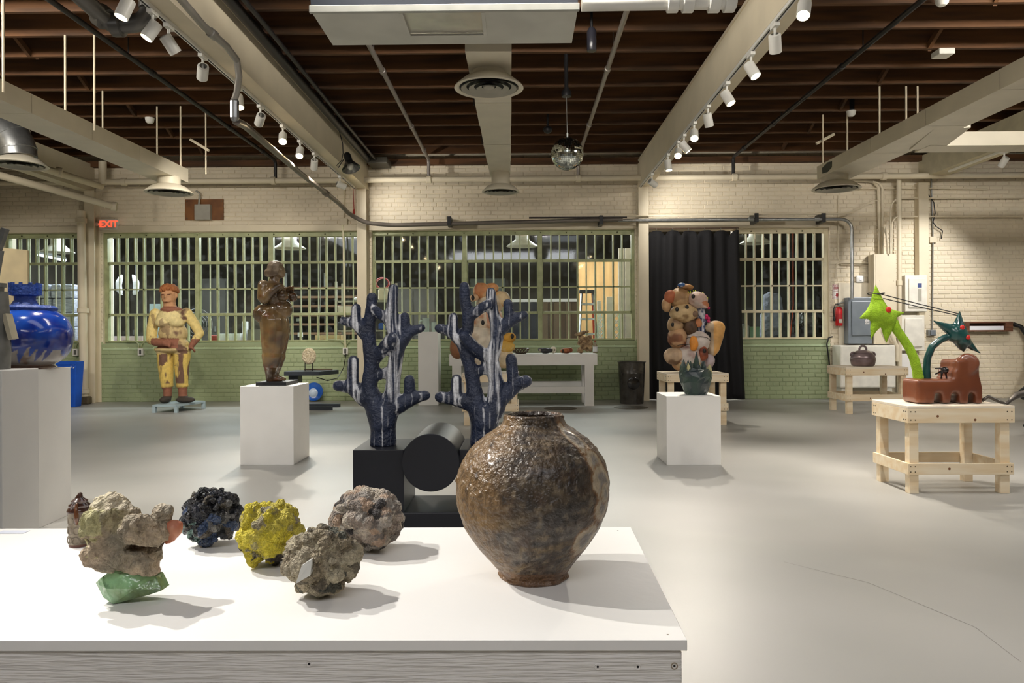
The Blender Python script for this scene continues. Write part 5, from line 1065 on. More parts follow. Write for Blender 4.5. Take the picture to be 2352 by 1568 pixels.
for sg in (-1, 1): cq((425, 770, 138, 66 * sg), (440, 880, 140, 66 * sg), (428, 1060, 118, 62 * sg), (422, 1115, 108, 60 * sg)); cq((420, 1160, 112, 60 * sg), (410, 1240, 92, 58 * sg), (402, 1340, 62, 50 * sg), (400, 1405, 52, 48 * sg)); cq((405, 1405, 36, 48 * sg), (470, 1408, 30, 52 * sg), (515, 1415, 22, 54 * sg))
cq((525, 780, 50, -25), (545, 900, 48, -25), (500, 1100, 40, -30)) 
def wcol(p):
    n1 = fbm(p, 5); n2 = fbm(p + Vector((3, 1, 2)), 14); c = mixc(lin((84, 66, 48)), lin((150, 120, 76)), .5 + n1 * 1.2); c = mixc(c, lin((130, 72, 34)), max(0, n2 - .1) * .9)
    if p.z > (1432 - 330) * s: c = mixc(c, lin((140, 122, 98)), .7)
    return c
blob(q, 'body', matcol('bronze_glaze', .17, .25, 14, coat=.8, bump=.05, bs=30), t, .0065, 2, wcol)
q = MB(); q.ell(mq(440, 190), 88 * s, 86 * s, 78 * s); q.ell(mq(352, 250), 36 * s, 40 * s, 44 * s); q.ell(mq(405, 240), 62 * s, 84 * s, 66 * s)
for k in range(9):
    a = k / 8; cq_ = [mq(505 - 20 * a, 140 + 16 * k, -70 - 14 * math.sin(a * 3)), mq(440 - 25 * a, 165 + 16 * k, -88), mq(375, 235 + 7 * k, -50)]
    for u, v_ in zip(cq_[:-1], cq_[1:]): q.cap(u, v_, 12 * s, 12 * s, 6)
blob(q, 'hair', mat('bronze_hair', (156, 138, 116), .4, c2=(104, 86, 68), vs=20, coat=.3), t, .007, 1)
# ------------------------------------------------------------------ branching pair on black blocks
yK = 3.85; s = yK / F
def kp(px, py): return at(px, py, yK)
bl0, bl1, bz = kp(810, 1033), kp(927, 1033), kp(860, 1033).z; slab = .155
zc = kp(991, 1060); rc_ = 66 * s
t = thing('stacked_pedestal', (zc.x, yK + .2, 0), 'matt black pedestal of slab, two blocks and a drum, under branching sculptures', 'base'); BK = mat('satin_black_blue', (26, 28, 36), .42, var=.12, vs=4)
xr0 = zc.x + (zc.x - bl1.x); xr1 = xr0 + (bl1.x - bl0.x); dp = .42
MB().box(bl0.x - .0, xr1, yK + .0, yK + dp, 0, slab).build('slab', BK, t, bevel=.004)
MB().box(bl0.x, bl1.x, yK, yK + dp, slab, bz).build('block', BK, t, bevel=.003); MB().box(xr0, xr1, yK, yK + dp, slab, bz).build('block', BK, t, bevel=.003)
MB().lathe([(rc_ - .003, 0), (rc_, .003), (rc_, .497), (rc_ - .003, .5)], (zc.x, yK - .035, zc.z), 64, axis=(0, 1, 0)).build('drum', BK, t, smooth=40)
def coralmat():
    m = mat('slate_streaked_glaze', (34, 43, 66), .5, bump=.5, bs=70, var=.25, vs=12); nt = m.node_tree; N = nt.nodes; L = nt.links; p = N['Principled BSDF']
    r = [x for x in N if x.type == 'VALTORGB'][0]; tc = [x for x in N if x.type == 'TEX_COORD'][0]; mp2 = N.new('ShaderNodeMapping'); mp2.inputs['Scale'].default_value = (20, 20, .55); L.new(tc.outputs['Object'], mp2.inputs[0])
    n = N.new('ShaderNodeTexNoise'); n.inputs['Scale'].default_value = 1.6; n.inputs['Detail'].default_value = 4; n.inputs['Roughness'].default_value = .5; L.new(mp2.outputs[0], n.inputs['Vector'])
    rr_ = N.new('ShaderNodeValToRGB'); rr_.color_ramp.elements[0].position = .55; rr_.color_ramp.elements[1].position = .67; L.new(n.outputs['Fac'], rr_.inputs[0])
    mx = N.new('ShaderNodeMix'); mx.data_type = 'RGBA'; L.new(rr_.outputs[0], mx.inputs[0]); L.new(r.outputs[0], mx.inputs[6]); mx.inputs[7].default_value = (*lin((220, 221, 226)), 1); L.new(mx.outputs[2], p.inputs['Base Color']); return m
CM = coralmat(); yk2 = yK + .16
def coral(ox_, bx_, chains, label, xr):
    c0 = at(ox_ + bx_ / 3.92, 1000, yk2); s2 = yk2 / F / 3.92; t = thing('branching_sculpture', (c0.x, yk2, bz), label, 'sculpture'); q = MB()
    f_ = lambda x, z, y=0: Vector((c0.x + (x - bx_) * s2, yk2 + y * s2, bz + (1512 - z) * s2))
    q.lathe([(122 * s2, 0), (118 * s2, 60 * s2), (112 * s2, 160 * s2), (112 * s2, 240 * s2)], f_(bx_, 1512), 24, sy=.85)
    for ch in chains:
        for a, b in zip(ch[:-1], ch[1:]): q.cap(f_(a[0], a[1], a[3] if len(a) > 3 else 0), f_(b[0], b[1], b[3] if len(b) > 3 else 0), a[2] * s2 * 1.13, b[2] * s2 * 1.13, 14)
    blob(q, 'branches', CM, t, .0075, 5, disp=lambda p: .0022 * fbm(p, 26))
coral(760, 470, [[(465, 1310, 108), (415, 1180, 92), (345, 1000, 66), (372, 780, 60), (350, 600, 56), (352, 430, 52), (368, 280, 46), (378, 178, 43)], [(300, 1090, 66), (185, 985, 54), (75, 970, 46, -40)], [(195, 965, 50), (205, 750, 46)], [(320, 520, 50), (232, 415, 46), (112, 388, 34)], [(226, 420, 44), (232, 275, 40)],
    [(390, 740, 52), (480, 650, 52, -40), (560, 562, 56, -90)], [(475, 1300, 105), (530, 1170, 82), (558, 1000, 60), (575, 800, 60), (612, 620, 56), (555, 430, 54), (558, 250, 47), (572, 102, 42)], [(530, 390, 46), (470, 340, 42, -30), (400, 285, 38, -60)], [(625, 610, 52), (715, 490, 44), (822, 455, 34)], [(680, 500, 44), (672, 355, 40)], [(590, 1160, 74), (730, 1090, 58), (855, 1062, 40)], [(715, 1070, 50), (710, 925, 45)], [(425, 880, 42), (520, 850, 46)]], 'dark slate and white streaked branching sculpture, left of the pair', 0)
coral(990, 470, [[(480, 1310, 108), (585, 1160, 84), (592, 950, 62), (545, 750, 60), (600, 560, 52), (588, 400, 50), (556, 280, 46), (545, 140, 43)], [(470, 1300, 105), (420, 1170, 84), (385, 980, 60), (355, 800, 56), (285, 610, 46), (340, 450, 50), (338, 330, 48), (312, 200, 46), (308, 88, 43)], [(500, 720, 56), (400, 640, 52, -50), (310, 535, 46, -80)],
    [(360, 350, 44), (450, 290, 42, -30), (525, 250, 46, -50)], [(350, 1130, 70), (200, 1095, 52), (82, 1078, 46)], [(225, 1080, 50), (232, 920, 44)], [(265, 580, 46), (180, 490, 44), (80, 460, 40)], [(200, 475, 44), (205, 362, 40)], [(640, 1090, 66), (760, 985, 54), (858, 935, 50, -30)], [(748, 970, 50), (725, 735, 46)], [(620, 480, 52), (728, 392, 46), (842, 342, 36)], [(710, 400, 44), (700, 240, 40)], [(395, 850, 42), (480, 830, 46)]], 'dark slate and white streaked branching sculpture, right of the pair', 0)
# ------------------------------------------------------------------ stacked animals before the curtain
yS = yC + .3; s = yS / F / 4.61; cS = at(1460 + 550 / 4.61, 850, yS); oxs, ozs = cS.x - 550 * s, hC + 1062 * s
def ms(x, z, y=0): return Vector((oxs + x * s, yS + y * s, ozs - z * s))
t = thing('animal_stack', (cS.x, yS, hC), 'tall stack of painted ceramic animal heads before the curtain', 'sculpture')
PC = matcol('painted_ceramic', .55, .3, 9, bump=.3, bs=30)
def lump(nm, c, rx, ry, rz, colr, c2=None, rot=None, T=None, par=None, sc_=6, thr=.15):
    ca, cb = lin(colr), lin(c2 or colr); q = MB()
    q.ell(c, rx * s * 1.08, ry * s * 1.1, rz * s * 1.08, 18, Matrix.Rotation(rot, 3, 'Y') if rot else None)
    return blob(q, nm, PC, T, max(.008, min(rx, rz) * s * .14), 1, lambda p: mixc(ca, cb, (fbm(p, sc_) - thr) * 4), disp=lambda p: .009 * fbm(p, 11))
BG, PK, WH, DKB, RU = (206, 172, 128), (214, 176, 158), (226, 214, 206), (96, 72, 52), (164, 88, 58)
T = t
lump('base', ms(550, 978), 150, 130, 75, (196, 150, 104), BG, T=T); lump('lower_body', ms(560, 900), 165, 140, 120, WH, (190, 160, 150), T=T); lump('snout', ms(400, 890, -40), 105, 100, 88, (210, 180, 148), (140, 110, 84), T=T); lump('left_body', ms(445, 700), 95, 110, 115, (206, 164, 124), (150, 98, 68), T=T); lump('shoulder', ms(425, 560), 82, 90, 85, (200, 166, 124), (150, 116, 84), T=T)
lump('right_body', ms(650, 740, -20), 125, 120, 110, WH, (216, 200, 196), T=T); lump('foot', ms(762, 945, -30), 62, 70, 72, (196, 180, 184), (150, 136, 124), T=T); lump('brown_chest', ms(575, 580, -30), 70, 80, 90, DKB, (60, 44, 34), T=T); lump('orange_chin', ms(650, 545, -60), 36, 40, 46, (216, 140, 92), T=T)
lump('dog_head', ms(505, 440, -30), 138, 120, 98, (214, 184, 138), (160, 126, 84), T=T); lump('bear_head', ms(475, 280, 0), 112, 105, 105, (196, 160, 116), (160, 122, 82), T=T); lump('ear', ms(362, 265, -50), 62, 40, 66, (180, 100, 62), RU, T=T); lump('ear', ms(330, 350, -20), 48, 45, 72, (200, 160, 116), T=T); lump('goat_head', ms(645, 300, -60), 100, 85, 84, (212, 182, 168), (226, 208, 198), T=T, rot=.35)
lump('muzzle', ms(690, 345, -90), 62, 55, 42, (190, 120, 80), (222, 200, 190), T=T, rot=.5); lump('cap', ms(535, 165, 0), 82, 66, 36, (176, 128, 76), (140, 100, 62), T=T); lump('cap_tassel', ms(480, 148, -40), 38, 32, 26, (50, 96, 156), (190, 200, 214), T=T, sc_=30)
lump('egg', ms(582, 755, -140), 42, 40, 74, (238, 154, 62), T=T); lump('mouth_hole', ms(690, 860, -110), 46, 44, 74, RU, (120, 56, 40), T=T)
for x, z, y in ((413, 402, -135), (515, 380, -148), (582, 268, -135), (692, 835, -150), (380, 560, -80)): MB().ell(ms(x, z, y), 19 * s, 12 * s, 24 * s).build('eye', mat('eye_black', (26, 20, 18), .4), t, smooth='all')
MB().ell(ms(600, 450, -130), 32 * s, 20 * s, 32 * s).build('nose', mat('nose_brown', (120, 92, 70), .5), t, smooth='all')
q = MB(); 
for a, b, r in (((690, 400), (705, 520), 46), ((705, 520), (700, 640), 36)): q.cap(ms(*a, 0), ms(*b, 0), r * s, r * s)
blob(q, 'blue_column', PC, t, .012, 1, lambda p: mixc(lin((58, 72, 122)), lin((226, 226, 232)), (fbm(Vector((p.x * 3, p.y * 3, p.z)), 16) + .15) * 4))
for x, z, r in ((755, 355, 18), (765, 385, 16), (745, 470, 18), (762, 495, 20), (765, 525, 18), (735, 490, 15)): MB().ell(ms(x, z, -30), r * s, r * s, r * s).build('bead', mat('magenta', (196, 36, 96), .4), t, smooth='all')
for x, z in ((612, 225), (690, 245), (738, 300), (560, 235)): MB().tube([ms(x - 10, z - 25, -60), ms(x - 8, z, -62), ms(x + 4, z + 6, -62), ms(x + 12, z - 5, -62), ms(x + 10, z - 28, -60)], 5 * s, 6).build('curl', mat('acid_yellow', (206, 216, 60), .5), t, smooth='all')
q = MB(); inflate(q, [(ms(x, z).x, ms(x, z).z) for x, z in ((725, 590), (760, 535), (840, 515), (915, 530), (950, 585), (925, 700), (880, 840), (820, 905), (735, 890), (720, 820), (765, 760), (790, 680), (790, 635), (745, 640))], yS - .02, .02, .09)
blob(q, 'arm', PC, t, .013, 3, lambda p: lin((222, 168, 98)) if p.y < -.05 and (p.x > .30) else mixc(lin((206, 184, 156)), lin((140, 116, 92)), fbm(p, 5) * 3))
for pts in (((500, 710), (525, 690), (550, 700), (575, 685), (600, 690), (625, 680), (655, 690), (690, 682), (720, 700), (755, 720)), ((410, 785), (430, 765), (455, 775), (480, 760), (510, 772), (540, 758))): MB().tube([ms(x, z + (8 if k % 2 else -4), -142) for k, (x, z) in enumerate(pts)], 3.2 * s, 5).build('painted_line', mat('line_black', (40, 32, 28), .6), t, smooth='all')
# ------------------------------------------------------------------ second animal stack, behind the right branches
yS = yD + .3; s = yS / F; cS = at(1118, 855, yS)
t = thing('animal_stack', (cS.x, yS, hD), 'stack of cream and orange ceramic animals behind the right branches', 'sculpture'); T = t
def m2(px, py, dy=0): 
    p = at(px, py, yS); p.y += dy; return p
oz0 = at(1118, 858, yS).z - hD
for nm, px, py, dy, rx, ry, rz, c1, c2_ in (('base', 1120, 828, 0, 46, 34, 32, (222, 208, 186), (190, 160, 130)), ('belly', 1112, 785, 0, 46, 36, 38, (228, 216, 196), (206, 186, 160)), ('left_lump', 1052, 800, 0, 18, 18, 26, (150, 100, 66), (60, 40, 30)), ('chest', 1118, 738, 0, 36, 30, 34, (226, 208, 182), (206, 150, 112)), ('pink_arm', 1130, 735, -.1, 22, 14, 24, (222, 160, 128), (230, 190, 160)), ('neck', 1125, 700, 0, 30, 26, 26, (230, 214, 188), (216, 190, 156)), ('elephant_head', 1108, 672, -.05, 20, 18, 18, (228, 182, 134), (222, 150, 96)), ('ear', 1100, 668, -.12, 8, 6, 14, (206, 122, 76), (222, 150, 100)), ('back', 1128, 664, 0, 16, 14, 11, (226, 160, 104), (232, 190, 140)), ('bonnet', 1150, 690, 0, 20, 18, 18, (230, 204, 160), (232, 176, 96)), ('duck_head', 1172, 778, -.1, 13, 12, 11, (232, 176, 72), (236, 196, 110)), ('duck_body', 1162, 798, -.08, 20, 16, 14, (234, 188, 90), (240, 214, 150)), ('duck_foot', 1158, 825, -.05, 22, 18, 22, (226, 206, 170), (210, 190, 160))):
    p = m2(px, py, dy); p.z = max(p.z - oz0, hD + rz * s * 1.12); lump(nm, p, rx, ry, rz, c1, c2_, T=T)
for px, py in ((1112, 745), (1090, 690), (1177, 775)): p = m2(px, py, -.33 if px != 1177 else -.2); p.z -= oz0; MB().ell(p, 4 * s, 3 * s, 6 * s).build('eye', mat('eye_black', (26, 20, 18)), t)
p = m2(1096, 685, -.1); p.z -= oz0; MB().tube([p, p + Vector((-.05, -.03, -.03)), p + Vector((-.08, -.04, -.01))], [.045, .035, .028], 10).build('trunk', mat('cream_orange', (228, 190, 150), .6), t, smooth='all')
# ------------------------------------------------------------------ jagged green pot
c = Vector((at(1594, 900, P2[0].y + .16).x + .02, P2[0].y + .18, hP2)); s = c.y / F; t = thing('jagged_pot', c, 'dark green faceted pot with jagged crystal rim on white plinth', 'vessel'); rr = random.Random(11); prof = [(24, 0), (27, 6), (34, 28), (37, 42), (35, 52), (30, 60)]; n_ = 14; v = []; q = MB(); rings = []
for k, (r, z) in enumerate(prof): rings.append([c + Vector((r * s * (1 + rr.uniform(-.06, .06)) * math.cos(2 * math.pi * (j_ + .5 * (k % 2)) / n_), r * s * (1 + rr.uniform(-.06, .06)) * math.sin(2 * math.pi * (j_ + .5 * (k % 2)) / n_), (z + rr.uniform(-2, 2) * (k > 0)) * s)) for j_ in range(n_)])
o = q.rings(rings).build('bowl', mat('malachite_glaze', (58, 78, 68), .35, c2=(36, 50, 56), vs=10, coat=.3, bump=.4, bs=24), t)
for k in range(16):
    u = 2 * math.pi * k / 16 + rr.uniform(-.2, .2); r = rr.uniform(8, 32) * s; h_ = rr.uniform(10, 24) * s; 
    if k in (12, 11): r, h_ = 8 * s, 42 * s
    b = c + Vector((r * math.cos(u), r * math.sin(u), 44 * s)); tip = b + Vector((rr.uniform(-3, 3) * s, rr.uniform(-3, 3) * s, h_ + 12 * s)); w_ = rr.uniform(6, 10) * s
    MB().rings([[b + Vector((w_ * math.cos(a), w_ * math.sin(a), 0)) for a in [i * math.pi / 2.5 for i in range(5)]], [b.lerp(tip, .6) + Vector((w_ * .75 * math.cos(a + .3), w_ * .75 * math.sin(a + .3), 0)) for a in [i * math.pi / 2.5 for i in range(5)]], [tip + Vector((w_ * .1 * math.cos(a), w_ * .1 * math.sin(a), 0)) for a in [i * math.pi / 2.5 for i in range(5)]]]).build('crystal', mat('malachite_glaze', (58, 78, 68)) if k % 5 else mat('pale_edge', (186, 178, 130), .5), t)
# ------------------------------------------------------------------ lidded pot
c = at(1982, 836, yB_ + .28); c.z = hB; s = c.y / F; t = thing('lidded_pot', c, 'metallic brown lidded pot with two lugs on pine table', 'pot'); LP = mat('gunmetal_glaze', (136, 120, 122), .3, .35, vs=6, c2=(100, 84, 84))
MB().lathe([(21 * s, 0), (25 * s, 4 * s), (27 * s, 14 * s), (26 * s, 21 * s), (24.5 * s, 25 * s), (21 * s, 29 * s), (20 * s, 30 * s)], c, 40).build('body', LP, t, smooth=50); MB().lathe([(26.6 * s, 17 * s), (27.4 * s, 18 * s), (26.4 * s, 19 * s)], c, 40, cap=False).build('band', LP, t, smooth=50)
lid = MB().lathe([(20 * s, 29 * s), (21 * s, 30.5 * s), (14 * s, 35 * s), (6 * s, 37 * s), (.001, 37.4 * s)], c, 36).build('lid', LP, t, smooth=50)
MB().tube([c + Vector((8 * s * math.cos(u), 0, 38 * s + 8.5 * s * math.sin(u))) for u in [k * math.pi / 10 - .2 for k in range(14)]], 2.4 * s, 8).build('handle', LP, lid, smooth='all')
for s_ in (-1, 1): MB().tube([c + Vector((s_ * (20 + 7 * math.sin(u)) * s, 0, (25.5 + 5 * math.cos(u) * -1 + 1) * s)) for u in [k * math.pi / 8 for k in range(9)]], 2.6 * s, 8).build('lug', LP, t, smooth='all')
# ------------------------------------------------------------------ palm sculpture
yP = yA + .13; s = yP / F / 4.126; 
def me_(x, z, y=0): return at(1852 + x / 4.126, 780 + z / 4.126, yP + y * s)
zoff = me_(1300, 572).z - hA
def m3(x, z, y=0): p = me_(x, z, y); p.z -= zoff; return p
cP = m3(1350, 572); t = thing('palm_sculpture', (cP.x, yP + .12, hA), 'brown humped ceramic creature with green palm trunks and star heads', 'sculpture'); q = MB(); dpt = 300
def bx3(x0, x1, z0, z1, y0=0, y1=dpt):
    a, b = m3(x0, z1), m3(x1, z0); q.box(a.x, b.x, yP + y0 * s, yP + y1 * s, a.z, b.z)
bx3(1050, 1668, 335, 470); bx3(1050, 1125, 400, 572); bx3(1160, 1225, 420, 572); bx3(1295, 1385, 420, 572); bx3(1455, 1550, 420, 572); bx3(1610, 1682, 400, 572)
bx3(1400, 1650, 250, 420); bx3(1425, 1635, 150, 300); q.tube([m3(1530, 185, 0), m3(1530, 185, dpt)], 98 * s, 20)
ME = blob(q, 'body', mat('brown_burnish', (126, 72, 46), .33, vs=4, c2=(104, 56, 36), coat=.3, bump=.06, bs=40), t, .009, 30)
LG = mat('lime_flock', (156, 196, 40), .9, bump=.6, bs=160, var=.12, vs=30); TG = mat('teal_glaze', (38, 84, 80), .22, coat=.5, vs=10, c2=(28, 66, 66))
def trunk(nm, pts, m_):
    q = MB(); 
    for a, b in zip(pts[:-1], pts[1:]): q.cap(m3(a[0], a[1], a[3]), m3(b[0], b[1], b[3]), a[2] * s, b[2] * s)
    return blob(q, nm, m_, t, .007, 4)
trunk('lime_trunk', [(1062, 330, 50, 150), (1050, 250, 46, 150), (1020, 140, 44, 150), (975, 40, 42, 150), (915, -50, 42, 150), (850, -140, 44, 150), (830, -200, 44, 150)], LG)
STARP = {}; STARO = {}
def star(nm, poly, m_, T_, vx=.0065):
    P_ = [(m3(x, z, 150).x, m3(x, z, 150).z) for x, z in poly]; q = MB(); yy = m3(0, 0, 150).y; inflate(q, P_, yy, .016, T_); n = len(P_)
    for i in range(n):
        a, b, c_ = Vector(P_[i - 1]), Vector(P_[i]), Vector(P_[(i + 1) % n])
        if (a - b).angle(c_ - b) < 1.0:
            d = ((a - b).normalized() + (c_ - b).normalized()).normalized(); L_ = .11; p = b + d * L_
            while not (inside(tuple(p), P_)) and L_ > .03: L_ *= .8; p = b + d * L_
            r = min(T_, sdist(tuple(p), P_)); q.cap((p.x, yy, p.y), (b.x, yy, b.y), r, .004)
    STARP[nm] = P_; STARO[nm] = blob(q, nm, m_, t, vx, 2); return STARO[nm]
# crop of [1752,620] at 3.92 -> crop of [1852,780] at 4.126
def cv(x, z): return ((1752 + x / 3.92 - 1852) * 4.126, (620 + z / 3.92 - 780) * 4.126)
ls = star('lime_star', [cv(*p) for p in ((1015, 100), (1045, 150), (1075, 220), (1120, 300), (1180, 325), (1270, 350), (1200, 395), (1190, 460), (1160, 520), (1112, 618), (1085, 560), (1065, 475), (1020, 520), (975, 590), (965, 490), (975, 425), (940, 400), (870, 400), (930, 340), (965, 270), (990, 170))], LG, .085)
trunk('teal_trunk', [(1148, 330, 36, 150), (1140, 240, 35, 150), (1150, 130, 34, 150), (1190, 30, 34, 140), (1260, -30, 33, 130), (1330, -62, 34, 120)], TG)
star('teal_star', [cv(*p) for p in ((1773, 335), (1800, 420), (1835, 510), (1870, 590), (1960, 715), (1880, 690), (1835, 660), (1812, 712), (1770, 680), (1720, 620), (1650, 590), (1660, 545), (1600, 490), (1535, 420), (1620, 435), (1715, 450), (1740, 400))], TG, .06)
for x, z, r, k in ((1090, 325, 27, 0), (1758, 482, 21, 1), (1808, 570, 21, 1)):
    a = cv(x, z); p = m3(a[0], a[1], 150); P_ = STARP['teal_star' if k else 'lime_star']; o_ = STARO['teal_star' if k else 'lime_star']; g_ = wo(o_); p.y = min(v.co.y + g_.y for v in o_.data.vertices if abs(v.co.x + g_.x - p.x) < .014 and abs(v.co.z + g_.z - p.z) < .014) + .002; MB().ell(p, r * s * 1.02, .009, r * s * 1.15, 20).build('red_spot', mat('coral_red', (214, 52, 44), .3), t, smooth='all')
a = cv(1640, 865); c = m3(a[0] + 0, a[1], 70); BG2 = mat('black_glaze', (28, 22, 22), .15, coat=.6); q = MB(); q.ell(c, 36 * s, 34 * s, 32 * s)
for p0, p1, r in (((1605, 850), (1555, 850), 9), ((1600, 880), (1555, 900), 9), ((1612, 885), (1607, 940), 10), ((1645, 885), (1655, 940), 10)): u, v_ = cv(*p0), cv(*p1); q.cap(m3(*u, 70), m3(*v_, 70), r * s, r * s * .9)
blob(q, 'black_critter', BG2, t, .0045, 2)
for x0, z0, x1, z1 in ((1030, 172, 1780, 362), (1085, 220, 1750, 372)):
    a, b = cv(x0, z0), cv(x1, z1); MB().tube([m3(*a, 110), m3((a[0] + b[0]) / 2, (a[1] + b[1]) / 2 + 3, 110), m3(*b, 115)], .0035, 6).build('black_cord', RUBBER, t)
a = cv(1020, 178); pc = m3(*a, 150); MB().tube([pc + Vector((.052 * math.cos(u), .06 * math.sin(u), .006 * math.cos(u * 2))) for u in [k * math.pi / 10 for k in range(21)]], .0035, 6).build('cord_loop', RUBBER, t)
tail = [(1665, 540), (1725, 500), (1850, 555), (1895, 572), (1940, 530), (1990, 490), (2060, 470), (2120, 480)]
MB().tube([m3(x, z, 60) + Vector((0, 0, zoff * 0)) for x, z in tail], [.012] * 4 + [.013] + [.024] * 3, 8).build('tail', mat('iron_tail', (92, 86, 80), .4, .5), t, smooth='all')
# hose and folded black stand at the right edge
tag(MB().tube([at(2420, 875, 8.5), at(2370, 880, 8.5), at(2345, 900, 8.6), at(2350, 912, 8.7), at(2380, 915, 8.8), at(2450, 905, 8.8)], .03, 10).build('black_hose', RUBBER, smooth='all'), 'loop of thick black hose at right edge above the table', 'hose')
c = flo(2365, 1000); t = thing('folded_stand', c, 'folded black metal stand lying at the right edge', 'stand')
for dz, dx in ((.02, 0), (.09, -.01)): MB().cbox(c + Vector((.12 + dx, 0, dz)), .42, .05, .025, Euler((0, .1, .3)).to_matrix()).build('bar', BLACKMET, t, bevel=.006)
MB().lathe([(.025, -.04), (.03, 0), (.025, .05)], c + Vector((-.0, -.03, .06)), 12, axis=(1, .2, 0)).build('pivot', RUBBER, t, smooth=40)
# ------------------------------------------------------------------ left: plinth with blue vessel, bin, panel, grey figure
a0 = flo(70, 1222); yL = a0.y; a1 = at(163, 1000, yL + .42); hL = at(70, 850, yL).z; xa, xb = a0.x, a1.x
e0 = Vector((a0.x, yL)); e1 = Vector((a1.x, yL + .42)); dv = e1 - e0; nv = Vector((-dv.y, dv.x)); 
tag(MB().prismz([tuple(e0), tuple(e1), tuple(e1 + nv * .95), tuple(e0 + nv * .95)], 0, hL).build('plinth', WHITE, bevel=.003), 'white plinth turned cornerwise under the blue vessel', 'plinth')
ctr = (e0 + e1) / 2 + nv * .45; cV = Vector((at(60, 800, ctr.y).x, ctr.y - .0, hL)); s = cV.y / F; t = thing('blue_vessel', cV, 'round cobalt blue glazed vessel with castle-like stopper on white plinth', 'vessel')
cV.x = at(58, 800, cV.y).x
yb0 = 832
def zr_(py): return (yb0 - py) * s
bc = lambda p: None
def dense(pr, k=8):
    out = []
    for i in range(len(pr) - 1):
        p0, p1, p2, p3 = [Vector((*pr[max(0, min(len(pr) - 1, i + d))],)) for d in (-1, 0, 1, 2)]
        for m_ in range(k):
            u = m_ / k; v = .5 * ((2 * p1) + (p2 - p0) * u + (2 * p0 - 5 * p1 + 4 * p2 - p3) * u * u + (3 * p1 - p0 - 3 * p2 + p3) * u ** 3); out.append((max(.0005, v.x), v.y))
    return out + [pr[-1]]
q = MB().lathe(dense([(62 * s, 0), (64 * s, 4 * s), (60 * s, 10 * s), (78 * s, 22 * s), (92 * s, 42 * s), (98 * s, 68 * s), (96 * s, 92 * s), (84 * s, 116 * s), (62 * s, 134 * s), (40 * s, 142 * s)], 10), cV, 220)
o = q.build('body', matcol('cobalt_drip', .12, .25, 10, coat=.7), t, smooth='all'); me = o.data
def vcol(p):
    u = math.atan2(p.y, p.x); z = p.z / s; n2 = fbm(p, 9); c = mixc(lin((20, 44, 140)), lin((36, 84, 186)), .5 + n2 * 1.2)
    edge = 46 + 10 * noise.noise(Vector((math.cos(u) * 2, math.sin(u) * 2, 0)))
    for du, w_, dp_ in ((-1.95, .13, 34), (-1.62, .10, 26), (-1.05, .05, 30), (-.85, .04, 24), (-.66, .05, 30), (-.45, .05, 26), (-2.5, .16, 30), (.2, .2, 20)):
        d = abs(u - du + .004 * (46 - z)) / w_
        if d < 1.6: edge -= dp_ * (1 - min(1, d / 1.6)) ** .5 if d < 1.6 else 0
    if z < 78 + 14 * noise.noise(Vector((u * 3, 5, 0))) and -2.9 < u < -1.25: c = mixc(c, lin((16, 14, 26)), min(1, (92 - z) / 20))
    if z < edge: c = mixc(lin((168, 162, 160)), lin((120, 100, 88)), n2 * 3)
    if z < 10: c = lin((112, 84, 70))
    return c
setcol(me, vcol)
BS = mat('cobalt_matte', (44, 74, 148), .5, bump=.4, bs=60, var=.2, vs=20)
zz = 132 * s; MB().lathe([(64 * s, 0), (66 * s, 8 * s), (58 * s, 14 * s), (30 * s, 15 * s)], cV + Vector((0, 0, zz)), 10).build('collar', BS, t); MB().lathe([(30 * s, 14 * s), (22 * s, 26 * s), (22 * s, 36 * s), (30 * s, 38 * s)], cV + Vector((0, 0, zz)), 16).build('neck', BS, t, smooth=40)
st_ = MB().lathe([(26 * s, 36 * s), (30 * s, 38 * s), (30 * s, 62 * s), (24 * s, 62 * s), (24 * s, 50 * s)], cV + Vector((0, 0, zz)), 10).build('stopper', BS, t)
for k in range(10): u = k * 2 * math.pi / 10; MB().cbox(cV + Vector((30 * s * math.cos(u), 30 * s * math.sin(u), zz + 52 * s)), 6 * s, 6 * s, 28 * s, Matrix.Rotation(u, 3, 'Z')).build('rib', BS, st_)
# cream display panel behind
pa, pb = at(-60, 560, 6.8), at(63, 574, 7.2); tag(MB().prismz([(pa.x, pa.y), (pb.x, pb.y), (pb.x - .02, pb.y + .05), (pa.x - .02, pa.y + .05)], 0, pb.z).build('partition_screen', mat('warm_cream_panel', (232, 214, 172), .6)), 'plain cream display panel at left edge behind blue vessel', 'panel')
# grey figure cut by the left edge
c = flo(-22, 1280); Yg = yL - .3; c = Vector((at(-16, 780, Yg).x, Yg, 0)); s = Yg / F; zt0 = at(0, 848, Yg).z; tag(MB().box(at(-150, 848, Yg - .16).x, at(4, 848, Yg - .16).x, Yg - .16, Yg + .12, 0, zt0).build('plinth', WHITE, bevel=.003), 'white plinth under the grey figure at the left edge', 'plinth')
t = thing('grey_assemblage', (c.x, Yg, zt0), 'grey assembled metal figure cut off by the left edge', 'sculpture'); GM = mat('worn_grey', (132, 132, 128), .5, c2=(104, 104, 100), vs=12)
for z0_, z1_, r, dx in ((zt0, zt0 + 80 * s, 34, 0), (zt0 + 80 * s, zt0 + 180 * s, 32, 0), (zt0 + 180 * s, zt0 + 200 * s, 22, 0)): MB().lathe([(r * s, z0_), (r * s * 1.04, (z0_ + z1_) / 2), (r * s * .94, z1_)], (c.x, Yg, 0), 24).build('can_section', GM, t, smooth=40)
MB().cbox((c.x + 40 * s, Yg, at(0, 750, Yg).z), 10 * s, .05, 60 * s, Euler((0, -.25, 0)).to_matrix()).build('flap', mat('pale_strip', (196, 188, 164), .5), t)
MB().cbox((c.x + 20 * s, Yg, at(0, 655, Yg).z), 12 * s, .04, 10 * s).build('handle', GM, t)
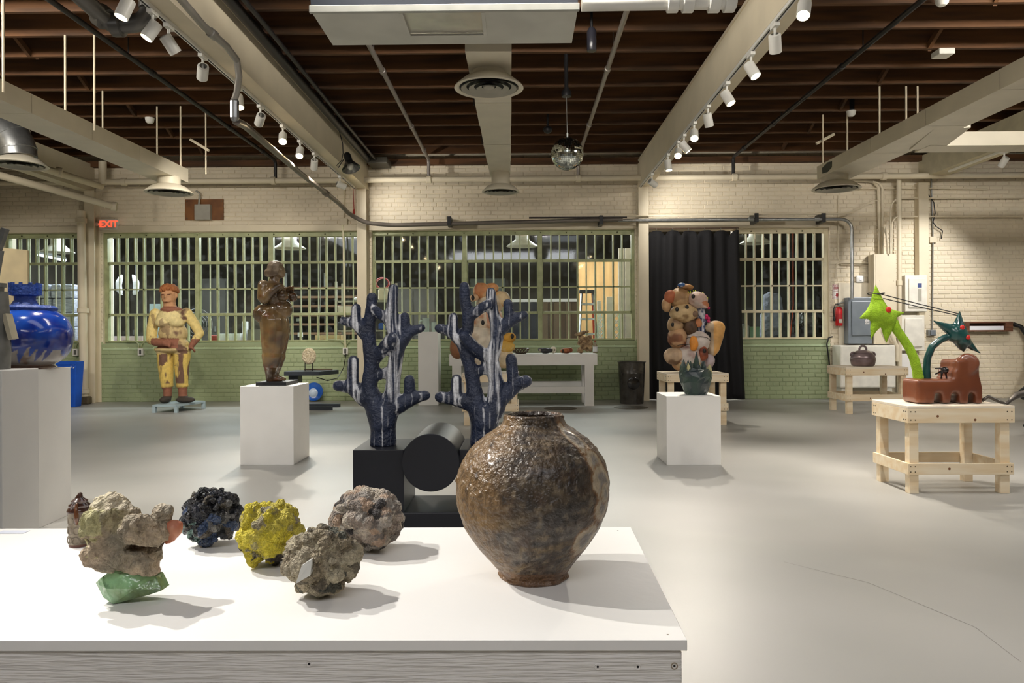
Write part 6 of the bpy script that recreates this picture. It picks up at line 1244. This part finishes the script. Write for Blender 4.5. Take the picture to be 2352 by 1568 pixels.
MB().tube([(c.x, Yg, zt0 + 198 * s), (c.x + 6 * s, Yg, at(0, 640, Yg).z), (c.x + 18 * s, Yg, at(0, 575, Yg).z)], .018, 8).build('arm', GM, t); MB().cbox((c.x + 20 * s, Yg, at(0, 552, Yg).z), 12 * s, .03, 58 * s, Euler((0, .35, 0)).to_matrix()).build('blade', GM, t)
# blue recycling bin
c = flo(158, 935); x0, x1 = at(112, 840, c.y).x, at(174, 840, c.y).x; zt_ = at(150, 830, c.y).z; t = thing('recycling_bin', ((x0 + x1) / 2, c.y + .2, 0), 'blue plastic recycling bin with white symbol behind blue vessel', 'bin'); BB = mat('bin_blue', (16, 82, 190), .4)
MB().rings([[(x0 + .03, c.y + .03, 0), (x1 - .03, c.y + .03, 0), (x1 - .03, c.y + .19, 0), (x0 + .03, c.y + .19, 0)], [(x0, c.y, zt_), (x1, c.y, zt_), (x1, c.y + .22, zt_), (x0, c.y + .22, zt_)], [(x0 + .015, c.y + .015, zt_), (x1 - .015, c.y + .015, zt_), (x1 - .015, c.y + .205, zt_), (x0 + .015, c.y + .205, zt_)], [(x0 + .04, c.y + .04, .05), (x1 - .04, c.y + .04, .05), (x1 - .04, c.y + .18, .05), (x0 + .04, c.y + .18, .05)]]).build('body', BB, t, bevel=.008); MB().box(x0 - .015, x1 + .015, c.y - .015, c.y + .0, zt_ - .05, zt_).build('rim', BB, t, bevel=.005)
rp = Vector((at(167, 841, c.y).x, c.y - .003, at(180, 841, c.y).z))
for k in range(3):
    u = k * 2.094 + 1.57; a = rp + Vector((.026 * math.cos(u - .75), 0, .026 * math.sin(u - .75))); b = rp + Vector((.026 * math.cos(u + .5), 0, .026 * math.sin(u + .5))); MB().tube([a, rp + Vector((.03 * math.cos(u - .1), 0, .03 * math.sin(u - .1))), b], [.006, .006, .002], 5).build('arrow', PAPER, t)
# ------------------------------------------------------------------ foreground table and its pieces
zT = .54
fr = flo(1580, 1472, zT); bk = flo(1450, 1212, zT); xR_ = (fr.x + bk.x) / 2; yF0 = flo(1000, 1470, zT).y; yB0 = flo(1000, 1211, zT).y
t = thing('display_table', (-.5, (yF0 + yB0) / 2, 0), 'large white painted display table in the foreground', 'table')
TW = mat('white_table_paint', (244, 242, 238), .45, var=.015, vs=3, bump=.05, bs=30)
x0 = -2.3
MB().prismz([(x0, yF0), (fr.x, yF0), (bk.x, yB0), (x0, yB0)], zT - .019, zT).build('top', TW, t, bevel=.001)
TA = mat('white_table_wood', (236, 232, 226), .5, var=.04, vs=3, bump=.45, bs=9, aniso=(1.2, 8, 22)); ti = .006
MB().box(x0, fr.x - .008, yF0 + ti, yF0 + .044, zT - .165, zT - .021).build('apron', TA, t, bevel=.004); MB().box(x0, bk.x - .02, yB0 - .05, yB0 - .012, zT - .165, zT - .021).build('apron', TA, t, bevel=.004)
MB().box(fr.x - .05, fr.x - .012, yF0 + .044, yB0 - .05, zT - .165, zT - .021).build('apron', TA, t, bevel=.004); 
for lx in (x0 + .02, fr.x - .14):
    for ly in (yF0 + .05, yB0 - .14): MB().box(lx, lx + .088, ly, ly + .088, 0, zT - .021).build('leg', TA, t, bevel=.004)
for px, py, m_ in ((710, 1524, 0), (1373, 1531, 0), (1465, 1531, 0), (1549, 1529, 1)):
    p = at(px, py, yF0 + ti); MB().lathe([(.0062, -.0015), (.0062, .0008), (.0048, .0012), (.0044, -.0005)], p, 18, axis=(0, -1, 0)).build('screw', TA if not m_ else mat('bare_screw', (150, 136, 116), .5), t); MB().lathe([(.0022, 0), (.0020, .0006)], p, 10, axis=(0, -1, 0)).build('screw_slot', BLACKMET, t)
for px, py in ((1534, 1457), (1419, 1218)): p = flo(px, py, zT); MB().lathe([(.0022, .0), (.0016, .0004)], p, 10).build('screw', SCREW, t)
# big round vase
base = flo(1226, 1322, zT); yV = base.y; s = yV / F; c = Vector((base.x, yV, zT)); t = thing('round_vase', c, 'large round wood-fired brown vase with short neck on foreground table', 'vase')
zz = lambda py: at(1216, py, yV).z - zT
prof = [(.0765, 0), (.079, .004), (.077, .012), (.092, .032), (.118, .064), (.143, .100), (.162, .140), (.1705, .180), (.170, .215), (.160, .252), (.140, .285), (.112, .312), (.088, .328), (.074, .337), (.069, .346), (.067, .355), (.066, .360), (.062, .3625), (.057, .360), (.055, .350), (.075, .325), (.13, .27), (.15, .19), (.06, .02)]
o = MB().lathe(dense(prof, 8), c, 260).build('body', WHITE, t, smooth='all'); me = o.data
rr = random.Random(4)
for v in me.vertices:
    p = v.co; r = math.hypot(p.x, p.y)
    if r < .01: continue
    u = math.atan2(p.y, p.x); k = .0022 * fbm(p, 9) + .0016 * fbm(p, 40) + .0012 * math.sin(p.z * 150 + 6 * u + 4 * noise.noise(p * 7)) * (.5 + noise.noise(p * 5)); sx = 1 + (k + .006 * noise.noise(Vector((math.cos(u), math.sin(u), p.z * 4)) * 1.2)) / r
    p.x *= sx; p.y *= sx
    g = fbm(p + Vector((9, 2, 1)), 60); e = max(0, g - .35) * .006 * max(0, min(1, (p.z - .1) * 8)) * (1 if noise.noise(p * 6) > -.1 else .2); p.x *= 1 + e / r; p.y *= 1 + e / r
me.update()
def vzc(p):
    u = math.atan2(p.y, p.x); n2 = fbm(p, 13); n3 = fbm(p, 60); n4 = fbm(p, 30)
    w = p.z - .045 * u + .012 * noise.noise(p * 9); q = fbm(Vector((w * 34, u * 1.1 + p.z * 5, .3)), 1.0); low = max(0, min(1, (.19 - p.z) * 9)); c = mixc(lin((80, 67, 53)), lin((58, 53, 49)), .5 + n2 * 1.5)
    c = mixc(c, lin((150, 126, 88)), max(0, q + .02) * (1.5 * low + .25)); c = mixc(c, lin((128, 122, 114)), max(0, -q - .12) * (1.6 * low + .3)); c = mixc(c, lin((100, 70, 46)), max(0, n4) * .5)
    ul = u if u < 1.5 else u - 2 * math.pi; c = mixc(c, lin((148, 114, 70)), max(0, min(.6, (-1.75 - ul + n2 * .5) * 1.2))); c = mixc(c, lin((112, 86, 66)), max(0, min(.8, (ul + .85 + n2 * .3) * 3)))
    c = mixc(c, lin((36, 31, 28)), max(0, n3 - .05) * 1.1)
    if n3 < -.3: c = mixc(c, lin((170, 150, 120)), min(.3, (-n3 - .3) * 2))
    # pale shell-like scars in a curved row on the right
    for (pu, pz, rr_) in ((-.62, .315, .03), (-.55, .265, .028), (-.50, .225, .036), (-.52, .17, .028), (-.72, .105, .035), (-.45, .2, .02)):
        d = math.hypot((u - pu) * .15, (p.z - pz) * 1.0) / rr_ + .25 * noise.noise(p * 40)
        if d < 1: c = mixc(lin((150, 138, 122)), lin((196, 178, 150)), d) if d > .55 else lin((146, 138, 130))
        elif d < 1.25: c = mixc(lin((150, 110, 70)), c, (d - 1) * 4)
    if p.z < .03: c = mixc(c, lin((120, 82, 48)), .6)
    if math.hypot(p.x, p.y) < .06 and p.z > .3: c = lin((50, 38, 28))
    return c
setcol(me, vzc); me.materials.clear(); me.materials.append(matcol('wood_fired', .4, .2, 60, bump=.5, bs=90, coat=.12))
for p in me.polygons: p.use_smooth = True
# rocks
def rock(name, pxc, pybase, px_w, px_h, seed, pal, label, nb=90, r0=.10, r1=.26, vox=.0026, fine=.0022, mat_=None, over=None, rough=.0, flat=False):
    """conglomerate: many small lumps melted together"""
    c = flo(pxc, pybase, zT); s = c.y / F; rx, rz = px_w / 2 * s, px_h / 2 * s; t = thing(name, c, label, 'sculpture'); rr = random.Random(seed); q = MB(); L = []
    cz = rz; q.ell((0, 0, 0), rx * .74, rx * .68, rz * .74, 20)
    for k in range(nb):
        d = Vector((rr.gauss(0, 1), rr.gauss(0, 1), rr.gauss(0, 1))).normalized(); f = rr.uniform(r0, r1) * rx; e = .97 - f / rx * rr.uniform(.8, 1.3)
        p = Vector((d.x * rx * e, d.y * rx * .9 * e, d.z * rz * e)); sq = [rr.uniform(.75, 1.25) for _ in range(3)]
        q.ell(p, f * sq[0], f * sq[1], f * sq[2], 9, Euler((rr.random() * 3, rr.random() * 3, rr.random() * 3)).to_matrix()); L.append((p, f, lin(rr.choice(pal))))
    zmin = min(v.z for v in q.v); xs = [v.x for v in q.v]; fx = 2 * rx / (max(xs) - min(xs)); fz = 2 * rz / (max(v.z for v in q.v) - zmin); xm = (max(xs) + min(xs)) / 2
    q.v = [Vector(((v.x - xm) * fx, v.y * fx, (v.z - zmin) * fz)) + c for v in q.v]; L = [(Vector(((p.x - xm) * fx, p.y * fx, (p.z - zmin) * fz)), f, cc) for p, f, cc in L]
    from mathutils import kdtree
    kd = kdtree.KDTree(len(L))
    for i, l in enumerate(L): kd.insert(l[0], i)
    kd.balance()
    def cf(p):
        pn = p + Vector((noise.noise(p * 90), noise.noise(p * 95 + Vector((3, 0, 0))), noise.noise(p * 88 + Vector((0, 5, 0))))) * .006
        _, i, _ = kd.find(pn); cc = L[i][2]; n = fbm(p, 60); cc = mixc(cc, lin(pal[int(abs(noise.noise(p * 40)) * 97) % len(pal)]), max(0, n) * .6)
        return over(p, cc) if over else cc
    o = blob(q, 'mass', mat_, t, vox, 0, cf, disp=lambda p: fine * fbm(p, 75) + fine * .9 * fbm(p, 190) + rough * (abs(fbm(p, 30)) - .2), flat=flat); t_mesh[t.name] = o.data
    return t, c, s
t_mesh = {}
RM = matcol('slag_rock', .25, .3, 120, bump=.8, bs=220, coat=.35); RM2 = matcol('crust_rock', .75, .3, 120, bump=.9, bs=240)
def o1(p, c):
    if p.x < -.02 and .01 < p.z < .075 + .02 * fbm(p, 20) and fbm(p, 45) < .25: c = mixc(c, lin((126, 158, 146)), .8)
    return c
t, c, s = rock('slag_lump', 488, 1252, 142, 134, 3, [(24, 24, 30), (40, 42, 50), (28, 34, 50), (60, 78, 112), (34, 36, 40), (92, 84, 72), (20, 20, 24), (120, 118, 116)], 'black and blue glassy slag lump on foreground table', 120, .07, .26, mat_=RM, over=o1, rough=.008, flat=True)
r2 = random.Random(8); vv = [v.co.copy() for v in t_mesh[t.name].vertices if v.co.x < -.03 and v.co.z > .05 and v.co.y < .02]
for k in range(16): p = c + r2.choice(vv); MB().ell(p, .006, .006, .006, 8).build('nodule', mat('black_nodule', (34, 30, 32), .4), t, smooth='all')
vv = sorted(((v.co.z + abs(v.co.x + .035) * .5), v.co.copy()) for v in t_mesh[t.name].vertices if v.co.y < -.01)[0][1]; p = c + vv; p.z = zT + .007; MB().ell(p, .008, .008, .007).build('pebble_foot', mat('clay_foot', (186, 170, 150), .6), t, smooth='all')
def o2(p, c):
    e = .045 + .02 * fbm(p, 18)
    if p.z < e: c = mixc(lin((56, 48, 42)), lin((100, 88, 74)), fbm(p, 50) + .3) if fbm(p + Vector((2, 0, 0)), 16) < .3 else lin((214, 196, 50))
    elif fbm(p, 30) > -.18: c = mixc(c, lin((242, 224, 70)), .7)
    return c
t, c, s = rock('slag_lump', 622, 1299, 154, 150, 6, [(224, 208, 76), (190, 178, 114), (154, 146, 122), (236, 218, 66), (172, 162, 130), (240, 222, 66)], 'sulphur yellow crusted rock on a dark foot, foreground table', 80, .12, .34, mat_=RM2, over=o2, rough=.009)
t, c, s = rock('slag_lump', 843, 1264, 174, 146, 12, [(140, 130, 122), (196, 180, 164), (214, 200, 182), (176, 160, 146), (222, 210, 192), (72, 68, 68), (200, 172, 148), (182, 174, 164)], 'knobbly pale grey lump of fused pebbles, behind the others', 150, .08, .24, mat_=RM2)
def o4(p, c):
    if fbm(p + Vector((4, 1, 0)), 20) > .42: c = mixc(c, lin((60, 72, 68)), .8)
    return c
t, c, s = rock('slag_lump', 738, 1368, 182, 160, 17, [(178, 164, 136), (204, 190, 160), (164, 150, 124), (124, 114, 96), (214, 202, 172), (188, 176, 150)], 'grey-brown crusty lump with one white chip, nearest of four', 110, .07, .30, mat_=RM2, over=o4, rough=.007)
q = MB(); p = c + min(((v.co - Vector((-.052, -.2, .095))).length, v.co.copy()) for v in t_mesh[t.name].vertices)[1]; p += Vector((.014, .012, 0))
q.add([p + Vector(v) for v in ((-.018, -.012, -.022), (.012, -.016, -.004), (.014, -.012, .026), (-.006, -.012, .014), (-.012, .012, -.02), (.012, .012, 0), (.014, .012, .026), (-.006, .012, .014))], [(0, 1, 2, 3), (7, 6, 5, 4), (0, 4, 5, 1), (1, 5, 6, 2), (2, 6, 7, 3), (3, 7, 4, 0)]); q.build('white_chip', mat('white_chip', (206, 206, 200), .4), t)
# tilted face rock on green glass
g = flo(305, 1388, zT); yR = g.y + .028; s = yR / F; k5 = 1 / 5.228
def fp(x, z, y=0): p = at(130 + x * k5, 1120 + z * k5, yR); return Vector((p.x, yR + y, p.z))
t = thing('face_rock', (g.x, yR, zT), 'broken clay face in profile, tilted, resting on green glass', 'sculpture')
zlow = fp(700, 1450).z - zT
def f6(x, z, y=0): p = fp(x, z, y); p.z -= zlow; return p
out = [(340, 700), (330, 560), (355, 420), (420, 280), (550, 150), (700, 130), (800, 190), (900, 300), (1040, 425), (1110, 430), (1180, 365), (1265, 315), (1335, 430), (1385, 520), (1400, 610), (1335, 745), (1290, 800), (1265, 840), (1255, 880), (1290, 955), (1245, 1010), (1290, 1110), (1190, 1195), (960, 1145), (700, 1085), (490, 995), (390, 880)]
q = MB(); inflate(q, [(f6(x, z).x, f6(x, z).z) for x, z in out], yR, .006, .05, .9)
# facial relief: ear, brow, wedge nose, lips, chin
for a, b in zip(((470, 640), (440, 500), (500, 370), (620, 330), (690, 430), (650, 580)), ((440, 500), (500, 370), (620, 330), (690, 430), (650, 580), (550, 650))): q.cap(f6(*a, -.043), f6(*b, -.043), .009, .009, 8)
q.cap(f6(500, 610, -.046), f6(580, 420, -.05), .009, .011); q.ell(f6(600, 530, -.045), .014, .012, .024)
q.cap(f6(1010, 470, -.035), f6(1110, 470, -.05), .022, .02); q.cap(f6(1100, 480, -.04), f6(1340, 660, -.02), .026, .016); q.cap(f6(1000, 640, -.04), f6(1280, 740, -.03), .02, .013); q.cap(f6(1000, 560, -.045), f6(1250, 690, -.035), .022, .016)
q.ell(f6(1200, 920, -.034), .017, .014, .011); q.ell(f6(1200, 1060, -.03), .018, .016, .014); q.ell(f6(680, 860, -.034), .055, .02, .036); q.ell(f6(1090, 990, -.034), .03, .015, .02)
q.ell(f6(1250, 420, .01), .022, .025, .022)
def slit(p):
    x, z = p.x, p.z; a = f6(985, 775) - wo(t); b = f6(1275, 812) - wo(t); ax, az, bx2, bz2 = a.x, a.z, b.x, b.z; u = max(0, min(1, ((x - ax) * (bx2 - ax) + (z - az) * (bz2 - az)) / ((bx2 - ax) ** 2 + (bz2 - az) ** 2))); return math.hypot(x - ax - u * (bx2 - ax), z - az - u * (bz2 - az)) / (.0085 * (1.15 - .5 * u))
def fdisp(p):
    v_ = noise.voronoi(p * 24)[0]; d = .0030 * fbm(p, 40) + .005 * (abs(fbm(p + Vector((1, 2, 3)), 14)) - .15) + .005 * min(1, (v_[1] - v_[0]) * 3) - .0065; k = slit(p)
    if k < 1 and p.y < .01: d -= .020 * (1 - k * k)
    return d
def fcol(p):
    n1 = fbm(p, 14); n2 = fbm(p, 6); n3 = fbm(p, 50); c = mixc(lin((196, 176, 148)), lin((150, 140, 120)), .5 + n1 * 1.3); c = mixc(c, lin((206, 166, 140)), max(0, min(.8, .75 - p.z * 7 + n2))); c = mixc(c, lin((206, 194, 132)), max(0, n2 - .2) * 1.5); c = mixc(c, lin((120, 122, 110)), max(0, min(.7, (n2 + .1) * 2)) if .08 < p.z < .15 and -.02 < p.x < .05 else 0)
    c = mixc(c, lin((104, 86, 66)), max(0, n3 - .2) * 1.2)
    if p.x < -.055 and p.z > .10 and n1 > -.25: c = mixc(c, lin((206, 200, 146)), .8)
    if p.z > .185 + .02 * n1: c = mixc(c, lin((222, 208, 184)), .7)
    k = slit(p)
    if k < .75: c = mixc(lin((86, 54, 38)), c, k)  # nostril gap darkened: its shade is put into the colour
    return c
blob(q, 'face', matcol('rough_clay', .75, .25, 60, bump=.8, bs=110), t, .0028, 1, fcol, disp=fdisp)
bm_ = bmesh.new(); r3 = random.Random(21)
for x, z in ((520, 1220), (600, 1150), (690, 1080), (830, 1100), (980, 1120), (1230, 1150), (1320, 1300), (1180, 1345), (900, 1400), (760, 1448), (640, 1370), (570, 1300)):
    for yy in (-1, 1): p = f6(x, z) - wo(t); k = .012 + .014 * r3.random(); bm_.verts.new((p.x, yy * k, p.z))
for x, z, yy in ((700, 1250, -.034), (900, 1230, -.03), (1050, 1250, -.036), (800, 1380, -.028), (900, 1250, .034)): p = f6(x, z) - wo(t); bm_.verts.new((p.x, yy, p.z))
bmesh.ops.convex_hull(bm_, input=bm_.verts); me = bpy.data.meshes.new('glass_chunk'); bm_.to_mesh(me); bm_.free(); o = bpy.data.objects.new('glass_chunk', me); col.objects.link(o); o.parent = t; WO[o.name] = wo(t)
me.materials.append(mat('green_glass', (156, 204, 156), .1, c2=(120, 140, 84), vs=14, trans=.4, coat=.4, bump=.3, bs=60))
q = MB(); inflate(q, [(f6(x, z).x, f6(x, z).z) for x, z in ((1260, 600), (1300, 500), (1400, 490), (1510, 520), (1490, 670), (1410, 750), (1315, 800), (1250, 780), (1300, 680))], yR + .005, .005, .022); blob(q, 'red_fragment', mat('red_fragment', (178, 92, 62), .5, c2=(206, 150, 120), vs=30), t, .0035, 0, disp=lambda p: .002 * fbm(p, 60))
# little lidded jar
c = flo(183, 1252, zT); s = c.y / F; t = thing('small_jar', c, 'small speckled grey jar with ring pattern and brown twisted lid', 'jar'); JG = mat('speckled_grey_glaze', (150, 138, 118), .35, c2=(112, 98, 80), vs=40); JB = mat('brown_jar_glaze', (66, 42, 34), .2, coat=.5)
R0 = 24 * s; hj = 78 * s
MB().lathe([(R0 * .86, 0), (R0 * .9, .003), (R0 * .96, hj * .5), (R0, hj), (R0 * .8, hj + .001)], c, 36).build('body', JG, t, smooth=40); MB().lathe([(R0 * .9, 0), (R0 * .93, .004), (R0 * .9, .007)], c, 36, cap=False).build('foot', mat('brown_foot', (104, 66, 54), .4), t, smooth=50)
for r_ in range(3):
    for k in range(9):
        u = k * 2 * math.pi / 9 + r_ * .1; cc = c + Vector((R0 * .945 * math.cos(u), R0 * .945 * math.sin(u), hj * (.2 + .29 * r_))); ax = Vector((math.cos(u), math.sin(u), 0)); MB().lathe([(.0075, 0), (.009, .0015), (.0105, 0)], cc, 14, axis=ax, cap=False).build('ring_relief', mat('relief_grey', (126, 114, 98), .4), t, smooth='all')
lid = MB().lathe([(R0 * 1.06, hj), (R0 * 1.1, hj + .004), (R0 * 1.02, hj + .009), (R0 * .9, hj + .013), (R0 * .94, hj + .018), (R0 * .7, hj + .024), (R0 * .74, hj + .029), (R0 * .45, hj + .034), (R0 * .2, hj + .04), (.001, hj + .041)], c, 32).build('lid', JB, t, smooth=50)
MB().cap(c + Vector((0, -.0, hj + .036)), c + Vector((.002, 0, hj + .044)), .010, .006).build('knob', JB, lid, smooth='all')
MB().tube([c + Vector((.004, -R0 * .2, hj + .03)), c + Vector((.006, -R0 * .85, hj + .022)), c + Vector((.009, -R0 * 1.05, hj - .01)), c + Vector((.009, -R0 * 1.03, hj - .026))], [.003, .004, .006, .004], 8).build('drip', mat('amber_drip', (96, 58, 34), .2, coat=.5), t, smooth='all')
# label card at left edge
p = flo(30, 1222, zT); tag(MB().cbox(p + Vector((0, 0, .0006)), .075, .03, .001).build('label_card', mat('card_grey', (206, 210, 222), .7)), 'small printed label card at left edge of foreground table', 'card')
